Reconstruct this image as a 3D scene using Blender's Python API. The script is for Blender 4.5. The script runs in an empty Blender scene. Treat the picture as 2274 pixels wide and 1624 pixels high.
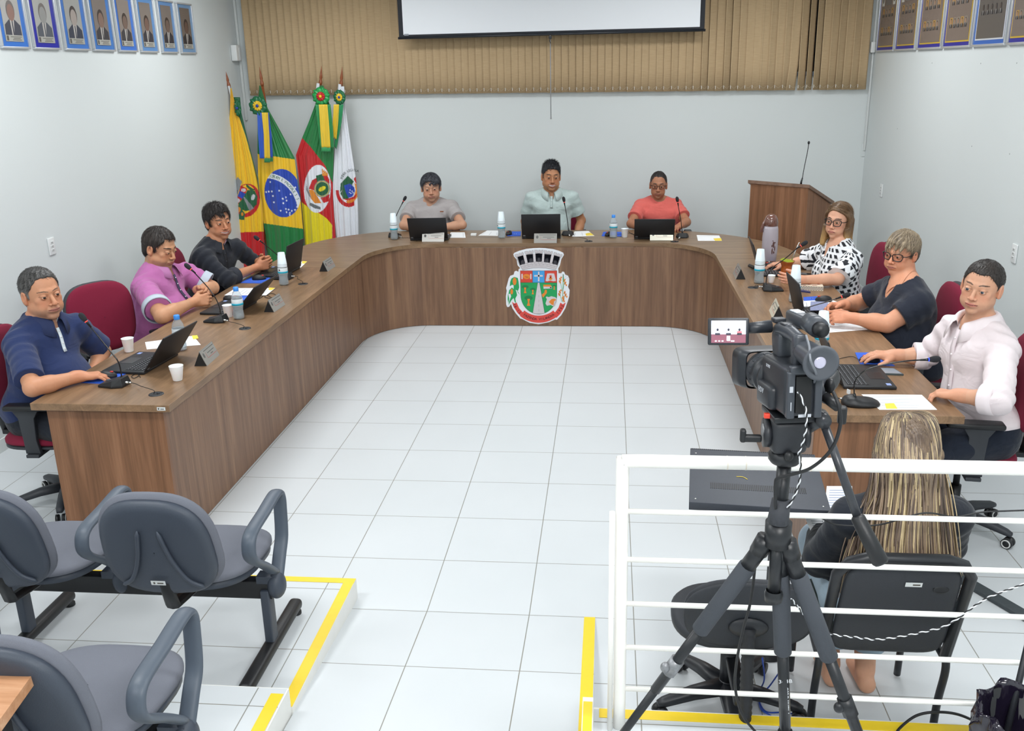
import bpy, bmesh, math, random
import numpy as np
from mathutils import Vector, Matrix
random.seed(7); RNG = np.random.default_rng(7)
COL = bpy.context.scene.collection
sin, cos, pi = math.sin, math.cos, math.pi
def V(*a): return np.array(a, float)
def nrm(v):
    v = np.array(v, float); return v/np.linalg.norm(v)
# ---------------------------------------------------------------- survey of the room: the lens, solved from the 45 cm floor tiles
TILE = .45
FPX = 2074.13; YAW = -.106198; PITCH = .308043; ROLL = -.02308
CAM = V(2.125, -8.4669, 2.2633)
def cam_axes():
    cy, sy, cp, sp = cos(YAW), sin(YAW), cos(PITCH), sin(PITCH)
    f = V(sy*cp, cy*cp, -sp); r = V(cy, -sy, 0); u = np.cross(r, f)
    return r*cos(ROLL)+u*sin(ROLL), u*cos(ROLL)-r*sin(ROLL), f
CR, CU, CF = cam_axes()
def ray(x, y): return CR*((x-1137)/FPX) + CU*(-(y-812)/FPX) + CF
def onz(x, y, z=0.): d = ray(x, y); return CAM + d*((z-CAM[2])/d[2])
def ony(x, y, Y): d = ray(x, y); return CAM + d*((Y-CAM[1])/d[1])
def onx(x, y, X): d = ray(x, y); return CAM + d*((X-CAM[0])/d[0])
# ---------------------------------------------------------------- materials
MATS = {}
def s2l(c):
    return tuple(((v/12.92) if v <= .04045 else ((v+.055)/1.055)**2.4) for v in c)
def hexc(h): return s2l(tuple(int(h[i:i+2], 16)/255 for i in (0, 2, 4)))
class NT:
    def __init__(s, name):
        s.m = bpy.data.materials.new(name); s.m.use_nodes = True; s.t = s.m.node_tree; s.b = s.t.nodes['Principled BSDF']
    def n(s, typ, **kw):
        nd = s.t.nodes.new(typ)
        for k, v in kw.items():
            if k in nd.inputs: nd.inputs[k].default_value = v
            else: setattr(nd, k, v)
        return nd
    def l(s, a, b): s.t.links.new(a, b)
def mat(name, col, rough=.5, metal=0., noise=0., nscale=40., bump=0., bscale=120., spec=.5, trans=0., emit=None, estr=1., alpha=1., sss=0., coat=0., stretch=None, ior=None):
    if name in MATS: return MATS[name]
    T = NT(name); b = T.b
    c = hexc(col) if isinstance(col, str) else col
    b.inputs['Base Color'].default_value = (*c, 1); b.inputs['Roughness'].default_value = rough
    b.inputs['Metallic'].default_value = metal; b.inputs['Specular IOR Level'].default_value = spec
    b.inputs['Transmission Weight'].default_value = trans; b.inputs['Alpha'].default_value = alpha
    b.inputs['Coat Weight'].default_value = coat
    if ior: b.inputs['IOR'].default_value = ior
    if sss: b.inputs['Subsurface Weight'].default_value = sss; b.inputs['Subsurface Scale'].default_value = .01
    if emit:
        b.inputs['Emission Color'].default_value = (*hexc(emit), 1); b.inputs['Emission Strength'].default_value = estr
    tc = T.n('ShaderNodeTexCoord'); src = tc.outputs['Object']
    if stretch:
        mp = T.n('ShaderNodeMapping'); mp.inputs['Scale'].default_value = stretch; T.l(src, mp.inputs[0]); src = mp.outputs[0]
    if noise:
        nz = T.n('ShaderNodeTexNoise', Scale=nscale, Detail=4.); T.l(src, nz.inputs['Vector'])
        mx = T.n('ShaderNodeMix', data_type='RGBA')
        mx.inputs[6].default_value = (*[v*(1-noise) for v in c], 1); mx.inputs[7].default_value = (*[min(1, v*(1+noise)) for v in c], 1)
        T.l(nz.outputs[0], mx.inputs[0]); T.l(mx.outputs[2], b.inputs['Base Color'])
    if bump:
        nb = T.n('ShaderNodeTexNoise', Scale=bscale, Detail=3.); T.l(src, nb.inputs['Vector'])
        bp = T.n('ShaderNodeBump', Strength=bump, Distance=.003); T.l(nb.outputs[0], bp.inputs['Height']); T.l(bp.outputs[0], b.inputs['Normal'])
    MATS[name] = T.m; return T.m
def vmat(name, rough=.6, sss=0., noise=.06, nscale=60., bump=.15, bscale=150., spec=.4, sheen=0., wr=0.):
    """colours come from the mesh's own 'Col' attribute (printed cloth, skin, hair)"""
    if name in MATS: return MATS[name]
    T = NT(name); b = T.b
    at = T.n('ShaderNodeAttribute', attribute_name='Col'); tc = T.n('ShaderNodeTexCoord')
    nz = T.n('ShaderNodeTexNoise', Scale=nscale, Detail=3.); T.l(tc.outputs['Object'], nz.inputs['Vector'])
    mr = T.n('ShaderNodeMapRange'); mr.inputs[3].default_value = 1-noise; mr.inputs[4].default_value = 1+noise; T.l(nz.outputs[0], mr.inputs[0])
    mu = T.n('ShaderNodeVectorMath', operation='SCALE'); T.l(at.outputs['Color'], mu.inputs[0]); T.l(mr.outputs[0], mu.inputs['Scale'])
    T.l(mu.outputs[0], b.inputs['Base Color'])
    b.inputs['Roughness'].default_value = rough; b.inputs['Specular IOR Level'].default_value = spec
    if sss: b.inputs['Subsurface Weight'].default_value = sss; b.inputs['Subsurface Scale'].default_value = .008; b.inputs['Subsurface Radius'].default_value = (1, .35, .2)
    if sheen: b.inputs['Sheen Weight'].default_value = sheen
    if bump:
        nb = T.n('ShaderNodeTexNoise', Scale=bscale, Detail=2.); T.l(tc.outputs['Object'], nb.inputs['Vector'])
        bp = T.n('ShaderNodeBump', Strength=bump, Distance=.002); T.l(nb.outputs[0], bp.inputs['Height']); T.l(bp.outputs[0], b.inputs['Normal'])
        if wr:      # soft creases of worn cloth
            mp = T.n('ShaderNodeMapping'); mp.inputs['Scale'].default_value = (1, 1, 1.5); mp.inputs['Rotation'].default_value = (.5, .4, .3); T.l(tc.outputs['Object'], mp.inputs[0])
            n2 = T.n('ShaderNodeTexNoise', Scale=8., Detail=2., Distortion=1.6, Roughness=.45); T.l(mp.outputs[0], n2.inputs['Vector'])
            b2 = T.n('ShaderNodeBump', Strength=wr, Distance=.035); T.l(n2.outputs[0], b2.inputs['Height']); T.l(b2.outputs[0], bp.inputs['Normal'])
    MATS[name] = T.m; return T.m
# ---------------------------------------------------------------- objects
def link(name, me, parent=None, mats=None):
    o = bpy.data.objects.new(name, me); COL.objects.link(o)
    if mats:
        for m in (mats if isinstance(mats, (list, tuple)) else [mats]): me.materials.append(m)
    if parent is not None: o.parent = parent
    return o
def empty(name, loc=(0, 0, 0), rz=0., label=None, cat=None, group=None, rot=None):
    o = bpy.data.objects.new(name, None); COL.objects.link(o); o.location = tuple(loc); o.empty_display_size = .05
    o.rotation_euler = rot if rot else (0, 0, rz)
    return tag(o, label, cat, group)
def tag(o, label=None, cat=None, group=None, kind=None):
    if label: o['label'] = label
    if cat: o['category'] = cat
    if group: o['group'] = group
    if kind: o['kind'] = kind
    return o
def copy_tree(o, parent=None):
    c = o.copy(); COL.objects.link(c)
    if parent is not None: c.parent = parent
    for ch in list(o.children): copy_tree(ch, c)
    return c
class MB:
    """collects shapes into ONE mesh"""
    def __init__(s): s.v = []; s.f = []; s.mi = []; s.sm = []
    def add(s, vs, fs, mi=0, smooth=True, M=None):
        o = len(s.v)
        for p in vs:
            if M is not None: p = M @ Vector(p)
            s.v.append(tuple(float(q) for q in p))
        for f in fs: s.f.append([o+i for i in f]); s.mi.append(mi); s.sm.append(smooth)
        return s
    def box(s, c, d, rz=0., mi=0, M=None, bev=0.):
        x, y, z = d[0]/2, d[1]/2, d[2]/2
        R = Matrix.Translation(Vector(c)) @ Matrix.Rotation(rz, 4, 'Z')
        if M is not None: R = M @ R
        if bev:
            b = min(bev, x*.99, y*.99, z*.99); bm = bmesh.new(); bmesh.ops.create_cube(bm, size=1)
            for w in bm.verts: w.co = Vector((w.co.x*2*x, w.co.y*2*y, w.co.z*2*z))
            bmesh.ops.bevel(bm, geom=bm.edges[:], offset=b, segments=3, affect='EDGES', profile=.5)
            bm.verts.index_update(); s.add([w.co for w in bm.verts], [[w.index for w in f.verts] for f in bm.faces], mi, True, R); bm.free(); return s
        vs = [(a*x, b*y, c_*z) for a in (-1, 1) for b in (-1, 1) for c_ in (-1, 1)]
        return s.add(vs, [(0, 1, 3, 2), (4, 6, 7, 5), (0, 4, 5, 1), (2, 3, 7, 6), (0, 2, 6, 4), (1, 5, 7, 3)], mi, False, R)
    def prism(s, pts, z0, z1, mi=0, M=None, smooth=False):
        n = len(pts); vs = [(p[0], p[1], z0) for p in pts]+[(p[0], p[1], z1) for p in pts]
        fs = [list(range(n))[::-1], list(range(n, 2*n))]
        s.add(vs, fs, mi, False, M)
        o = len(s.v)-2*n
        for i in range(n): s.f.append([o+i, o+(i+1) % n, o+n+(i+1) % n, o+n+i]); s.mi.append(mi); s.sm.append(smooth)
        return s
    def tube(s, path, r, seg=10, mi=0, caps=True, M=None, closed=False, flat=1.):
        path = [np.array(p, float) for p in path]; n = len(path)
        rs = r if isinstance(r, (list, tuple, np.ndarray)) else [r]*n
        vs = []; up = None
        for i, p in enumerate(path):
            if closed: t = nrm(path[(i+1) % n]-path[i-1])
            else: t = nrm(path[min(i+1, n-1)]-path[max(i-1, 0)]+1e-9)
            if up is None:
                a = V(0, 0, 1) if abs(t[2]) < .9 else V(1, 0, 0); up = nrm(np.cross(np.cross(t, a), t))
            else: up = nrm(up-t*np.dot(up, t))
            sd = np.cross(t, up)
            for k in range(seg):
                a = 2*pi*k/seg; vs.append(p+(sd*cos(a)+up*sin(a)*flat)*rs[i])
        fs = []
        for i in range(n if closed else n-1):
            j = (i+1) % n
            for k in range(seg): k2 = (k+1) % seg; fs.append((i*seg+k, i*seg+k2, j*seg+k2, j*seg+k))
        if caps and not closed: fs.append(list(range(seg))[::-1]); fs.append([(n-1)*seg+k for k in range(seg)])
        return s.add(vs, fs, mi, True, M)
    def lathe(s, prof, seg=24, mi=0, M=None, a0=0., a1=2*pi, c=(0, 0, 0)):
        full = abs(a1-a0-2*pi) < 1e-6; ns = seg if full else seg+1; vs = []
        for r, z in prof:
            for k in range(ns):
                a = a0+(a1-a0)*k/seg; vs.append((c[0]+r*cos(a), c[1]+r*sin(a), c[2]+z))
        fs = []
        for i in range(len(prof)-1):
            for k in range(seg):
                k2 = (k+1) % ns; fs.append((i*ns+k, i*ns+k2, (i+1)*ns+k2, (i+1)*ns+k))
        return s.add(vs, fs, mi, True, M)
    def ell(s, c, r, mi=0, M=None, R=None, nu=20, nv=12):
        r = (r, r, r) if not hasattr(r, '__len__') else r
        vs = []; 
        for i in range(nv+1):
            t = pi*i/nv
            for k in range(nu):
                a = 2*pi*k/nu; p = Vector((r[0]*sin(t)*cos(a), r[1]*sin(t)*sin(a), r[2]*cos(t)))
                if R is not None: p = R @ p
                vs.append(p+Vector(c))
        fs = [(i*nu+k, (i+1)*nu+k, (i+1)*nu+(k+1) % nu, i*nu+(k+1) % nu) for i in range(nv) for k in range(nu)]
        return s.add(vs, fs, mi, True, M)
    def quad(s, a, b, c, d, mi=0): return s.add([a, b, c, d], [(0, 1, 2, 3)], mi, False)
    def build(s, name, mats, parent=None, smooth=None, bevel=0., solid=0., subs=0, angle=40):
        me = bpy.data.meshes.new(name); me.from_pydata(s.v, [], s.f)
        for i, p in enumerate(me.polygons): p.material_index = s.mi[i]; p.use_smooth = s.sm[i] if smooth is None else smooth
        me.validate(); me.update()
        o = link(name, me, parent, mats)
        if solid: m = o.modifiers.new('s', 'SOLIDIFY'); m.thickness = solid; m.offset = 0
        if bevel: m = o.modifiers.new('b', 'BEVEL'); m.width = bevel; m.segments = 3; m.limit_method = 'ANGLE'; m.angle_limit = math.radians(angle)
        if subs: m = o.modifiers.new('u', 'SUBSURF'); m.levels = m.render_levels = subs
        return o
def bez(pts, n=12):
    """Catmull-Rom through the points"""
    P = [np.array(p, float) for p in pts]; P = [2*P[0]-P[1]]+P+[2*P[-1]-P[-2]]; out = []
    for i in range(1, len(P)-2):
        for k in range(n):
            t = k/n; a, b, c, d = P[i-1:i+3]
            out.append(.5*((2*b)+(-a+c)*t+(2*a-5*b+4*c-d)*t*t+(-a+3*b-3*c+d)*t**3))
    out.append(P[-2]); return out
def frame(x, y, z, o=(0, 0, 0)):
    M = Matrix(((x[0], y[0], z[0], o[0]), (x[1], y[1], z[1], o[1]), (x[2], y[2], z[2], o[2]), (0, 0, 0, 1))); return M
FONT = None
def text_mesh(txt, size, depth=.0004, align='CENTER'):
    cu = bpy.data.curves.new('t', 'FONT'); cu.body = txt; cu.size = size; cu.extrude = depth; cu.align_x = align; cu.align_y = 'CENTER'; cu.resolution_u = 2
    ob = bpy.data.objects.new('t', cu); COL.objects.link(ob)
    dg = bpy.context.evaluated_depsgraph_get(); dg.update(); me = bpy.data.meshes.new_from_object(ob.evaluated_get(dg))
    vs = [v.co.copy() for v in me.vertices]; fs = [list(p.vertices) for p in me.polygons]
    bpy.data.objects.remove(ob); bpy.data.curves.remove(cu); bpy.data.meshes.remove(me)
    return vs, fs
# ---------------------------------------------------------------- signed-distance bodies: one continuous skin from blended shapes
class Prim:
    __slots__ = ('f', 'c', 'R', 'op', 'k')
    def __init__(s, f, c, R, op='u', k=.02): s.f = f; s.c = np.array(c, float); s.R = R; s.op = op; s.k = k
def cap(a, b, ra, rb, k=.02, op='u', M=None, cut=None):
    a = np.array(a, float); b = np.array(b, float); d = b-a; L2 = d@d+1e-12
    def f(P):
        t = np.clip(((P-a)@d)/L2, 0, 1); q = P-a-t[..., None]*d; r = np.sqrt((q*q).sum(-1))-(ra+(rb-ra)*t)
        if cut is not None: r = np.maximum(r, (P-cut[0])@cut[1])
        return r
    return Prim(f, (a+b)/2, np.sqrt(L2)/2+max(ra, rb), op, k)
def ell(c, r, M=None, k=.02, op='u', cut=None):
    c = np.array(c, float); r = np.array(r, float); A = np.eye(3) if M is None else M      # columns = axes
    def f(P):
        q = (P-c)@A; k0 = np.sqrt(((q/r)**2).sum(-1)); k1 = np.sqrt(((q/(r*r))**2).sum(-1))+1e-9
        d = k0*(k0-1)/k1
        if cut is not None: d = np.maximum(d, (P-cut[0])@cut[1])
        return d
    return Prim(f, c, r.max(), op, k)
def field(prims, o, dims, h, A, disp=None):
    D = np.full(dims, .5, np.float32)
    for p in prims:
        if p.R is None: lo = np.zeros(3, int); hi = np.array(dims)
        else:
            c = ((p.c-o)@A)/h; R = (p.R+p.k+3*h)/h
            lo = np.maximum(0, np.floor(c-R).astype(int)); hi = np.minimum(dims, np.ceil(c+R).astype(int)+1)
            if (hi <= lo).any(): continue
        sl = tuple(slice(a, b) for a, b in zip(lo, hi))
        g = np.stack(np.meshgrid(*[np.arange(a, b) for a, b in zip(lo, hi)], indexing='ij'), -1)*h
        P = g@A.T+o; d = p.f(P).astype(np.float32); E = D[sl]
        if p.op == 'u': hh = np.maximum(p.k-np.abs(E-d), 0)/p.k if p.k > 0 else 0; E = np.minimum(E, d)-hh*hh*p.k/4
        elif p.op == 's': hh = np.maximum(p.k-np.abs(E+d), 0)/p.k if p.k > 0 else 0; E = np.maximum(E, -d)+hh*hh*p.k/4
        elif p.op == 'i': E = np.maximum(E, d)
        D[sl] = E
    if disp is not None:
        m = np.abs(D) < .03; idx = np.stack(np.nonzero(m), -1); P = (idx*h)@A.T+o; D[m] += disp(P).astype(np.float32)
    return D
def nets(D):
    s = D < 0; a = s.astype(np.int8)
    c = sum(a[i:a.shape[0]-1+i, j:a.shape[1]-1+j, k:a.shape[2]-1+k] for i in (0, 1) for j in (0, 1) for k in (0, 1))
    act = (c > 0) & (c < 8); I = np.stack(np.nonzero(act), -1); ids = -np.ones(act.shape, np.int64); ids[act] = np.arange(len(I))
    cr = [(i, j, k) for i in (0, 1) for j in (0, 1) for k in (0, 1)]; v = [D[I[:, 0]+i, I[:, 1]+j, I[:, 2]+k] for i, j, k in cr]
    acc = np.zeros((len(I), 3)); cnt = np.zeros(len(I))
    for x in range(8):
        for y in range(x+1, 8):
            if sum(abs(p-q) for p, q in zip(cr[x], cr[y])) != 1: continue
            m = (v[x] < 0) != (v[y] < 0); t = v[x][m]/(v[x][m]-v[y][m])
            acc[m] += np.array(cr[x])+t[:, None]*(np.array(cr[y])-np.array(cr[x])); cnt[m] += 1
    P = I+acc/np.maximum(cnt, 1)[:, None]; F = []
    for ax in range(3):
        b, c_ = [q for q in range(3) if q != ax]
        s0 = [slice(1, -1)]*3; s1 = [slice(1, -1)]*3; s0[ax] = slice(0, -1); s1[ax] = slice(1, None)
        A0 = s[tuple(s0)]; A1 = s[tuple(s1)]; m = A0 != A1; E = np.stack(np.nonzero(m), -1); off = np.ones(3, int); off[ax] = 0; E = E+off
        fl = A0[m]
        def cell(db, dc):
            q = E.copy(); q[:, b] -= db; q[:, c_] -= dc; return ids[q[:, 0], q[:, 1], q[:, 2]]
        Q = np.stack([cell(1, 1), cell(0, 1), cell(0, 0), cell(1, 0)], -1)
        flip = ~fl if ax != 1 else fl
        Q[flip] = Q[flip][:, ::-1]; F.append(Q)
    return P, np.concatenate(F)
def sdf_mesh(prims, c, half, h, A=None, disp=None, drop=None):
    """c centre, half extents (local), A axes; drop(P)->bool removes faces (regions meshed finer elsewhere)"""
    A = np.eye(3) if A is None else A; half = np.array(half, float); o = np.array(c, float)-A@half
    dims = tuple(int(q) for q in np.ceil(2*half/h).astype(int)+1); D = field(prims, o, dims, h, A, disp)
    P, F = nets(D); P = (P*h)@A.T+o
    F = F[(F >= 0).all(1)]
    if drop is not None: F = F[~drop(P[F].mean(1))]
    return P, F
def join(parts):
    vs = []; fs = []; n = 0
    for P, F in parts: vs.append(P); fs.append(F+n); n += len(P)
    P = np.concatenate(vs); F = np.concatenate(fs)
    used = np.zeros(len(P), bool); used[F.ravel()] = True; mp = np.cumsum(used)-1
    return P[used], mp[F]
def np_obj(name, P, F, mats, parent=None, col=None, smooth=True):
    me = bpy.data.meshes.new(name); me.vertices.add(len(P)); me.vertices.foreach_set('co', P.astype(np.float32).ravel())
    n = F.shape[1]; me.loops.add(F.size); me.loops.foreach_set('vertex_index', F.astype(np.int32).ravel())
    me.polygons.add(len(F)); me.polygons.foreach_set('loop_start', np.arange(0, F.size, n, dtype=np.int32))
    try: me.polygons.foreach_set('loop_total', np.full(len(F), n, np.int32))
    except Exception: pass
    me.polygons.foreach_set('use_smooth', np.full(len(F), smooth))
    me.update(calc_edges=True)
    if col is not None:
        at = me.color_attributes.new('Col', 'FLOAT_COLOR', 'POINT')
        at.data.foreach_set('color', np.concatenate([col, np.ones((len(col), 1))], 1).astype(np.float32).ravel())
    return link(name, me, parent, mats)
def sm(a, b, x): t = np.clip((x-a)/(b-a), 0, 1); return t*t*(3-2*t)
def wob(P, f, seed=0):
    r = np.random.default_rng(seed); o = np.zeros(len(P))
    for i in range(5):
        d = r.normal(size=3); d /= np.linalg.norm(d); o += np.sin(P@d*f*(.6+.25*i)+r.uniform(0, 6))/(1+.4*i)
    return o/2.6
# ================================================================ people
SKIN = vmat('skin', rough=.5, sss=.12, noise=.05, nscale=90, bump=.12, bscale=220, spec=.4)
CLOTH = vmat('cloth', rough=.85, noise=.05, nscale=25, bump=.25, bscale=420, spec=.2, sheen=.15, wr=.22)
HAIRM = vmat('hair', rough=.45, noise=.12, nscale=160, bump=.3, bscale=300, spec=.5)
EYEW = mat('eye_white', 'c4bab2', rough=.3); LIPM = mat('teeth', 'f2eee6', rough=.25)
PUPIL = mat('pupil', '14100e', rough=.1)
SPEC_BLACK = mat('spectacle_black', '15161a', rough=.25); LENS = mat('spectacle_lens', 'ffffff', rough=.02, trans=1., ior=1.02, spec=.6)
def axes(fwd, up=(0, 0, 1), roll=0.):
    f = nrm(fwd); r = nrm(np.cross(f, up)); u = np.cross(r, f)
    c, s = cos(roll), sin(roll); r, u = r*c+u*s, u*c-r*s
    return np.stack([r, f, u], 1)
def make_head(root, hd, prims_extra, skin, S):
    """hd: c centre, f facing, roll, s scale, hair style..."""
    c = hd['c']; A = axes(hd['f'], roll=hd.get('roll', 0.)); s = hd.get('s', 1.05); w = hd.get('w', 1.)*1.05
    L = lambda x, y, z: c+A@V(x*s*w, y*s, z*s)
    r3 = lambda a, b, d: (a*s*w, b*s, d*s)
    jw = hd.get('jaw', 1.); P = []; age = hd.get('age', .5); smile = hd.get('smile', 0.)
    P += [ell(L(0, -.014, .034), r3(.0755, .096, .088), A, k=0), ell(L(0, .024, -.03), r3(.060, .062, .088), A, k=.03*s),
          ell(L(0, .03, -.062), r3(.056*jw, .055, .05), A, k=.02*s), ell(L(0, .073, -.100), r3(.021*jw, .018, .017), A, k=.018*s),
          cap(L(-.030, .072, .022), L(-.004, .079, .020), .013*s, .012*s, k=.014*s), cap(L(.030, .072, .022), L(.004, .079, .020), .013*s, .012*s, k=.014*s)]
    for q in (-1, 1):
        pf = hd.get('puff', .3); P += [ell(L(q*.045*jw, .002, -.060), r3(.021*jw, .034, .028), A, k=.028*s), ell(L(q*.041, .060, -.020), r3(.018, .013, .013), A, k=.018*s),
              ell(L(q*.036, .052+.008*pf, -.058), r3(.017+.003*pf, .014+.005*pf, .022), A, k=.028*s), cap(L(q*.024, .094, -.040), L(q*.034, .084, -.072), .0016*s, .0008*s, op='s', k=.006*s),
              ell(L(q*.030, .098, .001), r3(.018, .0165, .0110), A, op='s', k=.012*s)]
    nl = hd.get('nose', 1.)
    P += [cap(L(0, .081, .012), L(0, .105+(nl-1)*.03, -.028), .0068*s, .0095*s*nl, k=.009*s), ell(L(0, .106+(nl-1)*.03, -.034), r3(.0110*nl, .0115, .0088), A, k=.006*s)]
    for q in (-1, 1):
        P += [ell(L(q*.0130*nl, .096, -.037), r3(.0080, .0105, .0072), A, k=.004*s), ell(L(q*.0068, .103, -.0442), r3(.0034, .005, .003), A, op='s', k=.002)]
    mw = .0275+.005*smile; up_ = .006*smile
    P += [ell(L(0, .088, -.066), r3(.026, .016, .016), A, k=.012*s)]
    # lips: thin rolls following the mouth's curve
    mp = [(-mw, .083, -.066+up_), (-mw*.5, .0965, -.0645+up_*.1), (0, .1, -.0655-up_*.4), (mw*.5, .0965, -.0645+up_*.1), (mw, .083, -.066+up_)]
    if hd.get('frown'): mp = [(x, y, z-(.004 if abs(x) > mw*.8 else 0)) for x, y, z in mp]
    op_ = .0045*smile
    for a, b in zip(mp[:-1], mp[1:]):
        fa = 1-abs(a[0])/mw*.6; fb = 1-abs(b[0])/mw*.6
        P.append(cap(L(a[0], a[1], a[2]+.003+op_*fa), L(b[0], b[1], b[2]+.003+op_*fb), .0042*s*fa, .0042*s*fb, k=.004))
        P.append(cap(L(a[0], a[1]-.001, a[2]-.0045-op_*fa), L(b[0], b[1]-.001, b[2]-.0045-op_*fb), .0052*s*fa, .0052*s*fb, k=.004))
    for a, b in zip(mp[:-1], mp[1:]):
        sd_ = .007 if smile < .5 else -.001; P.append(cap(L(a[0]*.93, a[1]+sd_, a[2]), L(b[0]*.93, b[1]+sd_, b[2]), (.0016+op_*1.1*(1-abs(a[0])/mw*.7))*s, (.0016+op_*1.1*(1-abs(b[0])/mw*.7))*s, op='s', k=.002))
    # lids around the eyes, ears
    eo = hd.get('eye', .82)
    for q in (-1, 1):
        P.append(ell(L(q*.031, .0795, .001), r3(.0142, .0135, .0135), A, k=.004))
        P.append(ell(L(q*.031, .0955, .0008-(1-eo)*.003), r3(.0140, .013, .0037*eo), A, op='s', k=.0015))
        tl = A@Matrix.Rotation(q*.35, 3, 'Z').to_3x3() if False else A
        P.append(ell(L(q*.0785, -.008, -.004), r3(.0085, .021, .033), A, k=.008)); P.append(ell(L(q*.0765, -.002, -.026), r3(.007, .011, .013), A, k=.008))
        P.append(ell(L(q*.086, -.004, .0), r3(.006, .0105, .018), A, op='s', k=.004))
    P += prims_extra
    # centre of the fine box reaches down the neck
    h = hd.get('h', .0023); hb = V(.098*w, .136, .170)*s; cc = c+A@V(0, .002*s, -.045*s)
    Pm, F = sdf_mesh(P, cc, hb, h, A)
    q = (Pm-c)@A/s; q[:, 0] /= w; x, y, z = q.T; ax = np.abs(x)
    base = np.array(hexc(skin)); col = np.tile(base, (len(Pm), 1))
    def mixc(m, cc_): nonlocal col; col = col*(1-m[:, None])+np.array(cc_)*m[:, None]
    n1 = wob(q, 60, 3)*.5+.5
    rosy = base*V(1.08, .80, .78)
    mixc(.5*np.exp(-((ax-.04)/.02)**2-((z+.03)/.022)**2)*(y > .03), rosy); mixc(.5*np.exp(-(x/.014)**2-((z+.034)/.014)**2)*(y > .08), rosy)
    mixc(.35*sm(.068, .078, ax)*(y < .03)*(z < .035), rosy)
    b = hd.get('beard', 0.)
    if b:
        m = sm(-.052, -.07, z)*sm(.0, .03, y)+.9*np.exp(-(x/.024)**2-((z+.053)/.006)**2)*(y > .07)
        mixc(np.clip(m, 0, 1)*b*(.7+.3*n1), hexc(hd.get('bcol', '5a4a44')))
    lc = hexc(hd.get('lip', 'a8605a')); cz = np.interp(ax, [0, mw*.5, mw], [-.0655-up_*.4, -.0645+up_*.1, -.066+up_-(.004 if hd.get('frown') else 0)])
    m = (np.abs(z-cz) < (.0082+op_)*np.clip(1-(ax/mw)**2*.8, 0, 1))*(ax < mw)*(y > .075); mixc(m*.75, lc)
    m = (np.abs(z-cz) < .0018+op_*.75*np.clip(1-(ax/mw)**2, 0, 1))*(ax < mw*.97)*(y > .075); mixc(m*(.85 if smile < .5 else .5), V(.12, .03, .025))
    # brows, lids
    bt = .0235+.004*np.clip(1-((ax-.033)/.02)**2, -1, 1)+hd.get('brow_up', 0.)
    m = (np.abs(z-bt) < hd.get('browt', .0048)*np.clip(1.15-np.abs(ax-.03)/.03, .2, 1))*(ax > .011)*(ax < .050)*(y > .04); mixc(m*hd.get('browa', .9), hexc(hd.get('brow', '2a201c')))
    e = ((ax-.031)/.0165)**2+((z-.001)/.0068)**2; mixc(((e > .5) & (e < 1.25) & (z > .0005) & (y > .05))*.42, V(.10, .04, .03)); mixc(.25*np.exp(-((ax-.031)/.016)**2-((z+.011)/.006)**2)*(y > .06), base*.6)
    for q_, o in hd.get('extra_col', []): mixc(q_(x, y, z), o)
    # eyes
    gaze = hd.get('gaze', (0, 0))
    for q_ in (-1, 1):
        e = MB(); ec = L(q_*.031, .0803, .0005); R3 = Matrix([list(A[i]) for i in range(3)])
        e.ell(ec, (.0122*s,)*3, R=R3, nu=24, nv=16); eo_ = e.build('eye', EYEW, root)
        i = MB(); gd = nrm(V(gaze[0]*.35, 1, gaze[1]*.35)); ic = ec+A@(gd*.0095*s); G = axes(A@gd)
        i.ell(ic, (.0070*s, .0034*s, .0070*s), R=Matrix([list(G[k]) for k in range(3)]), nu=16, nv=10)
        i.build('iris', mat('iris_'+hd.get('iris', '3a2418'), hd.get('iris', '3a2418'), rough=.1), eo_)
        j = MB(); j.ell(ec+A@(gd*.0116*s), (.0030*s, .0019*s, .0030*s), R=Matrix([list(G[k]) for k in range(3)]), nu=12, nv=8); j.build('pupil', PUPIL, eo_)
    if smile > .5:
        t = MB(); pts = []
        n = 10
        for k in range(n+1):
            u = -1+2*k/n; xx = u*mw*.86; pts.append((xx, .0975-.012*u*u, -.0655-up_*.3+up_*.9*u*u))
        for k in range(n):
            a, b_ = pts[k], pts[k+1]; ha = .0062*(1-(a[0]/mw)**2*.8); hb_ = .0062*(1-(b_[0]/mw)**2*.8)
            t.quad(L(a[0], a[1], a[2]-ha*.6), L(b_[0], b_[1], b_[2]-hb_*.6), L(b_[0], b_[1], b_[2]+ha*.9), L(a[0], a[1], a[2]+ha*.9))
        t.build('teeth', LIPM, root)
    box = (cc, A, hb-h*1.5)
    return (Pm, F, col), box, L, A, s
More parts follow.
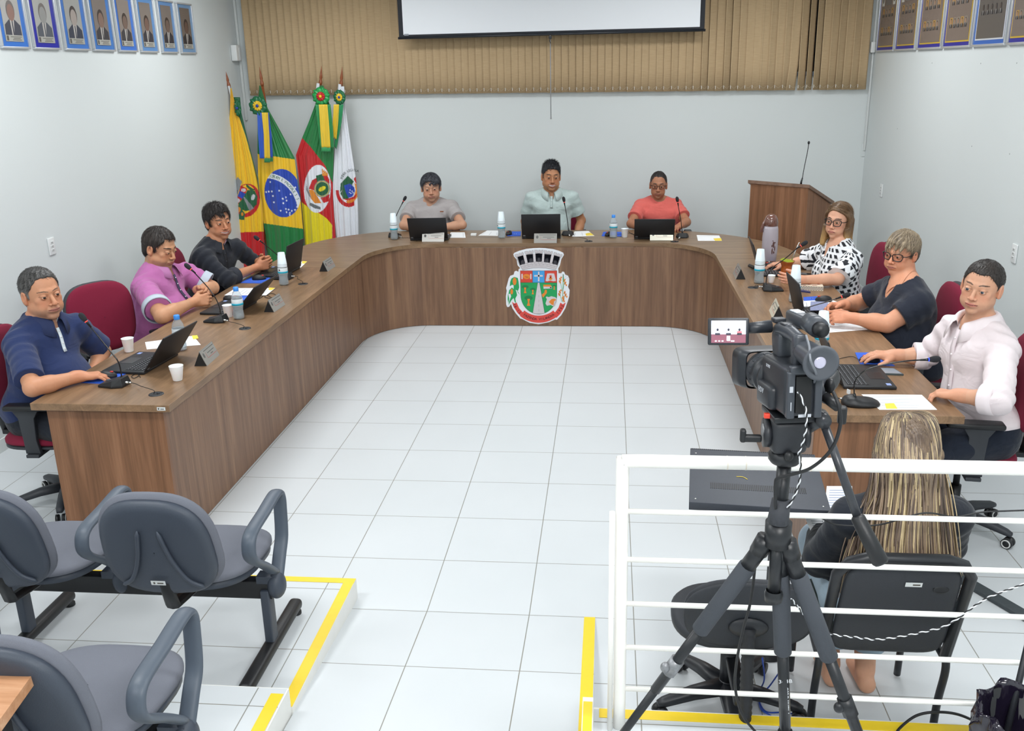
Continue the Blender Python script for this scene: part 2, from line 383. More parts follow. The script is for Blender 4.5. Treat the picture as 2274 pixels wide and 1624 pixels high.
def hair_for(root, hd, L, A, s):
    st = hd.get('style'); c = hd['c']; w = hd.get('w', 1.)*1.05; r3 = lambda a, b, d: (a*s*w, b*s, d*s)
    if not st: return
    vol = hd.get('vol', .008); tv = hd.get('topvol', vol); P = [ell(L(0, -.014, .034+tv*.3), r3(.0765+vol, .097+vol, .089+tv), A, k=0), ell(L(0, -.05, -.02), r3(.064+vol*.5, .05+vol, .068), A, k=.02)]
    hl = hd.get('hl', .084); wd = hd.get('wd', .068)
    if st == 'long':
        ln = hd.get('len', .17)
        for q in (-1, 1): P += [cap(L(q*.066, .012, .04), L(q*.088, .015, -ln), .026*s, .02*s, k=.03), cap(L(q*.066, -.03, .0), L(q*.075, -.04, -ln+.01), .035*s, .028*s, k=.03)]
        P += [cap(L(0, -.06, 0), L(0, -.07, -ln+.01), .05*s, .04*s, k=.04)]
    # the hairline: forehead, temples, sideburns, nape
    rec = .035 if st == 'receding' else hd.get('rec', .006); pt_ = hd.get('part', 0.); lng = st == 'long'
    def cutf(Pw):
        q = (Pw-c)@A/s; x, y, z = q[..., 0]/w, q[..., 1], q[..., 2]; ax = np.abs(x)
        yb = np.interp(z, [-.2, -.075, -.05, -.035, .02, hl, hl+.02, .16], [-.02 if not lng else .045, -.035 if not lng else .045, -.028 if not lng else .04, .020, .024, .098, .14, .2])
        yb = yb-rec*np.exp(-((ax-.036)/.016)**2)*(z > .03)+.010*np.sin(x*70+3)*.15-hd.get('top_rec', 0.)*np.exp(-(ax/.045)**4)*(z > .04)
        return -(y-yb)*.8
    P.append(Prim(lambda X: -cutf(X)*s*-1, c, None, 's', .004) if False else Prim(cutf, c, None, 's', .004))
    if not lng: P.append(Prim(lambda X: ((X-c)@A/s)[..., 2]-(-.085+hd.get('nape', 0.)), c, None, 's', .004))
    for q in (-1, 1):
        if not lng or hd.get('ears'): P.append(ell(L(q*.086, -.004, -.012), r3(.022, .020, .036), A, op='s', k=.006))
    if hd.get('fringe'):
        for (x0, z0, x1, z1) in hd['fringe']: P.append(cap(L(x0, .06, z0), L(x1, .088, z1), .015*s, .006*s, k=.012))
    amp = hd.get('amp', .0022); nf = hd.get('nf', 34); sd = hd.get('seed', 1); ctr = V(0, -.02, .09)
    def strand(q):
        az = np.arctan2(q[:, 0]-ctr[0]+.01*sin(sd), q[:, 1]-ctr[1]) if st != 'long' else q[:, 0]*22+q[:, 1]*16
        lo = np.sqrt((q[:, 0])**2+(q[:, 1]-ctr[1])**2)
        return np.sin(az*nf*.6+3*np.sin(lo*45+az*3)+sd)*.6+np.sin(az*nf*1.7+2*np.sin(lo*70)+2)*.4
    def disp(Pw):
        q = (Pw-c)@A/s; return -amp*(strand(q)+.5*wob(q, hd.get('wf', 110), sd))
    h = .0028; top = .16; dn = hd.get('len', .1)+.03 if st == 'long' else .125
    P_, F = sdf_mesh(P, c+A@V(0, -.01, (top-dn)/2)*s, V(.13*w, .135, (top+dn)/2)*s, h, A, disp)
    q = (P_-c)@A/s; t = strand(q)*.5+.5; n = wob(q, 70, sd+5)*.5+.5
    c0 = np.array(hexc(hd.get('hair', '1c1614'))); c1 = np.array(hexc(hd.get('hair2', hd.get('hair', '1c1614')))); m = np.clip(t*.6+n*.5-.05, 0, 1)[:, None]**1.5
    if hd.get('tip'): tp = sm(-.02, -.15, q[:, 2])[:, None]; c1 = c1*(1-tp)+np.array(hexc(hd['tip']))*tp; c0 = c0*(1-tp*.7)+c1*tp*.7
    if hd.get('side'): sd_ = sm(.055, .01, q[:, 2])[:, None]*sm(.02, -.0, q[:, 2]*0+.0)[:, None] if False else sm(.05, .0, q[:, 2])[:, None]; c1 = c1*(1-sd_)+np.array(hexc(hd['side']))*sd_; c0 = c0*(1-sd_*.6)+np.array(hexc(hd['side']))*sd_*.6
    col = c0*(1-m)+c1*m
    o = np_obj('hair', P_, F, HAIRM, root, col)
    # loose strands lying over the cap
    r = np.random.default_rng(sd+20); ns = hd.get('ns', 2600); ln = hd.get('slen', .022); lift = hd.get('lift', .003); comb = np.array(hd.get('comb', (0, 0, 0)), float); idx = r.integers(0, len(P_), ns); q = q[idx]
    nn = q/np.array([.085, .105, .098])**2; nn[:, 2] -= .034/.098**2; nn[:, 1] += .014/.105**2; nn /= np.linalg.norm(nn, axis=1)[:, None]
    cr = np.array([0, -.035, .125]); fl = (q-cr); fl /= np.linalg.norm(fl, axis=1)[:, None]; fl = fl+comb+r.normal(size=fl.shape)*hd.get('mess', .18)
    if lng:
        lat = np.stack([np.sign(q[:, 0])*1.3, np.full(ns, -.5), np.full(ns, -.5)], 1); fr_ = ((q[:, 1] > .02) & (q[:, 2] > .03))[:, None]
        fl = np.where(fr_, lat, np.array([0, 0, -1.]))+r.normal(size=fl.shape)*.06
    fl -= nn*(fl*nn).sum(1)[:, None]; fl /= np.linalg.norm(fl, axis=1)[:, None]; sdv = np.cross(fl, nn); L_ = ln*r.uniform(.6, 1.3, ns)*(1+hd.get('toplen', 0.)*sm(.06, .11, q[:, 2])); wd_ = r.uniform(.0007, .0016, ns); V_ = []; C2 = []; K = 4
    cc = c0[idx] if c0.ndim > 1 else np.tile(c0, (ns, 1)); c1_ = c1[idx] if c1.ndim > 1 else np.tile(c1, (ns, 1)); mm = np.clip(t[idx]*.4+r.uniform(-.1, .7, ns), 0, 1)[:, None]; cc = cc*(1-mm)+c1_*mm
    up = lift*r.uniform(.2, 1.6, ns)*(1+hd.get('topup', 0.)*sm(.07, .11, q[:, 2]))
    for i in range(K):
        f = i/(K-1); ctr_ = q+fl*(L_*f)[:, None]+nn*(up*math.sin(f*1.9)-.012*f*f*L_/.022*.25)[:, None]
        for e in (-1, 1): V_.append(ctr_+sdv*(wd_*(1-.85*f)*e)[:, None])
        V_.append(ctr_+nn*(wd_*(1-.85*f)*.8)[:, None])
    V_ = np.stack(V_, 1).reshape(-1, 3); F_ = []
    for i in range(K-1):
        for (a_, b_) in ((0, 2), (2, 1), (1, 0)): F_.append((3*i+a_, 3*i+b_, 3*i+3+b_, 3*i+3+a_))
    F_ = (np.array(F_)[None]+np.arange(ns)[:, None, None]*(3*K)).reshape(-1, 4); Wv = V_*s; Wv = Wv@A.T+c
    so = np_obj('hair_strands', Wv, F_, HAIRM, o, np.repeat(cc, 3*K, axis=0))
def glasses(root, L, A, s, kind='square', col=None):
    col = col or SPEC_BLACK; g = MB(); ln = MB()
    hw, hh, y0, z0 = (.0265, .0205, .100, -.002) if kind == 'square' else (.025, .017, .100, -.001)
    for q in (-1, 1):
        pts = []; cx = q*.0325
        for k in range(28):
            a = 2*pi*k/28; ex = .62; X = hw*math.copysign(abs(cos(a))**ex, cos(a)); Z = hh*math.copysign(abs(sin(a))**ex, sin(a))
            if kind == 'square': Z += .0035*(X*q > 0)*(Z > 0)*(abs(X)/hw)
            X *= (1.0 if Z > 0 else .9)
            pts.append(L(cx+X, y0-.018*((abs(cx+X))/.06)**2, z0+Z))
        g.tube(pts, .0028*s if kind == 'square' else .0019*s, seg=6, closed=True)
        n = len(ln.v); ln.add(pts, [list(range(len(pts)))], 0, False)
        g.tube([L(q*.0585, y0-.016, z0+.009), L(q*.073, y0-.03, z0+.008), L(q*.08, .01, .006), L(q*.081, -.012, .003)], [.0028*s, .0026*s, .002*s, .0018*s], seg=6)
    g.tube([L(-.0075, y0, z0+.006), L(0, y0+.003, z0+.008), L(.0075, y0, z0+.006)], .0022*s, seg=6)
    o = g.build('glasses', col, root); l = ln.build('lens', LENS, o, solid=.0008)
def hand_prims(H, s):
    w = H['w']; d = nrm(H['d']); n = nrm(H['n']-d*np.dot(H['n'], d)); th = np.cross(d, n)*H['side']
    P = []; cu = H.get('curl', .35); sp = H.get('spread', .12)
    offs = [.029, .0095, -.0095, -.0275]; lens = [.070, .078, .072, .056]; kd = [.084, .088, .084, .076]
    P.append(cap(w-d*.02*s, w+d*.02*s, .026*s, .024*s, k=.02*s))
    for i in range(4):
        kn = w+(d*kd[i]+th*offs[i]-n*.004)*s
        P.append(cap(w+(d*.012+th*offs[i]*.55)*s, kn, .0145*s, .0115*s, k=.012*s))
    P.append(ell(w+(d*.05+n*.004)*s, (.034*s, .04*s, .014*s), np.stack([th, d, n], 1), k=.01*s))
    P.append(ell(w+(d*.035+th*.026+n*.008)*s, (.014*s, .028*s, .013*s), np.stack([th, d, n], 1), k=.012*s))
    for i in range(4):
        a = 0.; p = w+(d*kd[i]+th*offs[i]-n*.004)*s; c_ = cu if not hasattr(cu, '__len__') else cu[i]
        dl = nrm(d+th*offs[i]/.03*sp); r0 = .0092*s*(1 if i < 3 else .88)
        for j, fr in enumerate((.45, .31, .24)):
            a += c_*(1., 1.15, .8)[j]; dd = dl*cos(a)+n*sin(a); q = p+dd*lens[i]*fr*s
            P.append(cap(p, q, r0*(1-.09*j), r0*(1-.09*(j+1)), k=.0035*s if j else .006*s)); p = q
    tb = w+(d*.022+th*.030+n*.008)*s; t1 = nrm(d*.75+th*.62+n*H.get('thn', .35)); t2 = nrm(d*.95+th*.15+n*H.get('thn', .35))
    m = tb+t1*.038*s; P += [cap(tb, m, .0135*s, .0105*s, k=.012*s), cap(m, m+t2*.032*s, .0105*s, .0085*s, k=.004*s)]
    return P, w+d*.075*s, np.stack([th, d, n], 1)
def person(label, sp):
    s = sp.get('s', 1.04); N = V(*sp['N']); Pv = V(*sp['P']); B = nrm(V(*sp['B'])); R = nrm(np.cross(B, V(0, 0, 1))); hd = sp['head']; hd['c'] = V(*hd['c']); hd['f'] = nrm(V(*hd['f']))
    root = empty('person', (0, 0, 0), label=label, cat='person')
    spine = nrm(N-Pv); Bf = nrm(B-spine*np.dot(B, spine)); T = np.stack([R, Bf, spine], 1); L0 = np.linalg.norm(N-Pv)
    SW = sp.get('sw', .172)*s; fat = sp.get('fat', 0.); fem = sp.get('fem', False)
    sh = {+1: V(*sp['SR']) if 'SR' in sp else N+T@V(SW, 0, -.055*s), -1: V(*sp['SL']) if 'SL' in sp else N+T@V(-SW, 0, -.055*s)}
    ar = sp.get('arm', 1.)
    def torso(g):
        o = []
        at = lambda x, y, z: Pv+T@V(x, y, z*L0)
        o.append(ell(at(0, -.01, .04), ((.165+.03*fat)*s+g, (.125+.03*fat)*s+g, .13*s+g), T, k=0))
        o.append(ell(at(0, .02+.045*fat, .33), ((.15+.045*fat)*s+g, (.112+.055*fat)*s+g, .17*s+g), T, k=.06))
        o.append(ell(at(0, .0, .68), ((.165+.015*fat)*s+g, (.112+.01*fat)*s+g, .17*s+g), T, k=.06))
        if fem:
            for q in (-1, 1): o.append(ell(at(q*.075*s, .095*s, .60), (.07*s+g, .06*s+g, .07*s+g), T, k=.04))
        else:
            for q in (-1, 1): o.append(ell(at(q*.07*s, .065*s, .74), (.08*s+g, .045*s+g, .06*s+g), T, k=.04))
        for q in (-1, 1):
            o.append(cap(N+T@V(0, -.012, -.035*s), sh[q]+T@V(-q*.012*s, 0, -.005), .058*s+g, .05*s+g, k=.05))
            o.append(cap(N+T@V(q*.02, -.02, .02*s), sh[q]+T@V(-q*.03*s, 0, .005), .031*s+g*.6, .042*s+g*.8, k=.04))
        return o
    hc = hd['c']; HA = axes(hd['f'], roll=hd.get('roll', 0.)); hs = hd.get('s', 1.05)
    nk = sp.get('nk', 1.); nb = hc+HA@V(0, -.025, -.07)*hs
    neck = [cap(N+T@V(0, -.012, -.03), nb, .06*s*nk, .051*s*nk, k=.03), cap(N+T@V(0, .028, -.03), hc+HA@V(0, .012, -.085)*hs, .034*s*nk, .032*s*nk, k=.03)]
    arms = []; EL = {}; WR = {}
    for q, kx in ((1, 'R'), (-1, 'L')):
        e = V(*sp['E'+kx]); w = V(*sp['W'+kx]); EL[q] = e; WR[q] = w; a0 = sh[q]
        arms += [cap(a0, e, .050*s*ar, .039*s*ar, k=.035), cap(e, e+(w-e)*.35, .041*s*ar, .039*s*ar, k=.015), cap(e+(w-e)*.3, w, .039*s*ar, .0265*s, k=.02)]
    hands = []; hboxes = []
    for q, kx in ((1, 'R'), (-1, 'L')):
        if 'H'+kx in sp:
            H = dict(sp['H'+kx]); H['w'] = WR[q]; H['side'] = q; H['d'] = V(*H['d']); H['n'] = V(*H['n']); pr, hcn, HAx = hand_prims(H, s*.98)
            hands.append((pr, hcn, HAx)); hboxes.append((hcn, HAx, V(.075, .125, .085)))
    legs = []; hipz = Pv[2]-.02
    kn = {}
    for q in (1, -1):
        hp = Pv+R*q*.09*s+V(0, 0, -.02); k_ = hp+B*.43*s+R*q*.03*s+V(0, 0, sp.get('kz', -.02)); an = V(k_[0], k_[1], .09+sp.get('fz', 0))+B*sp.get('fb', -.02)
        if 'K' in sp: k_ = V(*sp['K'][0 if q == 1 else 1]); an = V(*sp['A'][0 if q == 1 else 1])
        kn[q] = (hp, k_, an)
        legs += [cap(hp, k_, .088*s, .06*s, k=.05), cap(k_, an, .058*s, .038*s, k=.03), cap(an+V(0, 0, -.045)-B*.03, an+V(0, 0, -.06)+B*.13, .034*s, .026*s, k=.02)]
    skin = sp.get('skin', 'c99a80')
    head_mesh, hbox, L, A, s_ = make_head(root, hd, neck+torso(0.), skin, s)
    parts = [head_mesh]; hm = []
    for pr, hcn, HAx in hands:
        Pm, F = sdf_mesh(arms+pr, hcn, V(.075, .125, .085), .0024, HAx); hm.append((Pm, F))
    allp = np.array([Pv, N]+list(EL.values())+list(WR.values())+[k for t in kn.values() for k in t]); lo = allp.min(0)-.2; hi = allp.max(0)+.2; lo[2] = min(lo[2], 0); hi[2] = hc[2]+.0
    def drop(C):
        m = np.zeros(len(C), bool)
        for (bc, BA, bh) in [hbox]+hboxes: m |= (np.abs((C-bc)@BA) < bh-.012).all(1)
        return m
    base = np.array(hexc(skin)); arm_all = arms+[p for pr, _, _ in hands for p in pr[:1]]
    Pb, Fb = sdf_mesh(torso(0.)+arm_all+neck+legs, (lo+hi)/2, (hi-lo)/2, .0075, None, None, drop)
    meshes = [(head_mesh[0], head_mesh[1])]+hm+[(Pb, Fb)]
    n1 = len(head_mesh[0]); PP = np.concatenate([m[0] for m in meshes]); FF = []; n = 0
    for m in meshes: FF.append(m[1]+n); n += len(m[0])
    FF = np.concatenate(FF); col = np.tile(base, (len(PP), 1)); col[:n1] = head_mesh[2]
    hr = n1
    for (Pm, F), (pr, hcn, HAx) in zip(hm, hands):
        col[hr:hr+len(Pm)] = base*V(1.02, .93, .9)
        if sp.get('nails'):
            pass
        hr += len(Pm)
    used = np.zeros(len(PP), bool); used[FF.ravel()] = True; mp = np.cumsum(used)-1
    np_obj('body', PP[used], mp[FF], SKIN, root, col[used])
    hair_for(root, hd, L, A, s_)
    if hd.get('glasses'): glasses(root, L, A, s_, hd['glasses'])
    # ---- clothes
    t = sp['top']; g = t.get('g', .010); pr = torso(g); sl = t.get('sleeve', .62); cuts = []
    for q in (1, -1):
        a0, e, w = sh[q], EL[q], WR[q]
        if sl <= 1: pe = a0+(e-a0)*sl; dv = nrm(e-a0); pr.append(cap(a0, e, .050*s*ar+g+.004, .045*s*ar+g+t.get('flare', .008), k=.035, cut=(pe, dv)))
        else:
            pe = e+(w-e)*(sl-1); dv = nrm(w-e); pr.append(cap(a0, e, .052*s*ar+g, .046*s*ar+g, k=.035)); pr.append(cap(e, w, .046*s*ar+g, .04*s+g, k=.02, cut=(pe, dv)))
    o = sp.get('open', .0)
    hem = Pv+spine*t.get('hem', -.06)
    pr.append(Prim(lambda X: (hem-X)@spine, hem, None, 'i'))
    nd = nrm(nb-N+V(0, 0, .02)); nr = t.get('neck_r', .066)*s
    pr.append(cap(N+T@V(0, .0, t.get('neck_z', .012)), N+nd*.3, nr, nr*1.3, op='s', k=.004))
    if t.get('vee'): vw, vd = t['vee']; pr.append(ell(N+T@V(0, .10, .0), (vw, .09, vd), T, op='s', k=.004))
    fa = t.get('fold', .006); sd = int(abs(N[1]*100)) % 97
    def disp(X):
        q = (X-Pv)@T; a = np.zeros(len(X))
        a += np.sin(q[:, 2]*46+np.sin(q[:, 0]*14+sd)*2.2+q[:, 1]*9)*.5*sm(.5*L0, .1*L0, q[:, 2]) + wob(X, 30, sd)*.9
        for k_ in (1, -1):
            dd = X-sh[k_]; r = np.sqrt((dd**2).sum(1)); dirn = nrm(EL[k_]-sh[k_])
            u = (dd@dirn); a += np.sin(u*75+q[:, 1]*30)*np.exp(-(r/.17)**2)*.55
            de = X-EL[k_]; re = np.sqrt((de**2).sum(1)); a += np.sin((de@dirn)*110)*np.exp(-(re/.08)**2)*(1.1 if sl > 1 else 0)
        return fa*a
    lo2 = np.minimum.reduce([Pv, N, *sh.values(), *EL.values()]+([*WR.values()] if sl > 1 else []))-.22; hi2 = np.maximum.reduce([Pv, N, *sh.values(), *EL.values()]+([*WR.values()] if sl > 1 else []))+.22; hi2[2] = N[2]+.12
    Pt, Ft = sdf_mesh(pr, (lo2+hi2)/2, (hi2-lo2)/2, t.get('h', .0048), None, disp)
    tc = np.tile(np.array(hexc(t['col'])), (len(Pt), 1))
    if t.get('pattern'):
        q = (Pt-Pv)@T; az = np.arctan2(q[:, 0], q[:, 1])
        for k_ in (1, -1):
            d = EL[k_]-sh[k_]; ln = np.linalg.norm(d); d /= ln; u = (Pt-sh[k_])@d; rr = np.linalg.norm(Pt-sh[k_]-u[:, None]*d, axis=1); m = (rr < .078) & (u > -.01)
            az[m] = (np.arctan2(((Pt-sh[k_])@T[:, 0])[m], ((Pt-sh[k_])@T[:, 1])[m])*.5+.3); q[m, 2] = u[m]+.013
        U = az*.15/.036; Wz = q[:, 2]/.036; iu = np.floor(U); U = U+.12*np.sin(Wz*1.7); fu = np.abs((U+.5*(np.floor(Wz) % 2))%1-.5); fw = np.abs(Wz % 1-.5)
        m = (fu < .27) & (fw < .31); tc[m] = np.array(hexc('23252c'))
    if t.get('colf'): tc = t['colf'](Pt, (Pt-N)@T, tc)
    np_obj(t.get('name', 'shirt'), Pt, Ft, CLOTH, root, tc)
    if t.get('cuff'):     # turned-up sleeve ends
        for q in (1, -1):
            a0, e, w = sh[q], EL[q], WR[q]
            if sl <= 1: pe = a0+(e-a0)*sl; dv = nrm(e-a0); rr = .049*s*ar+g+t.get('flare', .008)*sl+.007
            else: pe = e+(w-e)*(sl-1); dv = nrm(w-e); rr = .0445*s+g+.008
            cw = t['cuff'][1]; up = nrm(np.cross(dv, V(.3, .2, 1))); M = frame(np.cross(up, dv), up, dv, pe); m = MB()
            m.lathe([(rr-.006, .004), (rr, .006), (rr+.001, 0), (rr+.0005, -cw*.5), (rr-.001, -cw), (rr-.008, -cw-.001)], 28, M=M)
            np_c = m.build('sleeve_cuff', mat('cuff_'+t['cuff'][0], t['cuff'][0], rough=.85, bump=.2), root)
    if t.get('collar'):
        ccol, spread, fall = t['collar']; m = MB(); seg = 40; pf = [(0, .0), (.004, .022), (.010, .030), (.024, .022), (.036, .000), (.050+fall*.5, -.028-fall)]
        M = frame(T[:, 0], nrm(T[:, 1]-nd*np.dot(T[:, 1], nd)), nd, N+nd*(t.get('cz', .020))+T@V(0, .006, 0)); vs = []; a0 = pi/2+spread; a1 = pi/2+2*pi-spread
        for i, (dr, z) in enumerate(pf):
            for k in range(seg+1):
                u = k/seg; a = a0+(a1-a0)*u; edge = min(u, 1-u)*2; front = max(0, 1-edge*3.2)
                r_ = nr*1.0+dr; zz = z-.03*front*(1 if i < 3 else 1.0)-(.016*front if i == len(pf)-1 else 0)
                ov = front*.010; vs.append((r_*cos(a), r_*sin(a)*1.05+ov, zz))
        fs = [(i*(seg+1)+k, i*(seg+1)+k+1, (i+1)*(seg+1)+k+1, (i+1)*(seg+1)+k) for i in range(len(pf)-1) for k in range(seg)]
        m.add(vs, fs, 0, True, M); m.build('collar', mat('collar_'+ccol, ccol, rough=.85, bump=.25, bscale=300), root, solid=.003)
        if t.get('collar_in'):
            m = MB(); vs = []
            for i, (dr, z) in enumerate([(-.003, .0), (.0005, .02), (.0045, .0285)]):
                for k in range(seg+1):
                    u = k/seg; a = a0-.06+(a1-a0+.12)*u; edge = min(u, 1-u)*2; front = max(0, 1-edge*3.2); r_ = nr*.94+dr; vs.append((r_*cos(a), r_*sin(a)*1.05+front*.014, z-.03*front))
            m.add(vs, [(i*(seg+1)+k, i*(seg+1)+k+1, (i+1)*(seg+1)+k+1, (i+1)*(seg+1)+k) for i in range(2) for k in range(seg)], 0, True, M)
            m.build('collar_lining', mat('collar_'+t['collar_in'], t['collar_in'], rough=.85), root, solid=.002)
    if t.get('placket'):
        pc, pw, pl = t['placket']; m = MB(); pts = []
        Dd = [torso(g+.004)]
        for k in range(9):
            z = -.02-pl*k/8; o_ = N+T@V(0, .0, z); lo_, hi_ = 0., .3     # march to the cloth's surface
            for _ in range(22):
                md = (lo_+hi_)/2; X = (o_+T[:, 1]*md)[None]; dmin = .5
                for p_ in Dd[0]:
                    d_ = float(p_.f(X)[0]); hh = max(p_.k-abs(dmin-d_), 0)/p_.k if p_.k > 0 else 0; dmin = min(dmin, d_)-hh*hh*p_.k/4
                if dmin < 0: lo_ = md
                else: hi_ = md
            pts.append(o_+T[:, 1]*hi_)
        vs = [p+T[:, 0]*q*pw/2 for p in pts for q in (-1, 1)]; m.add(vs, [(2*i, 2*i+1, 2*i+3, 2*i+2) for i in range(8)], 0, True)
        m.build('placket', mat('placket_'+pc, pc, rough=.8), root, solid=.003)
        bt = MB()
        for k in range(1, 8, 2 if pl < .2 else 2): bt.ell(pts[k]+T[:, 1]*.003, .0045, nu=8, nv=6)
        bt.build('button', mat('button_'+t.get('btn', 'e8e8e8'), t.get('btn', 'e8e8e8'), rough=.4), root)
    # trousers and shoes
    pc = sp.get('pants', '2a3140'); pg = .012; pp = [ell(Pv+T@V(0, -.01, -.01), (.17*s+pg, .125*s+pg, .115*s+pg), T, k=0)]
    for q in (1, -1): hp, k_, an = kn[q]; pp += [cap(hp, k_, .09*s+pg, .063*s+pg, k=.05), cap(k_, an+V(0, 0, sp.get('cuffz', .0)), .06*s+pg, .05*s+pg, k=.03, cut=(an+V(0, 0, .0+sp.get('cuffz', .0)), V(0, 0, -1)))]
    pp.append(Prim(lambda X: (X-(Pv+spine*.10))@spine, Pv, None, 'i'))
    lo3 = np.minimum.reduce([Pv]+[k for t_ in kn.values() for k in t_])-.2; hi3 = np.maximum.reduce([Pv]+[k for t_ in kn.values() for k in t_])+.2; lo3[2] = -.02+sp.get('fz', 0)
    Pp, Fp = sdf_mesh(pp, (lo3+hi3)/2, (hi3-lo3)/2, .009, None, lambda X: .004*wob(X, 32, 4)); np_obj('trousers', Pp, Fp, CLOTH, root, np.tile(np.array(hexc(pc)), (len(Pp), 1)))
    if sp.get('shoes', '1c1a1a'):
        for q in (1, -1):
            hp, k_, an = kn[q]; fz = sp.get('fz', 0.); m = MB(); M = frame(R, B, V(0, 0, 1), V(an[0], an[1], fz))
            prof = []; 
            for i in range(9):
                u = i/8; y = -.07+.27*u; wd = .034+.014*math.sin(pi*min(1, u*1.15))**.7; hh = (.085 if u < .25 else .085-.045*min(1, (u-.25)/.45))*(1 if u < .9 else .8)
                prof.append((y, wd*(1 if u < .95 else .6), hh))
            vs = []; n = 12
            for y, wd, hh in prof:
                for k in range(n): a = 2*pi*k/n; vs.append((wd*cos(a), y, hh*.5+hh*.5*max(-1, sin(a)*1.15)))
            fs = [(i*n+k, i*n+(k+1) % n, (i+1)*n+(k+1) % n, (i+1)*n+k) for i in range(8) for k in range(n)]+[list(range(n))[::-1], [8*n+k for k in range(n)]]
            m.add(vs, fs, 0, True, M); m.build('shoe', mat('shoe_'+sp.get('shoes', '1c1a1a'), sp.get('shoes', '1c1a1a'), rough=.5), root)
    return root, dict(N=N, T=T, L=L, A=A, s=s_, sh=sh, EL=EL, WR=WR)
# ================================================================ the room
XL, XR, YB, ZC = -1.715, 4.69, 1.45, 3.35
YF = -10.2
def struct(name, mb, m, **kw): o = mb.build(name, m, **kw); o['kind'] = 'structure'; return o
WALLM = mat('wall_paint', 'd6dcdc', rough=.75, noise=.012, nscale=2., bump=.08, bscale=90)
CEILM = mat('ceiling_paint', 'eef0ef', rough=.8)
def tile_mat():
    T = NT('white_floor_tile'); b = T.b; tc = T.n('ShaderNodeTexCoord'); sx = T.n('ShaderNodeSeparateXYZ'); T.l(tc.outputs['Object'], sx.inputs[0])
    def line(o, off=0.):
        a = T.n('ShaderNodeMath', operation='ADD'); a.inputs[1].default_value = off+TILE*100; T.l(o, a.inputs[0])
        m = T.n('ShaderNodeMath', operation='MODULO'); m.inputs[1].default_value = TILE; T.l(a.outputs[0], m.inputs[0])
        s = T.n('ShaderNodeMath', operation='SUBTRACT'); s.inputs[1].default_value = TILE/2; T.l(m.outputs[0], s.inputs[0])
        c = T.n('ShaderNodeMath', operation='ABSOLUTE'); T.l(s.outputs[0], c.inputs[0])
        g = T.n('ShaderNodeMath', operation='GREATER_THAN'); g.inputs[1].default_value = TILE/2-.0021; T.l(c.outputs[0], g.inputs[0]); return g.outputs[0]
    mx = T.n('ShaderNodeMath', operation='MAXIMUM'); T.l(line(sx.outputs[0]), mx.inputs[0]); T.l(line(sx.outputs[1]), mx.inputs[1])
    nz = T.n('ShaderNodeTexNoise', Scale=1.6, Detail=3.); T.l(tc.outputs['Object'], nz.inputs['Vector'])
    n2 = T.n('ShaderNodeTexNoise', Scale=9., Detail=4.); T.l(tc.outputs['Object'], n2.inputs['Vector'])
    gm = T.n('ShaderNodeMix', data_type='RGBA'); gm.inputs[6].default_value = (*hexc('8e9796'), 1); gm.inputs[7].default_value = (*hexc('8a7f70'), 1); T.l(n2.outputs[0], gm.inputs[0])
    tm = T.n('ShaderNodeMix', data_type='RGBA'); tm.inputs[6].default_value = (*hexc('cbd0d3'), 1); tm.inputs[7].default_value = (*hexc('d4d8db'), 1); T.l(nz.outputs[0], tm.inputs[0])
    fm = T.n('ShaderNodeMix', data_type='RGBA'); T.l(mx.outputs[0], fm.inputs[0]); T.l(tm.outputs[2], fm.inputs[6]); T.l(gm.outputs[2], fm.inputs[7])
    T.l(fm.outputs[2], b.inputs['Base Color']); b.inputs['Roughness'].default_value = .38; b.inputs['Specular IOR Level'].default_value = .35
    bp = T.n('ShaderNodeBump', Strength=.35, Distance=.001); iv = T.n('ShaderNodeMath', operation='SUBTRACT'); iv.inputs[0].default_value = 1; T.l(mx.outputs[0], iv.inputs[1]); T.l(iv.outputs[0], bp.inputs['Height']); T.l(bp.outputs[0], b.inputs['Normal'])
    return T.m
TILEM = tile_mat()
TAPE = mat('yellow_tape', 'f2d02c', rough=.45, noise=.05, nscale=30)
RISER = mat('riser_white', 'e6e6e2', rough=.6, noise=.05, nscale=12)
m = MB(); m.box(((XL+XR)/2, (YB+YF)/2, -.05), (XR-XL+.4, YB-YF+.4, .1)); struct('floor', m, TILEM)
m = MB(); m.box(((XL+XR)/2, (YB+YF)/2, ZC+.05), (XR-XL+.4, YB-YF+.4, .1)); struct('ceiling', m, CEILM)
m = MB(); m.box(((XL+XR)/2, YB+.06, ZC/2), (XR-XL+.24, .12, ZC)); struct('wall_back', m, WALLM)
m = MB(); m.box((XL-.06, (YB+YF)/2, ZC/2), (.12, YB-YF, ZC)); struct('wall_left', m, WALLM)
m = MB(); m.box((XR+.06, (YB+YF)/2, ZC/2), (.12, YB-YF, ZC)); struct('wall_right', m, WALLM)
m = MB(); m.box(((XL+XR)/2, YF-.06, ZC/2), (XR-XL+.24, .12, ZC)); struct('wall_front', m, WALLM)
BASEM = mat('baseboard_white', 'd9dedd', rough=.5)
for nm, x, sgn in (('baseboard_left', XL, 1), ('baseboard_right', XR, -1)):
    m = MB(); y = YB-.002; k = 0
    while y > -5.6:
        y2 = max(y-.45, -5.7); m.box((x+sgn*.005, (y+y2)/2, .042), (.01, y-y2-.0022, .084)); y = y2
    m.box((x+sgn*.003, (YB-5.7)/2, .041), (.006, YB+5.7, .082)); struct(nm, m, BASEM)
m = MB(); m.box(((XL+XR)/2, YB-.005, .042), (XR-XL-.02, .01, .084)); struct('baseboard_back', m, BASEM)
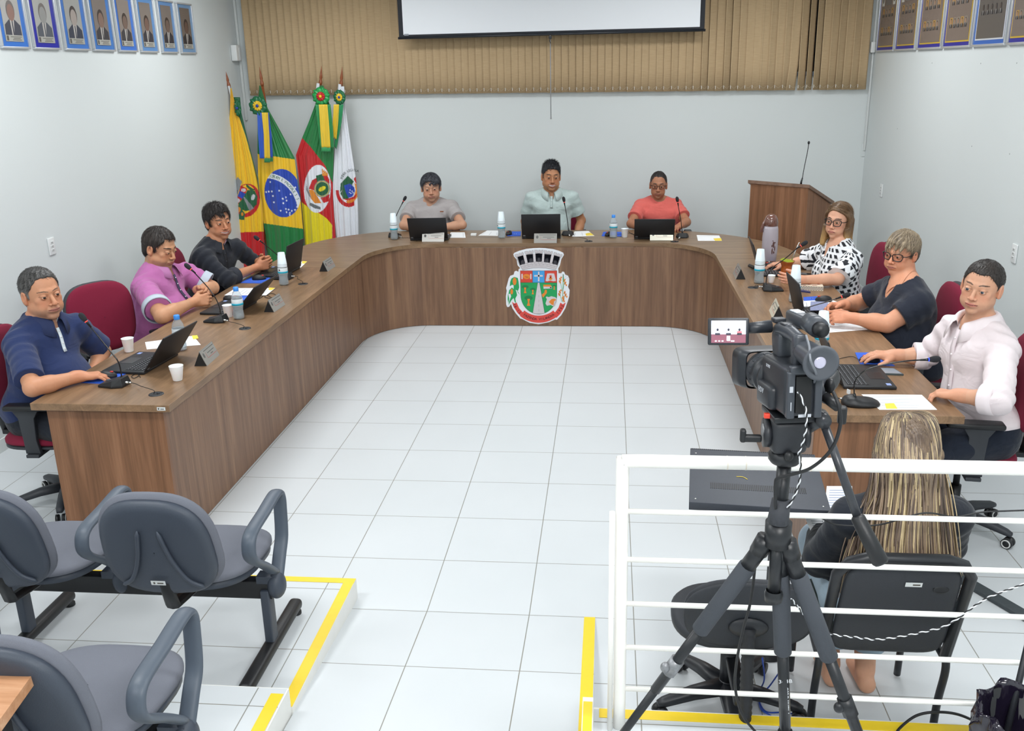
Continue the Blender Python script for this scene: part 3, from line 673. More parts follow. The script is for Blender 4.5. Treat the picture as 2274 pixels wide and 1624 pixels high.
# seating tiers, the ramp between them and the platform on the right
RZ = lambda y: .088*max(0, -4.94-y)
PZ = .18; PY = -5.775; PX = 2.075; T1 = .096; TX = 1.015
def platform(name, x0, x1, y0, y1, z, zb=0.):
    m = MB(); m.box(((x0+x1)/2, (y0+y1)/2, (z+zb)/2+.0), (x1-x0, y1-y0, z-zb)); return m
m = platform('a', XL, TX, -5.745, -4.856, T1-.002); m.box(((XL+TX)/2, (-5.745-4.856)/2, T1-.001), (TX-XL, .889, .002)); o = struct('trim_1', platform('a', XL, TX, -5.745, -4.856, T1), RISER); 
m = MB(); m.box(((XL+TX)/2-.002, (-5.745-4.858)/2, T1+.0005), (TX-XL-.004, .885, .001)); struct('floor_tier', m, TILEM)
struct('trim_2', platform('b', XL, TX-.005, YF, -5.745, .178), RISER)
m = MB(); m.box(((XL+TX)/2-.004, (YF-5.75)/2, .1785), (TX-XL-.012, -5.75-YF, .001)); struct('floor_upper_tier', m, TILEM)
m = MB(); yy = [-4.94, -5.7, -6.5, YF]; m.add([(x, y, RZ(y)+.0005) for y in (-4.94, YF) for x in (TX, PX+.012)]+[(x, YF, -.01) for x in (TX, PX+.012)]+[(x, -4.94, -.01) for x in (TX, PX+.012)],
    [(0, 2, 3, 1), (1, 3, 5, 7), (0, 6, 4, 2)], 0, False); struct('floor_ramp', m, TILEM)
struct('trim_3', platform('c', PX+.013, XR, YF, PY, PZ), RISER)
m = MB(); m.box(((PX+XR)/2+.012, (YF+PY)/2-.004, PZ+.0005), (XR-PX-.012, PY-YF-.012, .001)); struct('floor_platform', m, TILEM)
def tape(pts, name, label):
    m = MB()
    for (a, b, w) in pts:
        a = np.array(a); b = np.array(b); d = nrm(b-a); n = V(-d[1], d[0], 0)*w/2
        m.add([a-n, a+n, b+n, b-n, a-n+V(0, 0, .0012), a+n+V(0, 0, .0012), b+n+V(0, 0, .0012), b-n+V(0, 0, .0012)], [(4, 7, 6, 5), (0, 1, 2, 3), (0, 4, 5, 1), (1, 5, 6, 2), (2, 6, 7, 3), (3, 7, 4, 0)], 0, False)
    tag(m.build(name, TAPE), label, 'tape')
z = T1+.0015
tape([((XL, -4.856-.022, z), (TX, -4.856-.022, z), .040)], 'safety_tape', 'yellow tape strip along the front edge of the lower left tier')
tape([((TX-.025, -4.898, z), (TX-.025, -5.742, z), .046)], 'safety_tape', 'yellow tape strip along the walkway side of the lower left tier')
tape([((TX-.035, -5.78, .1795), (TX-.035, -7.4, .1795), .046)], 'safety_tape', 'yellow tape strip on the upper left tier at the bottom of the picture')
m = MB(); a, b = -4.95, PY+.01; x0, x1 = PX-.037, PX+.010
m.add([(x0, a, RZ(a)+.0015), (x1, a, RZ(a)+.0015), (x1, b-1.3, RZ(b-1.3)+.0015), (x0, b-1.3, RZ(b-1.3)+.0015)], [(0, 3, 2, 1)], 0, False); tag(m.build('safety_tape', TAPE, solid=.001), 'yellow tape strip up the right edge of the ramp', 'tape')
tape([((PX+.035, PY-.03, PZ+.0015), (XR-.6, PY-.03, PZ+.0015), .046)], 'safety_tape', 'yellow tape strip along the front edge of the railing platform')
# window behind the blind
WFR = mat('window_frame_grey', '5d6a78', rough=.4); GL = mat('night_glass', '10151a', rough=.05)
wf = MB(); X0, X1, Z0, Z1 = -1.62, 4.40, 2.13, 3.2
for (c, d) in (((X0+.02, 0, (Z0+Z1)/2), (.04, .03, Z1-Z0)), ((X1-.02, 0, (Z0+Z1)/2), (.04, .03, Z1-Z0)), (((X0+X1)/2, 0, Z0+.02), (X1-X0, .03, .04)), (((X0+X1)/2, 0, Z1-.02), (X1-X0, .03, .04)), (((X0+X1)/2, 0, (Z0+Z1)/2), (.04, .03, Z1-Z0))):
    wf.box((c[0], YB-.018, c[2]), d)
w = struct('window_1', wf, WFR); g = MB(); g.box(((X0+X1)/2, YB-.010, (Z0+Z1)/2), (X1-X0-.06, .006, Z1-Z0-.06)); g.build('pane', GL, w)
# cable ducts in the two back corners
DUCT = mat('cable_duct_white', 'd5d9d8', rough=.5)
m = MB(); m.box((XL+.014, YB-.014, 2.55), (.026, .026, 1.5), bev=.004); struct('trim_4', m, DUCT)
m = MB(); m.box((XR-.012, YB-.016, 2.35), (.020, .020, 1.9), bev=.003); struct('trim_5', m, DUCT)
# ---- vertical blind
def blind():
    root = empty('vertical_blind', (0, 1.38, 0), label='tan fabric vertical blind hanging across the back wall', cat='blind')
    T = NT('blind_fabric'); tc = T.n('ShaderNodeTexCoord'); mp = T.n('ShaderNodeMapping'); mp.inputs['Scale'].default_value = (6, 6, 90); T.l(tc.outputs['Object'], mp.inputs[0])
    nz = T.n('ShaderNodeTexNoise', Scale=2., Detail=6.); T.l(mp.outputs[0], nz.inputs['Vector']); cr = T.n('ShaderNodeMix', data_type='RGBA'); cr.inputs[6].default_value = (*hexc('b09672'), 1); cr.inputs[7].default_value = (*hexc('cbb28d'), 1)
    T.l(nz.outputs[0], cr.inputs[0]); T.l(cr.outputs[2], T.b.inputs['Base Color']); T.b.inputs['Roughness'].default_value = .9
    bp = T.n('ShaderNodeBump', Strength=.3, Distance=.002); T.l(nz.outputs[0], bp.inputs['Height']); T.l(bp.outputs[0], T.b.inputs['Normal'])
    x0, x1 = -1.60, 4.62; n = 86; st = (x1-x0)/n; r = np.random.default_rng(3); cord = MB(); wt = MB(); zb = 2.02; pts = []
    for i in range(n):
        x = x0+st*(i+.5); f = i/n; a = .20+.05*r.normal(); w = .089
        if f > .62: a += .14*math.sin(i*1.3)+.1*r.normal()
        if i in (62, 64, 66, 67, 77, 78, 79): a += .34
        z0_ = 2.052-.062*f+.0015*math.sin(i*1.7); x_sh = .0
        M = Matrix.Translation((x, 0, 0)) @ Matrix.Rotation(a, 4, 'Z'); vs = []; k = 6; lean = .03 if i == 76 else 0
        for z_, l_ in ((z0_, lean), (z0_+.25, lean*.4), (ZC-.12, 0)):
            for j in range(k+1): u = -w/2+w*j/k; vs.append((u-l_, .004*(1-(2*u/w)**2), z_))
        s_ = MB(); s_.add([M @ Vector(v) for v in vs], [(q*(k+1)+j, q*(k+1)+j+1, (q+1)*(k+1)+j+1, (q+1)*(k+1)+j) for q in range(2) for j in range(k)])
        s_.build('slat', T.m, root, solid=.0008)
        e = M @ Vector((-w/2, -.004, z0_+.05)); pts.append(np.array(e)); wt.box((e[0]+.004, e[1]-.003, z0_+.035), (.004, .004, .03))
    for a, b in zip(pts[:-1], pts[1:]): cord.tube([a, (a+b)/2+V(0, -.006, -.028), b], .0012, seg=4)
    wt.build('clip', mat('clip_white', 'e8e6df'), root); cord.build('bead_chain', mat('chain_cream', 'c9bda2'), root)
    h = MB(); h.box(((x0+x1)/2, 0, ZC-.10), (x1-x0+.05, .045, .04), bev=.004); h.build('headrail', DUCT, root)
blind()
# ---- projection screen with its pull rod
sc = empty('projection_screen', (0, 1.16, 0), label='white projection screen with black border hanging before the blind', cat='screen')
a = ony(886, 76, 1.16); b = ony(1564, 76, 1.16); zt = 3.28; zb = (a[2]+b[2])/2; X0, X1 = a[0], b[0]
sk = (b[2]-a[2])/(b[0]-a[0])
m = MB(); m.box(((X0+X1)/2, 0, (zt+zb)/2), (X1-X0, .002, zt-zb)); m.build('border', mat('screen_black', '1b1e26', rough=.7), sc)
m = MB(); m.box(((X0+X1)/2, -.0025, (zt+zb+.03)/2), (X1-X0-.09, .002, zt-zb-.03)); m.build('fabric', mat('screen_white', 'eef2f7', rough=.7), sc)
m = MB(); m.tube([(X0-.01, 0, zb), (X1+.01, 0, zb)], .012, seg=12); m.build('bottom_bar', mat('bar_black', '20242b', rough=.3), sc)
xr = ony(1222, 80, 1.16)[0]; m = MB(); zr = ony(1222, 262, 1.16)[2]; m.tube([(xr, -.003, zb-.01), (xr, -.003, zr)], .0045, seg=8); m.tube([(xr, -.003, zr+.004), (xr, -.003, zr-.012)], .007, seg=8)
m.build('pull_rod', mat('rod_grey', '9a9da0', rough=.35), sc); m = MB(); m.box((xr, -.006, zb-.03), (.03, .012, .025), bev=.003); m.tube([(xr, -.01, zb-.04), (xr-.008, -.012, zb-.06), (xr+.004, -.01, zb-.085)], .003, seg=6); m.build('rod_clip', mat('clip_black', '2a2c30'), sc)
m = MB(); m.box((X0+.075, -.0042, zb+.03), (.045, .0006, .016)); m.build('maker_label', mat('label_grey', '8a8f98'), sc)
m = MB(); m.box(((X0+X1)/2, .0, zt+.02), (X1-X0+.1, .07, .07), bev=.01); m.build('casing', DUCT, sc)
# ---- framed pictures. Left wall: single portraits; right wall: year panels of small portraits
ALU = mat('frame_silver', 'c9cdd2', rough=.3, metal=.5, noise=.03, nscale=50)
PGL = mat('photo_paper', '9a938c', rough=.35)
def bust(mb, cx, cz, w, skin_i, suit_i, hair_i, y=0.):
    """a plain half-length figure printed on the paper: suit, neck, face, hair (material slots)"""
    E = lambda c, r, mi, yy, a0=0, a1=2*pi: mb.add([(c[0]+r[0]*cos(a0+(a1-a0)*k/18), yy, c[1]+r[1]*sin(a0+(a1-a0)*k/18)) for k in range(19)], [list(range(19))], mi, False)
    mb.add([(cx-w*.46, y-.0004, cz-w*.62), (cx+w*.46, y-.0004, cz-w*.62), (cx+w*.44, y-.0004, cz-w*.28), (cx+w*.16, y-.0004, cz-w*.1), (cx-w*.16, y-.0004, cz-w*.1), (cx-w*.44, y-.0004, cz-w*.28)], [(0, 1, 2, 3, 4, 5)], suit_i, False)
    mb.add([(cx-w*.10, y-.0006, cz-w*.62), (cx+w*.02, y-.0006, cz-w*.62), (cx+w*.12, y-.0006, cz-w*.1), (cx-w*.12, y-.0006, cz-w*.1)], [(0, 1, 2, 3)], 3, False)
    mb.add([(cx-w*.035, y-.0008, cz-w*.62), (cx+w*.035, y-.0008, cz-w*.62), (cx+w*.03, y-.0008, cz-w*.14), (cx-w*.03, y-.0008, cz-w*.14)], [(0, 1, 2, 3)], suit_i, False)
    E((cx, cz+w*.20), (w*.235, w*.33), hair_i, y-.0006); E((cx, cz+w*.13), (w*.20, w*.28), skin_i, y-.0009)
def picture(wall, y, z, w, h, mats_, label, grp, kind, i):
    sg = 1 if wall == 'L' else -1
    # frame plane: local x along the wall, local -y towards the room
    rz = pi/2*sg; root = empty('framed_portrait' if kind == 'p' else 'framed_photo_panel', (XL+.012 if sg == 1 else XR-.012, y, z), rz=rz, label=label, cat='picture', group=None)
    m = MB(); fw = .014 if kind == 'p' else .016
    for c, d in (((0, 0, h/2-fw/2), (w, .022, fw)), ((0, 0, -h/2+fw/2), (w, .022, fw)), ((-w/2+fw/2, 0, 0), (fw, .022, h-2*fw)), ((w/2-fw/2, 0, 0), (fw, .022, h-2*fw))): m.box(c, d, bev=.003)
    m.build('frame', ALU, root)
    m = MB(); m.box((0, .002, 0), (w-2*fw+.002, .004, h-2*fw+.002)); m.build('mount', mats_[0], root)
    if kind == 'p':
        pw, ph = w*.62, h*.80; m = MB(); m.box((0, -.0015, .0), (pw, .002, ph)); ph_ = m.build('photo', [mats_[1]], root)
        m = MB(); m.v = []; bust(m, 0, -ph*.06, pw*.98, 1, 2, 0, y=-.003); m.build('portrait_figure', [mats_[2], mats_[3], mats_[4], mat('print_shirt', 'b9b4ae')], ph_)
        m = MB(); m.box((0, -.0045, -ph*.44), (pw*.98, .001, ph*.11)); c = m.build('caption_plate', mat('caption_silver', 'a9a9a2', rough=.4), root)
        m = MB(); m.box((-pw*.40, -.0055, -ph*.44), (pw*.10, .0006, ph*.085))
        for k_, (x_, l_) in enumerate(((.08, .62), (.12, .40), (.12, .5))): m.box((pw*x_, -.0055, -ph*(.415+.027*k_)), (pw*l_, .0006, ph*.010))
        m.build('caption_print', mat('print_dark', '55504a'), c)
    else:
        pw, ph = w*.80, h*.84; m = MB(); m.box((-.0, -.0005, 0), (pw+.03, .002, ph+.022)); m.build('gold_border', mats_[1], root)
        m = MB(); m.box((0, -.0022, .0), (pw, .002, ph)); p_ = m.build('photo_sheet', mats_[2], root)
        r = np.random.default_rng(i+5); m = MB(); zz = [.02, -.27] if kind == 'g' else [.10, -.16]
        for row, (z_, n_) in enumerate(((zz[0], 4), (zz[1], 5))):
            for k_ in range(n_):
                cx = pw*(-.40+.80*(k_+.5)/n_)+(0 if n_ == 5 else 0); bw = pw*.125
                if kind == 'g': m.add([(cx-bw*.52, -.0036, ph*z_-bw*.62), (cx+bw*.52, -.0036, ph*z_-bw*.62), (cx+bw*.52, -.0036, ph*z_+bw*.62), (cx-bw*.52, -.0036, ph*z_+bw*.62)], [(0, 1, 2, 3)], 4 if k_ % 3 else 5, False)
                bust(m, cx, ph*z_, bw, 1, 2, 0, y=-.0042)
        m.build('small_portraits', [mats_[3], mats_[4], mats_[5], mat('print_shirt', 'b9b4ae'), mat('print_backdrop', '8b8072'), mat('print_backdrop_warm', 'b08a4c')], p_)
        if kind == 'g':
            m = MB()
            for q in (-1, 1): m.box((q*pw*.37, -.0036, ph*.22), (pw*.15, .001, ph*.17))
            bd = m.build('crest_card', mat('card_white', 'c9c9c2'), p_); m = MB()
            for q in (-1, 1): m.ell((q*pw*.37, -.0045, ph*.225), (pw*.045, .0006, ph*.05), nu=12, nv=8)
            m.build('crest_mark', mat('print_dark', '55504a'), bd)
            m = MB(); m.box((0, -.0036, ph*.24), (pw*.40, .001, ph*.20)); m.build('title_photo', mat('title_tone', '6e6a68'), p_)
BL = [mat('mount_blue%d' % k, c, rough=.4) for k, c in enumerate(('2f6fc4', '151a9c', '3a72c0', '3f74b8', '3d6fc0', '5a86b8', '5f86b4', '6d8fb2'))]
bgs = ['a9a7a3', 'a8a8a4', 'a0a09c', '7c726c', '857b74', '7c736c', '756c66', '6b6058']; sk_ = ['8b6a5e', '8f8f8c', 'a0958e', '7d6458', '6d5a50', '6d564c', '66544c', '5f4a40']; su = ['3b3d49', '4e535c', '2f3444', '37353a', '3a383c', '36343a', '302e34', '2c292c']
xs = [(4, 67), (76, 135), (145, 200), (208, 256), (264, 305), (313, 351), (360, 395), (402, 435)]
DESC = ['blue-mounted framed portrait above the polo man, at the left edge of the picture', 'dark navy-mounted framed portrait, second from the left edge', 'framed portrait of a pale man on bright blue mount, third from left', 'framed portrait with tan open-jacket figure, fourth from the left on the left wall',
        'framed portrait fifth from left on the left wall, blue mount', 'framed portrait with grey-blue mount, third from the back corner', 'framed portrait with grey-blue mount, second from the back corner', 'framed portrait nearest the white wall box in the back left corner']
for i, (a_, b_) in enumerate(xs):
    za = onx((a_+b_)/2, 111, XL+.012)[2]; ya = onx(a_, 109, XL+.012)[1]; yb = onx(b_, 110, XL+.012)[1]; h = .435
    picture('L', (ya+yb)/2, 2.455+h/2, abs(yb-ya), h, (BL[i], mat('bg%d' % i, bgs[i], rough=.4), mat('ph_hair%d' % i, '3a2f2a' if i not in (0, 1) else '6d6560'), mat('ph_skin%d' % i, sk_[i]), mat('ph_suit%d' % i, su[i])), DESC[i], 'g', 'p', i)
NAVY = mat('mount_navy', '23238c', rough=.4); GOLD = mat('gold_edge', 'c9a93c', rough=.35); SHEET = mat('sheet_brown', '776a62', rough=.4, noise=.06, nscale=20)
xs = [(1946, 1985), (1987, 2032), (2036, 2090), (2092, 2154), (2157, 2231), (2235, 2300)]
DESC = ['narrowest framed photo panel on the right wall, beside the back corner', 'framed panel of small portraits, second from the back right corner', 'framed panel of small portraits, third from the back right corner', 'framed panel of small portraits with gold edge, left of the light blue one', 'light blue mounted panel of dim portraits with white inner edge', 'navy framed photo panel cut off by the right edge of the picture']
for i, (a_, b_) in enumerate(xs):
    yr = [onx(q, 113, XR-.012)[1] for q in (a_, b_)]; h = .66
    if i == 4: ms = (mat('mount_sky', '2f63b4', rough=.4), mat('white_edge', 'c9ccd2'), mat('sheet_grey', '5d5854', rough=.4), mat('p_hair', '2f2a28'), mat('p_skin_d', '4c403a'), mat('p_suit', '2b2a2e'))
    else: ms = (NAVY, GOLD, SHEET, mat('p_hair', '2f2a28'), mat('p_skin', 'a07c66'), mat('p_suit', '2b2a2e'))
    picture('R', sum(yr)/2, 2.335+h/2, abs(yr[1]-yr[0])-.004, h, ms, DESC[i], 'g', 'g' if i != 4 else 'h', i)
# ---- small things fixed to the walls
WP = mat('plastic_white', 'e4e7e7', rough=.4)
p0 = onx(524, 118, XL+.03); r = empty('wall_alarm_box', (XL, p0[1], p0[2]), label='small white plastic box on the left wall near the back corner', cat='alarm box')
m = MB(); m.box((.032, 0, 0), (.06, .13, .155), bev=.008); m.build('housing', WP, r); m = MB(); m.box((.063, .03, -.01), (.004, .055, .12), bev=.002); m.build('cover', mat('plastic_white2', 'd4d8da', rough=.4), r)
def outlet(wall, px, py, label, pin=True, w=.075, h=.118):
    sg = 1 if wall == 'L' else -1; X = XL if sg == 1 else XR; p = onx(px, py, X+sg*.006); r = empty('wall_outlet', (X+sg*.0005, p[1], p[2]), rz=pi/2*sg, label=label, cat='outlet')
    m = MB(); m.box((0, -.005, 0), (w, .009, h), bev=.003); m.build('plate', WP, r)
    if pin:
        for k_ in (-1, 0, 1):
            m = MB(); m.box((0, -.010, k_*.026), (.034, .004, .020), bev=.002); s_ = m.build('socket', mat('socket_white', 'd6d9d8'), r); m = MB()
            for q in (-.007, 0, .007): m.ell((q, -.0125, k_*.026), (.0022, .001, .0022), nu=8, nv=6)
            m.build('pin_hole', mat('hole_dark', '3a3a3a'), s_)
outlet('L', 115, 547, 'white wall outlet on the left wall above the navy polo man')
outlet('R', 2252, 563, 'white wall outlet on the right wall above the pale shirted man')
outlet('R', 1957, 423, 'white wall outlet on the right wall behind the lectern')
m = MB(); p = onx(1940, 105, XR-.02); m.box((XR-.028, p[1]+.0, p[2]), (.04, .05, .10), bev=.008); tag(m.build('wall_sensor', WP), 'small white sensor on the duct in the back right corner', 'sensor')
m = MB(); p = ony(1918, 334, YB); m.box((p[0], YB-.004, p[2]), (.05, .007, .12), bev=.002); tag(m.build('blank_wall_plate', WALLM), 'blank white plate low in the back right corner', 'wall plate')
m = MB()
for k_, (px, py) in enumerate(((1993, 286), (2158, 325), (2242, 342), (2070, 140), (2178, 141), (2258, 140))): p = onx(px, py, XR); m.ell((XR, p[1], p[2]), (.002, .004, .005), nu=8, nv=6)
struct('trim_6', m, mat('screw_hole', '8b9492'))
# ================================================================ the U-shaped council desk
ZT = .765
def wood_mat(name, ca, cb, cc, vert=True, rough=.42, sc=1.):
    T = NT(name); tc = T.n('ShaderNodeTexCoord'); mp = T.n('ShaderNodeMapping'); mp.inputs['Scale'].default_value = tuple(q*sc for q in ((14, 14, .55) if vert is True else ((14, 1.2, 14) if vert == 'y' else (1.2, 14, 14)))); T.l(tc.outputs['Object'], mp.inputs[0])
    a = T.n('ShaderNodeTexNoise', Scale=1.3, Detail=6., Distortion=.7); T.l(mp.outputs[0], a.inputs['Vector']); f = T.n('ShaderNodeTexNoise', Scale=9., Detail=5.); T.l(mp.outputs[0], f.inputs['Vector'])
    r = T.n('ShaderNodeValToRGB'); e = r.color_ramp.elements; e[0].position = .3; e[0].color = (*hexc(ca), 1); e[1].position = .72; e[1].color = (*hexc(cc), 1); q = r.color_ramp.elements.new(.5); q.color = (*hexc(cb), 1)
    ad = T.n('ShaderNodeMath', operation='MULTIPLY_ADD'); ad.inputs[1].default_value = .35; T.l(f.outputs[0], ad.inputs[0]); s_ = T.n('ShaderNodeMath', operation='MULTIPLY'); s_.inputs[1].default_value = .68; T.l(a.outputs[0], s_.inputs[0]); T.l(s_.outputs[0], ad.inputs[2])
    T.l(ad.outputs[0], r.inputs[0]); T.l(r.outputs[0], T.b.inputs['Base Color']); T.b.inputs['Roughness'].default_value = rough; T.b.inputs['Specular IOR Level'].default_value = .45
    bp = T.n('ShaderNodeBump', Strength=.15, Distance=.001); T.l(f.outputs[0], bp.inputs['Height']); T.l(bp.outputs[0], T.b.inputs['Normal']); return T.m
WV = wood_mat('walnut_panel', '614636', '7b5c47', '957358'); WVE = wood_mat('walnut_end_panel', '64452f', '80593f', '9c7053')
WTX = wood_mat('walnut_top_across', '6c543f', '7f664d', '967a5d', 'x', .33); WTY = wood_mat('walnut_top_along', '6c533d', '82664c', '9b7a5c', 'y', .33)
desk = empty('council_desk', (0, 0, 0), label='large U-shaped walnut council desk with curved inner corners', cat='desk')
def arc(cx, cy, r, a0, a1, n=18, e=1.): return [(cx+r*cos(a0+(a1-a0)*k/n), cy+r*e*sin(a0+(a1-a0)*k/n)) for k in range(n+1)]
# inner edge of the worktop (left wing near end -> back -> right wing near end)
IX0, IX1, IYB, NY = .045, 3.005, -.175, -4.46
inner = [(IX0, NY)]+arc(IX0+.52, IYB-.62, .52, pi, pi/2, 16, 1.19)+arc(IX1-.52, IYB-.62, .52, pi/2, 0, 16, 1.19)+[(IX1, NY)]
OX0, OX1, OYB = -.66, 3.69, .525
outer = [(OX1, NY)]+arc(2.44, -.9, 1.25, 0, pi/2, 20, 1.128)+arc(.28, -.5, .94, pi/2, pi, 18, 1.106)+[(OX0, NY)]
def strip_top(name, m_, sel_in, sel_out):
    mb = MB(); n = min(len(sel_in), len(sel_out)); pts = sel_in+sel_out[::-1]; mb.prism(pts, ZT-.036, ZT); mb.build(name, m_, desk, bevel=.002, angle=60)
YJ = -1.25
# three boards as joined in the photo: two wings and the back, each with its own grain
mb = MB(); mb.prism([(OX0, NY), (IX0, NY), (IX0, YJ), (OX0, YJ)], ZT-.036, ZT); mb.build('worktop', WTY, desk, bevel=.002, angle=60)
mb = MB(); mb.prism([(IX1, NY), (OX1, NY), (OX1, YJ), (IX1, YJ)], ZT-.036, ZT); mb.build('worktop', WTY, desk, bevel=.002, angle=60)
back = [(IX0, YJ-.0)]+inner[1:-1]+[(IX1, YJ)]+[(OX1, YJ)]+outer[1:-1]+[(OX0, YJ)]
bm = bmesh.new(); vv = [bm.verts.new((p[0], p[1], ZT-.036)) for p in back]; f = bm.faces.new(vv); f.normal_update()
r = bmesh.ops.extrude_face_region(bm, geom=[f]); top = [g for g in r['geom'] if isinstance(g, bmesh.types.BMVert)]; bmesh.ops.translate(bm, verts=top, vec=(0, 0, .036)); bmesh.ops.recalc_face_normals(bm, faces=bm.faces[:]); bmesh.ops.triangulate(bm, faces=[q for q in bm.faces if len(q.verts) > 4])
me = bpy.data.meshes.new('worktop'); bm.to_mesh(me); bm.free(); link('worktop', me, desk, WTX)
# front panels under the inner edge (curved with it)
PI0, PI1 = IX0-.055, IX1+.055
pin = [(PI0, NY+.06)]+arc(PI0+.52, IYB-.02-.60, .52, pi, pi/2, 16, 1.15)+arc(PI1-.52, IYB-.02-.60, .52, pi/2, 0, 16, 1.15)+[(PI1, NY+.06)]
def wall_strip(pts, th, z0, z1, name, m_):
    mb = MB(); n = len(pts); off = []
    for i, p in enumerate(pts):
        a = np.array(pts[max(i-1, 0)]); b = np.array(pts[min(i+1, n-1)]); t = nrm(b-a); off.append((p[0]-t[1]*th, p[1]+t[0]*th))
    vs = [(p[0], p[1], z) for z in (z0, z1) for p in pts]+[(p[0], p[1], z) for z in (z0, z1) for p in off]; fs = []
    for i in range(n-1):
        fs += [(i, i+1, n+i+1, n+i), (2*n+i+1, 2*n+i, 3*n+i, 3*n+i+1), (n+i, n+i+1, 3*n+i+1, 3*n+i), (i+1, i, 2*n+i, 2*n+i+1)]
    fs += [(0, n, 3*n, 2*n), (n-1, 3*n-1, 4*n-1, 2*n-1)]; mb.add(vs, fs, 0, True); o = mb.build(name, m_, desk); md = o.modifiers.new('e', 'EDGE_SPLIT'); md.split_angle = .6; return o
k1 = 9; wall_strip(pin[:k1+1], .018, .004, ZT-.037, 'front_panel', WV); wall_strip(pin[k1:-k1], .018, .004, ZT-.037, 'front_panel', WV); wall_strip(pin[-k1-1:], .018, .004, ZT-.037, 'front_panel', WV)
for (a_, b_) in ((OX0+.055, PI0+.001), (PI1-.001, OX1-.105)):
    mb = MB(); mb.box(((a_+b_)/2, NY+.05, (ZT-.037)/2+.002), (b_-a_, .025, ZT-.041)); mb.build('end_panel', WVE, desk, bevel=.001)
# inventory sticker and the black cable grommets
mb = MB(); mb.box((.005, NY-.0008, ZT-.018), (.042, .001, .017)); st = mb.build('inventory_sticker', mat('sticker_silver', 'd5d8d8', rough=.4), desk)
mb = MB(); mb.ell((-.008, NY-.0015, ZT-.018), (.004, .0006, .005), nu=8, nv=6); mb.box((.010, NY-.0015, ZT-.019), (.018, .0006, .004)); mb.build('sticker_print', mat('print_dark', '55504a'), st)
GROM = mat('grommet_black', '1d1e22', rough=.45)
GPX = [(347, 876), (544, 730), (673, 631), (1307, 536), (1498, 537), (1672, 639), (1842, 893)]
GP = [onz(x, y, ZT) for x, y in GPX]
for g in GP:
    mb = MB(); mb.lathe([(0, 0.001), (.026, .0035), (.0355, .003), (.037, 0)], 28, c=(g[0], g[1], ZT)); mb.ell((g[0]+.008, g[1]+.004, ZT+.004), (.008, .006, .003), nu=10, nv=6); mb.build('cable_grommet', GROM, desk)
# ================================================================ things on the desk
def pj(X):
    d = np.array(X, float)-CAM; z = d@CF; return V(1137+FPX*(d@CR)/z, 812-FPX*(d@CU)/z)
BLK = mat('plastic_black', '17181b', rough=.45, bump=.1); BLKG = mat('plastic_black_gloss', '101114', rough=.15); CHAR = mat('laptop_black', '1b1c20', rough=.5, noise=.08, nscale=300)
KEYM = mat('key_dark', '232428', rough=.6); LEGEND = mat('key_legend', 'a8aab0', rough=.6); SCRN = mat('laptop_screen', '0b0d12', rough=.15)
CABLE = mat('cable_black', '16171a', rough=.5); STEEL = mat('steel', 'c9c9c6', rough=.25, metal=.9); PAPER = mat('paper_white', 'f1f3f5', rough=.8); INK = mat('ink_grey', '8d929b', rough=.8)
YEL = mat('sticky_yellow', 'efd34a', rough=.7); BLUE = mat('pad_blue', '2c5fcf', rough=.7, bump=.2, bscale=400); RED = mat('accent_red', 'd23a34', rough=.4)
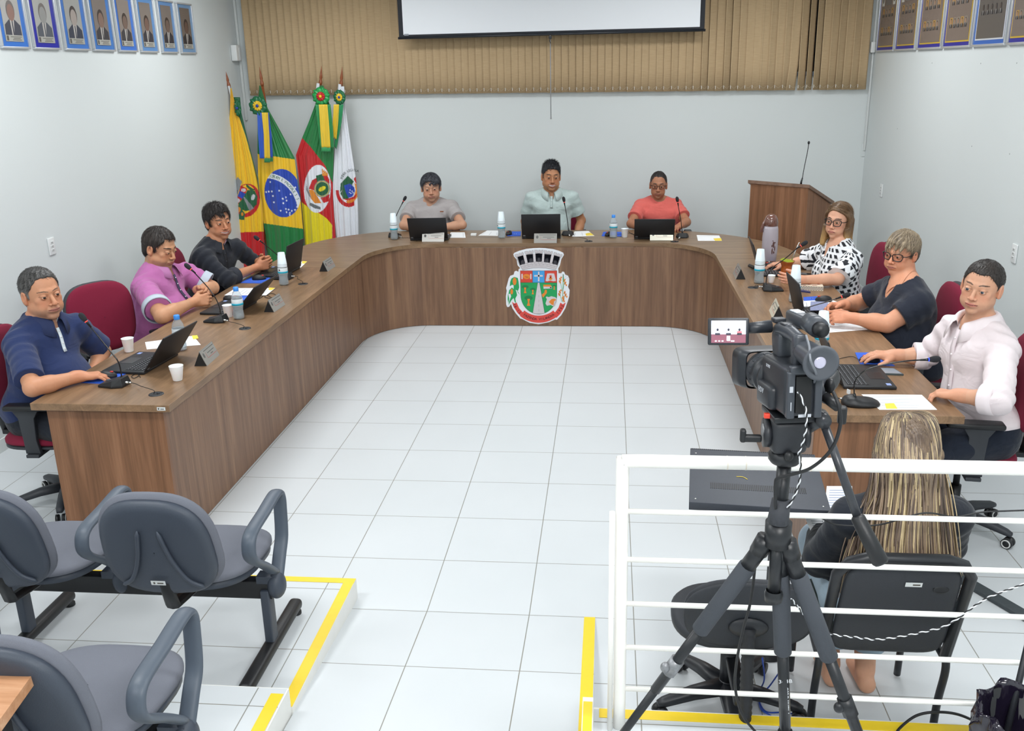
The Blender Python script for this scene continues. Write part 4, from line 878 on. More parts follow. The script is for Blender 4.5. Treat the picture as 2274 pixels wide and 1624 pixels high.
def laptop(hn, hf, tn, tf, label, side, opn=None, w=.355, d=.245):
    """hinge ends (near, far) and lid's upper corners as surveyed; side: unit vector from the hinge to the user"""
    a = onz(*hn, ZT+.016); b = onz(*hf, ZT+.016); c = (a+b)/2; dr = b-a; dr[2] = 0; dr = nrm(dr)
    u = V(-dr[1], dr[0], 0); u = u if u@V(*side, 0) > 0 else -u        # towards the user
    c = a+dr*w/2 if opn == 'near' else c
    t = (pj(a)+0, ); best = None; tgt = (np.array(tn, float)+np.array(tf, float))/2
    for k in range(0, 60):
        an = math.radians(60+k*1.3); lidv = u*cos(an)+V(0, 0, sin(an)); e = np.linalg.norm(pj(c+lidv*.232)-tgt)
        if best is None or e < best[0]: best = (e, an)
    an = best[1]; X = -dr if np.cross(-dr, -u)[2] > 0 else dr; rz = math.atan2(X[1], X[0])   # local x along hinge, local -y towards the user
    # local frame: x along hinge, y away from user
    yv = -u; X = np.cross(yv, V(0, 0, 1)); rz = math.atan2(X[1], X[0]); r = empty('laptop', (c[0], c[1], ZT), rz=rz, label=label, cat='laptop', group='laptops on the council desk')
    m = MB(); m.box((0, -d/2, .009), (w, d, .015), bev=.004); base = m.build('base', CHAR, r)
    m = MB(); m.box((0, -.075, .0168), (w*.90, .105, .001)); kb = m.build('keyboard', BLK, r); m = MB(); lg = MB()
    for i in range(5):
        for j in range(16):
            x = -w*.435+w*.87*(j+.5)/16; y = -.030-i*.0205; m.box((x, y, .0180), (w*.87/16-.003, .017, .0014)); lg.box((x-.003, y+.003, .0190), (.005, .004, .0003))
    kk = m.build('keys', KEYM, kb); kk['kind'] = 'stuff'; lo = lg.build('key_legends', LEGEND, kb); lo['kind'] = 'stuff'
    m = MB(); m.box((-.01, -.185, .0170), (.105, .07, .0006)); m.build('touchpad', mat('touchpad', '202126', rough=.3), r)
    m = MB(); m.box((-w*.40, -.215, .0170), (.03, .022, .0006)); m.build('sticker', mat('sticker_blue', '8fa3d6'), r)
    m = MB(); L_ = Matrix.Translation((0, .002, .016)) @ Matrix.Rotation(pi/2-an if False else -(an-pi/2), 4, 'X')
    m.box((0, 0, .118), (w, .007, .232), M=L_, bev=.002); lid = m.build('lid', CHAR, r)
    m = MB(); m.box((0, -.0041, .122), (w-.016, .001, .205), M=L_); m.build('display', SCRN, lid)
    m = MB(); m.box((w*.44, .0042, .018), (.022, .0006, .012), M=L_); m.build('lid_badge', mat('badge_grey', '6d7076'), lid)
    m = MB(); m.tube([(-w*.4, .002, .016), (w*.4, .002, .016)], .007, seg=10); m.build('hinge', BLK, r)
    return r
GL_ = 'laptops'
laptop((328, 822), (388, 788), (370, 751), (435, 711), 'open black laptop before the navy polo man, keyboard visible', (-1, 0))
laptop((526, 693), (566, 670), (566, 643), (608, 614), 'open black laptop before the man in the pink shirt', (-1, 0))
laptop((636, 609), (661, 595), (639, 550), (672, 530), 'open black laptop beside the man in the black shirt', (-1, 0))
laptop((911, 531), (995, 530), (905, 485), (991, 485), 'black laptop before the grey T-shirt man, seen from behind its lid', (0, 1))
laptop((1160, 527), (1244, 526), (1158, 477), (1244, 476), 'black laptop before the smiling man in mint polo, lid towards us', (0, 1))
laptop((1410, 528), (1495, 528), (1411, 487), (1498, 487), 'black laptop before the coral T-shirt man, lid towards us', (0, 1))
laptop((1697, 620), (1677, 580), (1681, 558), (1665, 538), 'black laptop of the woman in the checked blouse, beside the thermos', (1, 0))
laptop((1790, 712), (1763, 682), (1777, 634), (1746, 608), 'open black laptop under the hands of the woman in the black top', (1, 0))
laptop((1874, 858), (1840, 808), (1842, 767), (1810, 724), 'open black laptop before the pale shirted man, keyboard fully visible', (1, 0))
def cable(pts, r=.0022, z=None, name='cable', parent=None, m_=CABLE, label=None, cat=None):
    mb = MB(); mb.tube(bez(pts, 8), r, seg=6); o = mb.build(name, m_, parent)
    if label: tag(o, label, cat or 'cable')
    return o
def mic(bc, neck, head, label, face, conn=None, grom=None, ring='d2433a', round_=False, sc=1.):
    """bc base centre px; neck px points, bent in the plane across the desk; face: direction the base points to (user)"""
    c = onz(*bc, ZT+.012); yb = c[1]; fz = math.atan2(face[1], face[0])-pi/2; r = empty('gooseneck_microphone', (c[0], c[1], ZT), rz=fz, label=label, cat='microphone', group='gooseneck microphones on the council desk')
    Mi = r.matrix_basis.inverted() if False else (Matrix.Translation((c[0], c[1], ZT)) @ Matrix.Rotation(fz, 4, 'Z')).inverted()
    lp = lambda p: np.array(Mi @ Vector(p))
    m = MB()
    if not round_:
        w0, w1, l0, l1 = .058*sc, .040*sc, -.065*sc, .07*sc; vs = []
        out = [(-w1, l0), (w1, l0), (w0, l0+.05*sc), (w0*.8, l1), (-w0*.8, l1), (-w0, l0+.05*sc)]; hb = lambda y: .012+.030*(1-(y-l0)/(l1-l0))
        vs = [(x, y, .001) for x, y in out]+[(x*1.0, y, .012) for x, y in out]+[(x*.82, y*.86, hb(y)+.006) for x, y in out]
        fs = [(5, 4, 3, 2, 1, 0)]+[(k, (k+1) % 6, 6+(k+1) % 6, 6+k) for k in range(6)]+[(6+k, 6+(k+1) % 6, 12+(k+1) % 6, 12+k) for k in range(6)]+[(12, 13, 14, 15, 16, 17)]
        m.add(vs, fs, 0, False); b = m.build('base', BLK, r, bevel=.003, angle=20)
    else:
        n = 32; lay = [(.98, .001), (1, .010), (.96, .018), (.80, .030), (.5, .038), (0.01, .040)]; vs = []
        for s_, z in lay:
            for k in range(n):
                a = 2*pi*k/n; x = .056*math.copysign(abs(cos(a))**.75, cos(a)); y = .085*math.copysign(abs(sin(a))**.8, sin(a))
                vs.append((x*s_, y*s_-(1-s_)*.035, z*(1.1 if y < 0 else .85)))
        m.add(vs, [(i*n+k, i*n+(k+1) % n, (i+1)*n+(k+1) % n, (i+1)*n+k) for i in range(5) for k in range(n)]+[list(range(n))[::-1]], 0, True); b = m.build('base', BLK, r)
    m = MB(); m.box((0, .035*sc, .028), (.03, .02, .002), bev=.0008); m.build('talk_button', mat('button_grey', '3a3c42', rough=.3), b)
    N_ = [ony(*p, yb) for p in neck]; n0 = lp(N_[0]); n0[2] = .03; m = MB(); m.tube([n0-V(0, 0, .008), n0+V(0, 0, .012), n0+(lp(N_[1])-n0)*.3], [.0095, .008, .0055], seg=12); m.build('neck_socket', BLKG, r)
    path = [n0]+[lp(p) for p in N_[1:]]; H = lp(ony(*head, yb)); path = path+[H]; pth = bez(path, 8); dh = nrm(pth[-1]-pth[-3])
    e = H-dh*.028; pth = [p for p in pth if (p-e)@dh < 0 or np.linalg.norm(p-e) > .06]; pth.append(e)
    m = MB(); m.tube(pth, .0034, seg=8); m.build('gooseneck', BLKG, r)
    a = e; m = MB(); m.tube([a-dh*.035, a-dh*.006, a], [.0042, .0062, .0075], seg=12); m.build('capsule', BLKG, r)
    m = MB(); m.tube([a-dh*.001, a+dh*.005], .0086, seg=14); m.build('light_ring', mat('ring_'+ring, ring, rough=.3, emit=ring, estr=.6), r)
    m = MB(); G = [a+dh*.004, a+dh*.010, a+dh*.022, a+dh*.036, a+dh*.048, a+dh*.054]; m.tube(G, [.0085, .0115, .0145, .0150, .0115, .004], seg=16); m.build('foam_windscreen', mat('foam_black', '26272b', rough=.95, bump=.6, bscale=600), r)
    if conn is not None:
        q = lp(onz(*conn, ZT+.018)); q0 = V(q[0]*.55, q[1]*.55, .018); m = MB(); m.tube([q0, q], [.0065, .0065], seg=12); m.tube([q, q+nrm(q-q0)*.016], .0052, seg=10); m.build('plug', STEEL, r)
        if grom is not None:
            g = lp(onz(*grom, ZT+.004)); mid = (q+g)/2+V(0, 0, .01); cable([q+nrm(q-q0)*.015, q+nrm(q-q0)*.04+V(0, 0, -.004), mid, g+V(0, 0, .016), g], .0018, parent=r)
    return r
mic((256, 851), [(270, 838), (267, 818), (261, 801), (248, 784), (197, 721)], (184, 705), 'black gooseneck microphone nearest us on the left wing, red ring', (-1, .1), (285, 850), (342, 874))
mic((481, 710), [(490, 702), (488, 685), (479, 663), (461, 638), (430, 604)], (417, 592), 'black gooseneck microphone before the man in the pink shirt', (-1, .1), (502, 712), (541, 729))
mic((630, 616), [(637, 608), (634, 592), (619, 570), (600, 553), (584, 540)], (570, 529), 'black gooseneck microphone before the man in the black shirt', (-1, .1), (650, 614), (672, 630))
mic((876, 523), [(871, 514), (873, 500), (881, 477), (890, 458)], (899, 441), 'black gooseneck microphone left of the grey T-shirt man', (.1, 1), (890, 526), (925, 536))
mic((1261, 519), [(1263, 508), (1260, 490), (1256, 465), (1254, 455)], (1252, 443), 'black gooseneck microphone beside the mint polo man', (0, 1), (1265, 523), (1303, 535))
mic((1515, 524), [(1515.5, 514), (1512, 490), (1507, 462), (1506, 455)], (1504, 443), 'black gooseneck microphone before the coral T-shirt man', (0, 1), (1508, 529), (1499, 537))
mic((1715, 641), [(1701, 628), (1704, 612), (1718, 593), (1743, 575), (1770, 552)], (1786, 541), 'black gooseneck microphone near the orange mate gourd', (1, 0), (1690, 637), (1677, 639))
mic((1782, 722), [(1768, 714), (1772, 702), (1780, 690), (1797, 682), (1844, 668)], (1879, 656), 'black gooseneck microphone reaching over the laptop of the black-topped woman', (1, 0))
m9 = mic((1911, 893), [(1898, 876), (1898, 850), (1913, 829), (1940, 816), (2004, 803)], (2076, 798), 'gooseneck microphone with blue ring at the near right desk end', (1, 0), (1873, 886), (1852, 892), ring='2f49c8', round_=True)
m = MB(); m.box((-.045, -.045, .045), (.022, .002, .022), rz=.5); tg = m.build('tag', mat('tag_white', 'e3e5e6'), m9)
def px_bot(px, py, z=0.): p = onz(px, py, ZT+z); return (p[0], p[1], ZT)
PET = mat('clear_plastic', 'f2f7fa', rough=.06, trans=.86, ior=1.12, spec=.9); WATER = mat('water', 'dfe8ec', rough=.02, trans=.82, ior=1.12); CAPB = mat('cap_blue', '3d8fe8', rough=.4); LBW = mat('label_white', 'dfe6ea', rough=.5); LBT = mat('label_teal', '18a3bf', rough=.5); CUPM = mat('cup_white', 'eef1f4', rough=.35, sss=.2)
def bottle(px, py, label, cups=False, s=1.08):
    r = empty('water_bottle', px_bot(px, py), rz=random.uniform(0, 6), label=label, cat='bottle', group='small water bottles with teal labels')
    prof = [(.004, .004), (.022, .0015), (.029, .004), (.0325, .012), (.0315, .030), (.0285, .052), (.0295, .066), (.0325, .078), (.033, .098), (.0325, .120), (.029, .140), (.020, .160), (.0125, .172), (.0120, .186)]
    prof = [(a*s, b*s) for a, b in prof]; m = MB(); m.lathe(prof, 28)
    m.build('body', PET, r, solid=.0007); m = MB(); m.lathe([(.001, .012*s), (.029*s, .013*s), (.0298*s, .030*s), (.027*s, .052*s), (.028*s, .066*s), (.031*s, .080*s), (.0312*s, .118*s), (.001, .1185*s)], 24); m.build('water', WATER, r)
    for k in range(5):
        pass
    m = MB(); m.lathe([(.0332*s, .083*s), (.0336*s, .084*s), (.0334*s, .122*s), (.0330*s, .123*s)], 28); lb = m.build('label', LBW, r)
    m = MB(); m.lathe([(.0339*s, .0855*s), (.0340*s, .0985*s)], 28); m.build('label_band', LBT, lb, solid=.0004); m = MB()
    for k in range(6):
        a = .3+k*.05; m.box((.0342*s*cos(a), .0342*s*sin(a), .110*s), (.0006, .0008+.0005*(k % 2), .012), rz=a)
    m.build('barcode', BLK, lb)
    if cups:
        st = empty('cup_stack', (r.location[0], r.location[1], ZT+.128*s), label='stack of white plastic cups upside down on '+cups, cat='cups', group='cup stacks put over bottle necks'); n = 3
        for i in range(n):
            z = i*.010; m = MB(); m.lathe([(.0345, z), (.0352, z+.001), (.0335, z+.004), (.0245, z+.086), (.002, z+.0865)], 28); m.build('cup', CUPM, st, solid=.0006)
    else:
        m = MB(); m.lathe([(.0155*s, .170*s), (.0158*s, .172*s), (.0156*s, .190*s), (.013*s, .1935*s), (.0005, .194*s)], 28); m.build('cap', CAPB, r)
    return r
bottle(402, 778, 'blue-capped water bottle partly behind the navy polo man\'s laptop')
bottle(531, 708, 'blue-capped water bottle beside a white cup before the pink shirted man')
bottle(631, 633, 'water bottle topped with cups before the man in the black shirt', 'the bottle before the black shirted man')
bottle(876, 532, 'water bottle topped with cups at the left of the grey T-shirt man', 'the bottle left of the grey T-shirt man')
bottle(1114, 529, 'water bottle topped with cups left of the mint polo man\'s laptop', 'the bottle left of the mint polo man')
bottle(1362, 528, 'blue-capped water bottle between the mint polo man and coral T-shirt man')
bottle(1685, 629, 'water bottle topped with cups before the checked blouse woman', 'the bottle before the checked blouse woman')
bottle(1763, 671, 'water bottle topped with cups half hidden behind the black-topped woman\'s laptop', 'the bottle behind the black-topped woman\'s laptop')
bottle(1822, 790, 'water bottle topped with cups behind the pale shirted man\'s laptop', 'the bottle nearest us on the right wing')
def cup(px, py, label, foam=False, s=1., h=.080):
    r = empty('plastic_cup', px_bot(px, py), label=label, cat='cup'); m = MB()
    if foam: m.lathe([(.001, .001), (.022*s, .001), (.0235*s, .003), (.033*s, h*.74), (.0345*s, h*.80), (.036*s, h*.98), (.0365*s, h), (.034*s, h), (.031*s, h*.7), (.021*s, .004), (.001, .004)], 32)
    else: m.lathe([(.001, .001), (.0235*s, .0005), (.0245*s, .003), (.033*s, h*.97), (.0355*s, h), (.033*s, h*.99), (.023*s, .004), (.001, .003)], 32)
    o = m.build('wall', CUPM, r); return r
cup(287, 781, 'white plastic cup behind the navy polo man\'s laptop'); cup(395, 845, 'white foam cup alone near the desk edge on the left wing', True); cup(508, 704, 'white plastic cup left of a bottle before the pink shirted man')
cup(1387, 527, 'white plastic cup right of the bottle on the back desk'); cup(1712, 628, 'small white foam cup behind the microphone base on right wing', True, .8, .055)
def slab(name, quad, h, m_, label, cat, parts=None, group=None, z0=0.):
    P = [onz(*q, ZT+z0+h) for q in quad]; c = sum(P)/4; r = empty(name, (c[0], c[1], ZT+z0), label=label, cat=cat, group=group)
    L = [(p[0]-c[0], p[1]-c[1]) for p in P]; ar = sum(L[i][0]*L[(i+1) % 4][1]-L[(i+1) % 4][0]*L[i][1] for i in range(4)); L = L if ar > 0 else L[::-1]
    m = MB(); m.prism(L, .0003, h); m.build('sheet' if cat == 'paper' else 'body', m_, r)
    return r, L
def lines(r, L, h, n=9, ink=INK, u0=.12, u1=.88, v0=.12, v1=.9, nm='print'):
    A, B, C_, D = [np.array(q) for q in L]; m = MB(); rr = random.Random(n)
    P = lambda u, v: (A*(1-u)+B*u)*(1-v)+(D*(1-u)+C_*u)*v
    for k in range(n):
        v = v0+(v1-v0)*k/max(1, n-1); t = .012; a = P(u0, v); b = P(u0+(u1-u0)*rr.uniform(.55, 1), v); c = P(u0, v+t); m.add([(*a, h+.0003), (*b, h+.0003), (*(b+c-a), h+.0003), (*c, h+.0003)], [(0, 1, 2, 3)], 0, False)
    o = m.build(nm, ink, r); o['kind'] = 'stuff'
def paper(quad, label, sticky=None, n=9, h=.0012, z0=0.):
    r, L = slab('paper_sheet', quad, h, PAPER, label, 'paper', z0=z0); lines(r, L, h, n)
    if sticky:
        S = [onz(*q, ZT+z0+h) for q in sticky]; c = r.location; m = MB(); pts = [(p[0]-c[0], p[1]-c[1]) for p in S]; ar = sum(pts[i][0]*pts[(i+1) % 4][1]-pts[(i+1) % 4][0]*pts[i][1] for i in range(4)); m.prism(pts if ar > 0 else pts[::-1], h+.0002, h+.0012); m.build('sticky_note', YEL, r)
    return r
paper([(322, 760), (429, 746), (446, 766), (326, 776)], 'white paper sheet with yellow corner behind the navy polo man\'s laptop', [(426, 746), (438, 745), (441, 752), (429, 754)])
paper([(498, 656), (523, 640), (611, 640), (591, 656)], 'white paper sheet beyond the pink shirted man\'s laptop', [(598, 639), (611, 640), (603, 645), (596, 644)], z0=.004)
paper([(614, 594), (622, 581), (682, 581), (667, 595)], 'white paper sheet with yellow edge beside the black shirted man\'s laptop', [(672, 580), (682, 581), (676, 586), (670, 585)])
paper([(996, 528), (1001, 516), (1032, 516), (1034, 528)], 'small white paper right of the grey T-shirt man\'s laptop', n=2)
paper([(1062, 523), (1082, 512), (1107, 512), (1109, 524)], 'white paper left of the bottle near the mint polo man', n=3)
paper([(1270, 526), (1276, 514), (1307, 513), (1320, 524)], 'white paper with yellow note right of the mint polo man', [(1300, 519), (1311, 517), (1319, 523), (1302, 524)], n=3)
paper([(1547, 522), (1597, 523), (1603, 535), (1550, 535)], 'white paper with yellow corner alone at the right end of the back desk', [(1584, 530), (1601, 529), (1603, 535), (1588, 535)], n=2)
paper([(1784, 690), (1784, 667), (1850, 667), (1875, 677)], 'white paper under the phone held by the black-topped woman', n=6, z0=.0)
paper([(1792, 719), (1886, 713), (1927, 732), (1838, 739)], 'large white sheet between the black-topped woman and pale shirted man', n=12)
paper([(1913, 876), (2047, 877), (2081, 910), (1953, 910)], 'printed white sheet with yellow note at the near right desk end', [(1965, 897), (1985, 896), (1993, 908), (1968, 908)], n=12)
def pad(quad, label): r, L = slab('mouse_pad', quad, .003, BLUE, label, 'mouse pad', group='blue mouse pads'); lines(r, L, .003, 2, mat('pad_print', 'b9ccf2'), .3, .6, .35, .5, 'logo')
pad([(179, 849), (229, 852), (296, 823), (240, 822)], 'blue mouse pad under the navy polo man\'s hand'); pad([(534, 628), (584, 629), (601, 617), (559, 614)], 'blue mouse pad before the man in the black shirt')
pad([(520, 668), (540, 654), (562, 654), (547, 668)], 'blue mouse pad partly under paper before the pink shirted man'); pad([(1126, 524), (1131, 514), (1157, 514), (1156, 524)], 'blue mouse pad left of the mint polo man\'s laptop')
pad([(1336, 524), (1340, 515), (1381, 515), (1380, 525)], 'blue mouse pad behind the bottle by the coral T-shirt man'); pad([(1696, 599), (1694, 591), (1728, 589), (1736, 598)], 'blue mouse pad under the checked blouse woman\'s hand')
pad([(1785, 668), (1784, 660), (1814, 658), (1818, 666)], 'blue mouse pad beyond the black-topped woman\'s laptop'); pad([(1911, 810), (1899, 783), (1940, 783), (1987, 812)], 'blue mouse pad under the pale shirted man\'s right hand')
def mouse(px, py, rz, label, cab=None):
    p = onz(px, py, ZT+.02); r = empty('computer_mouse', (p[0], p[1], ZT+.003), rz=rz, label=label, cat='mouse', group='black computer mice'); n = 24; vs = []
    lay = [(.96, .0), (1, .006), (.97, .016), (.86, .026), (.6, .033), (.25, .0365), (.01, .037)]
    for s_, z in lay:
        for k in range(n): a = 2*pi*k/n; vs.append((.030*s_*cos(a)*(1-.08*cos(2*a)), .053*s_*sin(a)-(1-s_)*.008, z*(1-.22*max(0, sin(a))*s_)))
    m = MB(); m.add(vs, [(i*n+k, i*n+(k+1) % n, (i+1)*n+(k+1) % n, (i+1)*n+k) for i in range(6) for k in range(n)]+[list(range(n))[::-1]]); m.build('shell', BLK, r)
    m = MB(); m.ell((0, .028, .030), (.004, .010, .005), nu=10, nv=8); m.build('scroll_wheel', RED, r)
    if cab:
        M = (Matrix.Translation(r.location) @ Matrix.Rotation(rz, 4, 'Z')).inverted(); pts = [np.array(M @ Vector((*onz(*q, ZT+.003)[:2], ZT+.003+0))) for q in cab]; m = MB(); m.tube(bez([V(0, .05, .006)]+pts, 8), .0016, seg=6); m.build('cord', CABLE, r)
mouse(236, 832, -1.3, 'black mouse under the navy polo man\'s hand', [(262, 826), (300, 829)]); mouse(575, 616, -1.3, 'black mouse on the blue pad before the black shirted man', [(600, 612), (612, 600)]); mouse(512, 662, -1.3, 'black mouse beyond the pink shirted man\'s laptop')
mouse(1130, 517, 3.0, 'black mouse right of the bottle by the mint polo man', [(1138, 522), (1157, 524)]); mouse(1352, 519, 2.6, 'black mouse behind the bottle by the coral T-shirt man', [(1398, 518), (1410, 524)]); mouse(1712, 588, 1.4, 'black mouse under the checked blouse woman\'s hand', [(1700, 592), (1690, 590)])
mouse(1829, 663, 1.4, 'black mouse beyond the hands of the black-topped woman', [(1815, 662), (1800, 664)]); mouse(1932, 796, 1.5, 'black mouse under the pale shirted man\'s hand', [(1890, 792), (1850, 800), (1830, 802)])
def nameplate(b0, b1, label, back, bright=False):
    a = onz(*b0, ZT); b = onz(*b1, ZT); c = (a+b)/2; dx = b-a; dx[2] = 0; dx = nrm(dx); f = V(dx[1], -dx[0], 0); f = f if f@V(*back, 0) < 0 else -f   # front faces away from the user
    X = np.cross(-f, V(0, 0, 1))*1.; rz = math.atan2(X[1], X[0]); r = empty('name_plate', (c[0], c[1], ZT), rz=rz, label=label, cat='name plate', group='desk name plates')
    w, h = .205, .088; T_ = Matrix.Rotation(-.42, 4, 'X'); m = MB(); m.box((0, 0, h/2), (w, .003, h), M=T_); fc = m.build('plate', mat('plate_gold' if bright else 'plate_silver', 'dfdccb' if bright else 'a09e99', rough=.3, metal=.25), r)
    m = MB(); m.box((.03, -.0020, h*.34), (.135, .0006, .0016), M=T_); m.box((-.042, -.0020, h*.52), (.0012, .0006, .032), M=T_); m.build('red_rule', mat('rule_red', 'b8493c'), fc)
    m = MB()
    for k, (x, z, l) in enumerate(((.02, .84, .15), (.028, .62, .10), (.032, .46, .035))): m.box((x, -.0020, h*z), (l, .0006, .0042), M=T_)
    m.ell((-.074, -.0020, h*.62), (.011, .0008, .014), M=T_, nu=16, nv=8); m.build('engraving', mat('engrave', '5f5e5c'), fc)
    m = MB(); y1 = .07; m.add([(-w/2, .002, 0), (-w/2, y1, 0), (-w/2, .033, h*.9), (w/2, .002, 0), (w/2, y1, 0), (w/2, .033, h*.9)], [(0, 2, 1), (3, 4, 5), (0, 1, 4, 3), (1, 2, 5, 4)], 0, False); m.build('stand', BLK, r)
nameplate((458, 815), (489, 787), 'silver name plate at the near end of the left wing', (-1, 0)); nameplate((607, 695), (635, 676), 'silver name plate before the pink shirted man', (-1, 0)); nameplate((727, 604), (746, 591), 'small looking silver name plate near the left inner curve', (-1, 0))
nameplate((935, 537), (988, 537), 'silver name plate leaning before the grey T-shirt man\'s laptop', (0, 1)); nameplate((1184, 540), (1238, 540), 'silver name plate before the mint polo man\'s laptop, above the crest', (0, 1)); nameplate((1442, 534), (1496, 534), 'bright cream name plate before the coral T-shirt man', (0, 1), True)
nameplate((1634, 621), (1627, 607), 'brown reflecting name plate near the right inner curve', (1, 0)); nameplate((1715, 708), (1708, 689), 'pale name plate before the black-topped woman', (1, 0), True)
# the box of small things
p = onz(1052, 524, ZT); m = MB(); m.box((p[0], p[1], ZT+.012), (.052, .045, .022), bev=.003); tag(m.build('small_box', WP), 'tiny white box on the back desk between two bottles', 'box')
r, L = slab('mobile_phone', [(1953, 829), (1938, 816), (1986, 818), (2007, 831)], .009, mat('phone_body', '4a5558', rough=.3), 'grey mobile phone beside the pale shirted man\'s laptop', 'phone'); m = MB(); m.prism([(x*.9, y*.9) for x, y in L], .0092, .0098); m.build('screen', mat('phone_glass', '8f9ba6', rough=.08), r)
r, L = slab('notebook', [(1778, 635), (1778, 621), (1822, 622), (1829, 637)], .030, mat('notebook_cream', 'e6d9c4', rough=.6, noise=.12, nscale=25), 'thick cream flowered spiral notebook beside the checked blouse woman', 'notebook')
m = MB(); A, B, C_, D = [np.array(q) for q in L]
def chk():
    e = min(((L[i], L[(i+1) % 4]) for i in range(4)), key=lambda t: t[0][1]+t[1][1]); a, b = np.array(e[0]), np.array(e[1]); d = (b-a); n_ = V(d[1], -d[0]); n_ = nrm(n_); n_ = n_ if n_[1] < 0 else -n_; s_ = MB(); w_ = MB()
    for k in range(18):
        for j in range(5):
            if (k+j) % 2 == 0: q = a+d*(k+.1)/18; q2 = a+d*(k+.9)/18; o = n_*.0006; z = .003+j*.0048; s_.add([(q[0]+o[0], q[1]+o[1], z), (q2[0]+o[0], q2[1]+o[1], z), (q2[0]+o[0], q2[1]+o[1], z+.004), (q[0]+o[0], q[1]+o[1], z+.004)], [(0, 1, 2, 3)], 0, False)
        q = a+d*(k+.5)/18; w_.tube([(q[0]-n_[0]*.006, q[1]-n_[1]*.006, .031), (q[0]+n_[0]*.003, q[1]+n_[1]*.003, .033), (q[0]+n_[0]*.004, q[1]+n_[1]*.004, .026)], .0008, seg=5)
    s_.build('checked_edge', mat('check_navy', '2f3a5a'), r)['kind'] = 'stuff'; w_.build('spiral_wire', BLK, r)['kind'] = 'stuff'
chk(); m = MB()
for k in range(9): t = random.random(), random.random(); q = (A*(1-t[0])+B*t[0])*(1-t[1])*.9+(D*(1-t[0])+C_*t[0])*t[1]*.9; m.ell((q[0], q[1], .0303), (.012, .007, .0005), nu=8, nv=6)
m.build('cover_flowers', mat('flower_red', 'a8493f'), r)['kind'] = 'stuff'
r, L = slab('pen', [(1779, 646), (1779, 643), (1798, 646), (1800, 649)], .008, mat('pen_navy', '1e2a5c', rough=.3), 'navy pen lying along the flowered notebook', 'pen')
slab('mobile_phone', [(1776, 609), (1778, 605), (1806, 608), (1812, 612)], .009, BLKG, 'black phone on the desk behind the checked blouse woman\'s forearm', 'phone'); slab('charger', [(1661, 589), (1664, 586), (1677, 591), (1673, 595)], .012, BLK, 'small black adapter near the right inner curve', 'charger')
# thermos with dome lid
p = onz(1707, 586, ZT); r = empty('thermos', (p[0], p[1], ZT), label='tall greyish thermos flask with glossy brown domed lid', cat='thermos')
m = MB(); m.lathe([(.001, 0), (.052, .0), (.054, .004), (.054, .03), (.052, .032)], 32); BR = mat('thermos_brown', '6e4a40', rough=.12, coat=.6); m.build('foot', BR, r)
m = MB(); m.lathe([(.052, .030), (.0545, .034), (.059, .10), (.060, .20), (.056, .275), (.050, .30), (.001, .301)], 36); b = m.build('body', mat('thermos_lilac', 'b3abb4', rough=.3, noise=.04, nscale=200), r)
m = MB(); m.lathe([(.050, .296), (.052, .300), (.0525, .325), (.048, .352), (.036, .374), (.018, .386), (.0005, .389)], 32); m.build('lid', BR, r)
m = MB(); m.tube(bez([(-.045, .0, .335), (-.058, -.005, .31), (-.070, -.005, .27), (-.066, -.003, .25)], 6), .009, seg=8, flat=1.5); m.build('handle', BR, r)
m = MB()
for (x, z, w_, h_) in ((.018, .16, .016, .05), (.030, .13, .010, .04), (.010, .11, .010, .05), (.024, .10, .012, .02), (.006, .15, .008, .02), (.030, .175, .012, .012), (.012, .19, .012, .006)):
    a = -pi/2+x/.06; m.ell((.0595*cos(a), .0595*sin(a), z), (w_/2, .0022, h_/2), R=Matrix.Rotation(a+pi/2, 3, 'Z'), nu=10, nv=8)
m.build('printed_motif', mat('motif_brown', '5a3a34'), b)
# mate gourd with its metal straw
p = onz(1745, 622, ZT); r = empty('mate_gourd', (p[0], p[1], ZT), label='orange brown mate gourd full of green yerba, held by the checked blouse woman', cat='gourd')
m = MB(); m.lathe([(.001, .0), (.026, .0), (.030, .005), (.038, .03), (.042, .055), (.040, .08), (.036, .10), (.042, .12), (.055, .137), (.056, .140), (.052, .139), (.038, .12), (.001, .118)], 36); m.build('gourd', mat('gourd_orange', 'a8541c', rough=.25, coat=.5, noise=.15, nscale=12), r)
m = MB(); n = 24; vs = [(0, 0, .150)]
for rr_, zz in ((.02, .150), (.038, .144), (.0495, .137)):
    for k in range(n): a = 2*pi*k/n; vs.append((rr_*cos(a), rr_*sin(a), zz+.012*max(0, -cos(a))))
m.add(vs, [(0, 1+k, 1+(k+1) % n) for k in range(n)]+[(1+i*n+k, 1+(i+1)*n+k, 1+(i+1)*n+(k+1) % n, 1+i*n+(k+1) % n) for i in range(2) for k in range(n)]); m.build('yerba', mat('yerba_green', '8f9a22', rough=.95, bump=.8, bscale=300), r)
m = MB(); m.tube([(.025, .0, .12), (.050, .005, .20), (.075, .01, .265), (.080, .01, .272)], [.0045, .004, .0035, .003], seg=8); m.build('metal_straw', STEEL, r)
# loose leads behind the laptops
cable([onz(*q, ZT+.003) for q in ((300, 828), (312, 822), (308, 834), (298, 840), (292, 836), (304, 830), (312, 838))], .0018, label='tangled black cable beside the navy polo man\'s laptop')
cable([onz(*q, ZT+.003) for q in ((575, 664), (590, 655), (604, 661), (612, 655), (600, 652), (588, 660), (612, 664))], .002, label='coiled black cable behind the pink shirted man\'s laptop')
cable([onz(*q, ZT+.004) for q in ((1396, 514), (1402, 519), (1412, 521), (1420, 520))], .002, label='black cable between the cup and the coral T-shirt man\'s laptop')
cable([onz(*q, ZT+.003) for q in ((1812, 804), (1826, 797), (1838, 800), (1824, 806), (1840, 809))], .0022, label='black cable coil behind the pale shirted man\'s laptop')
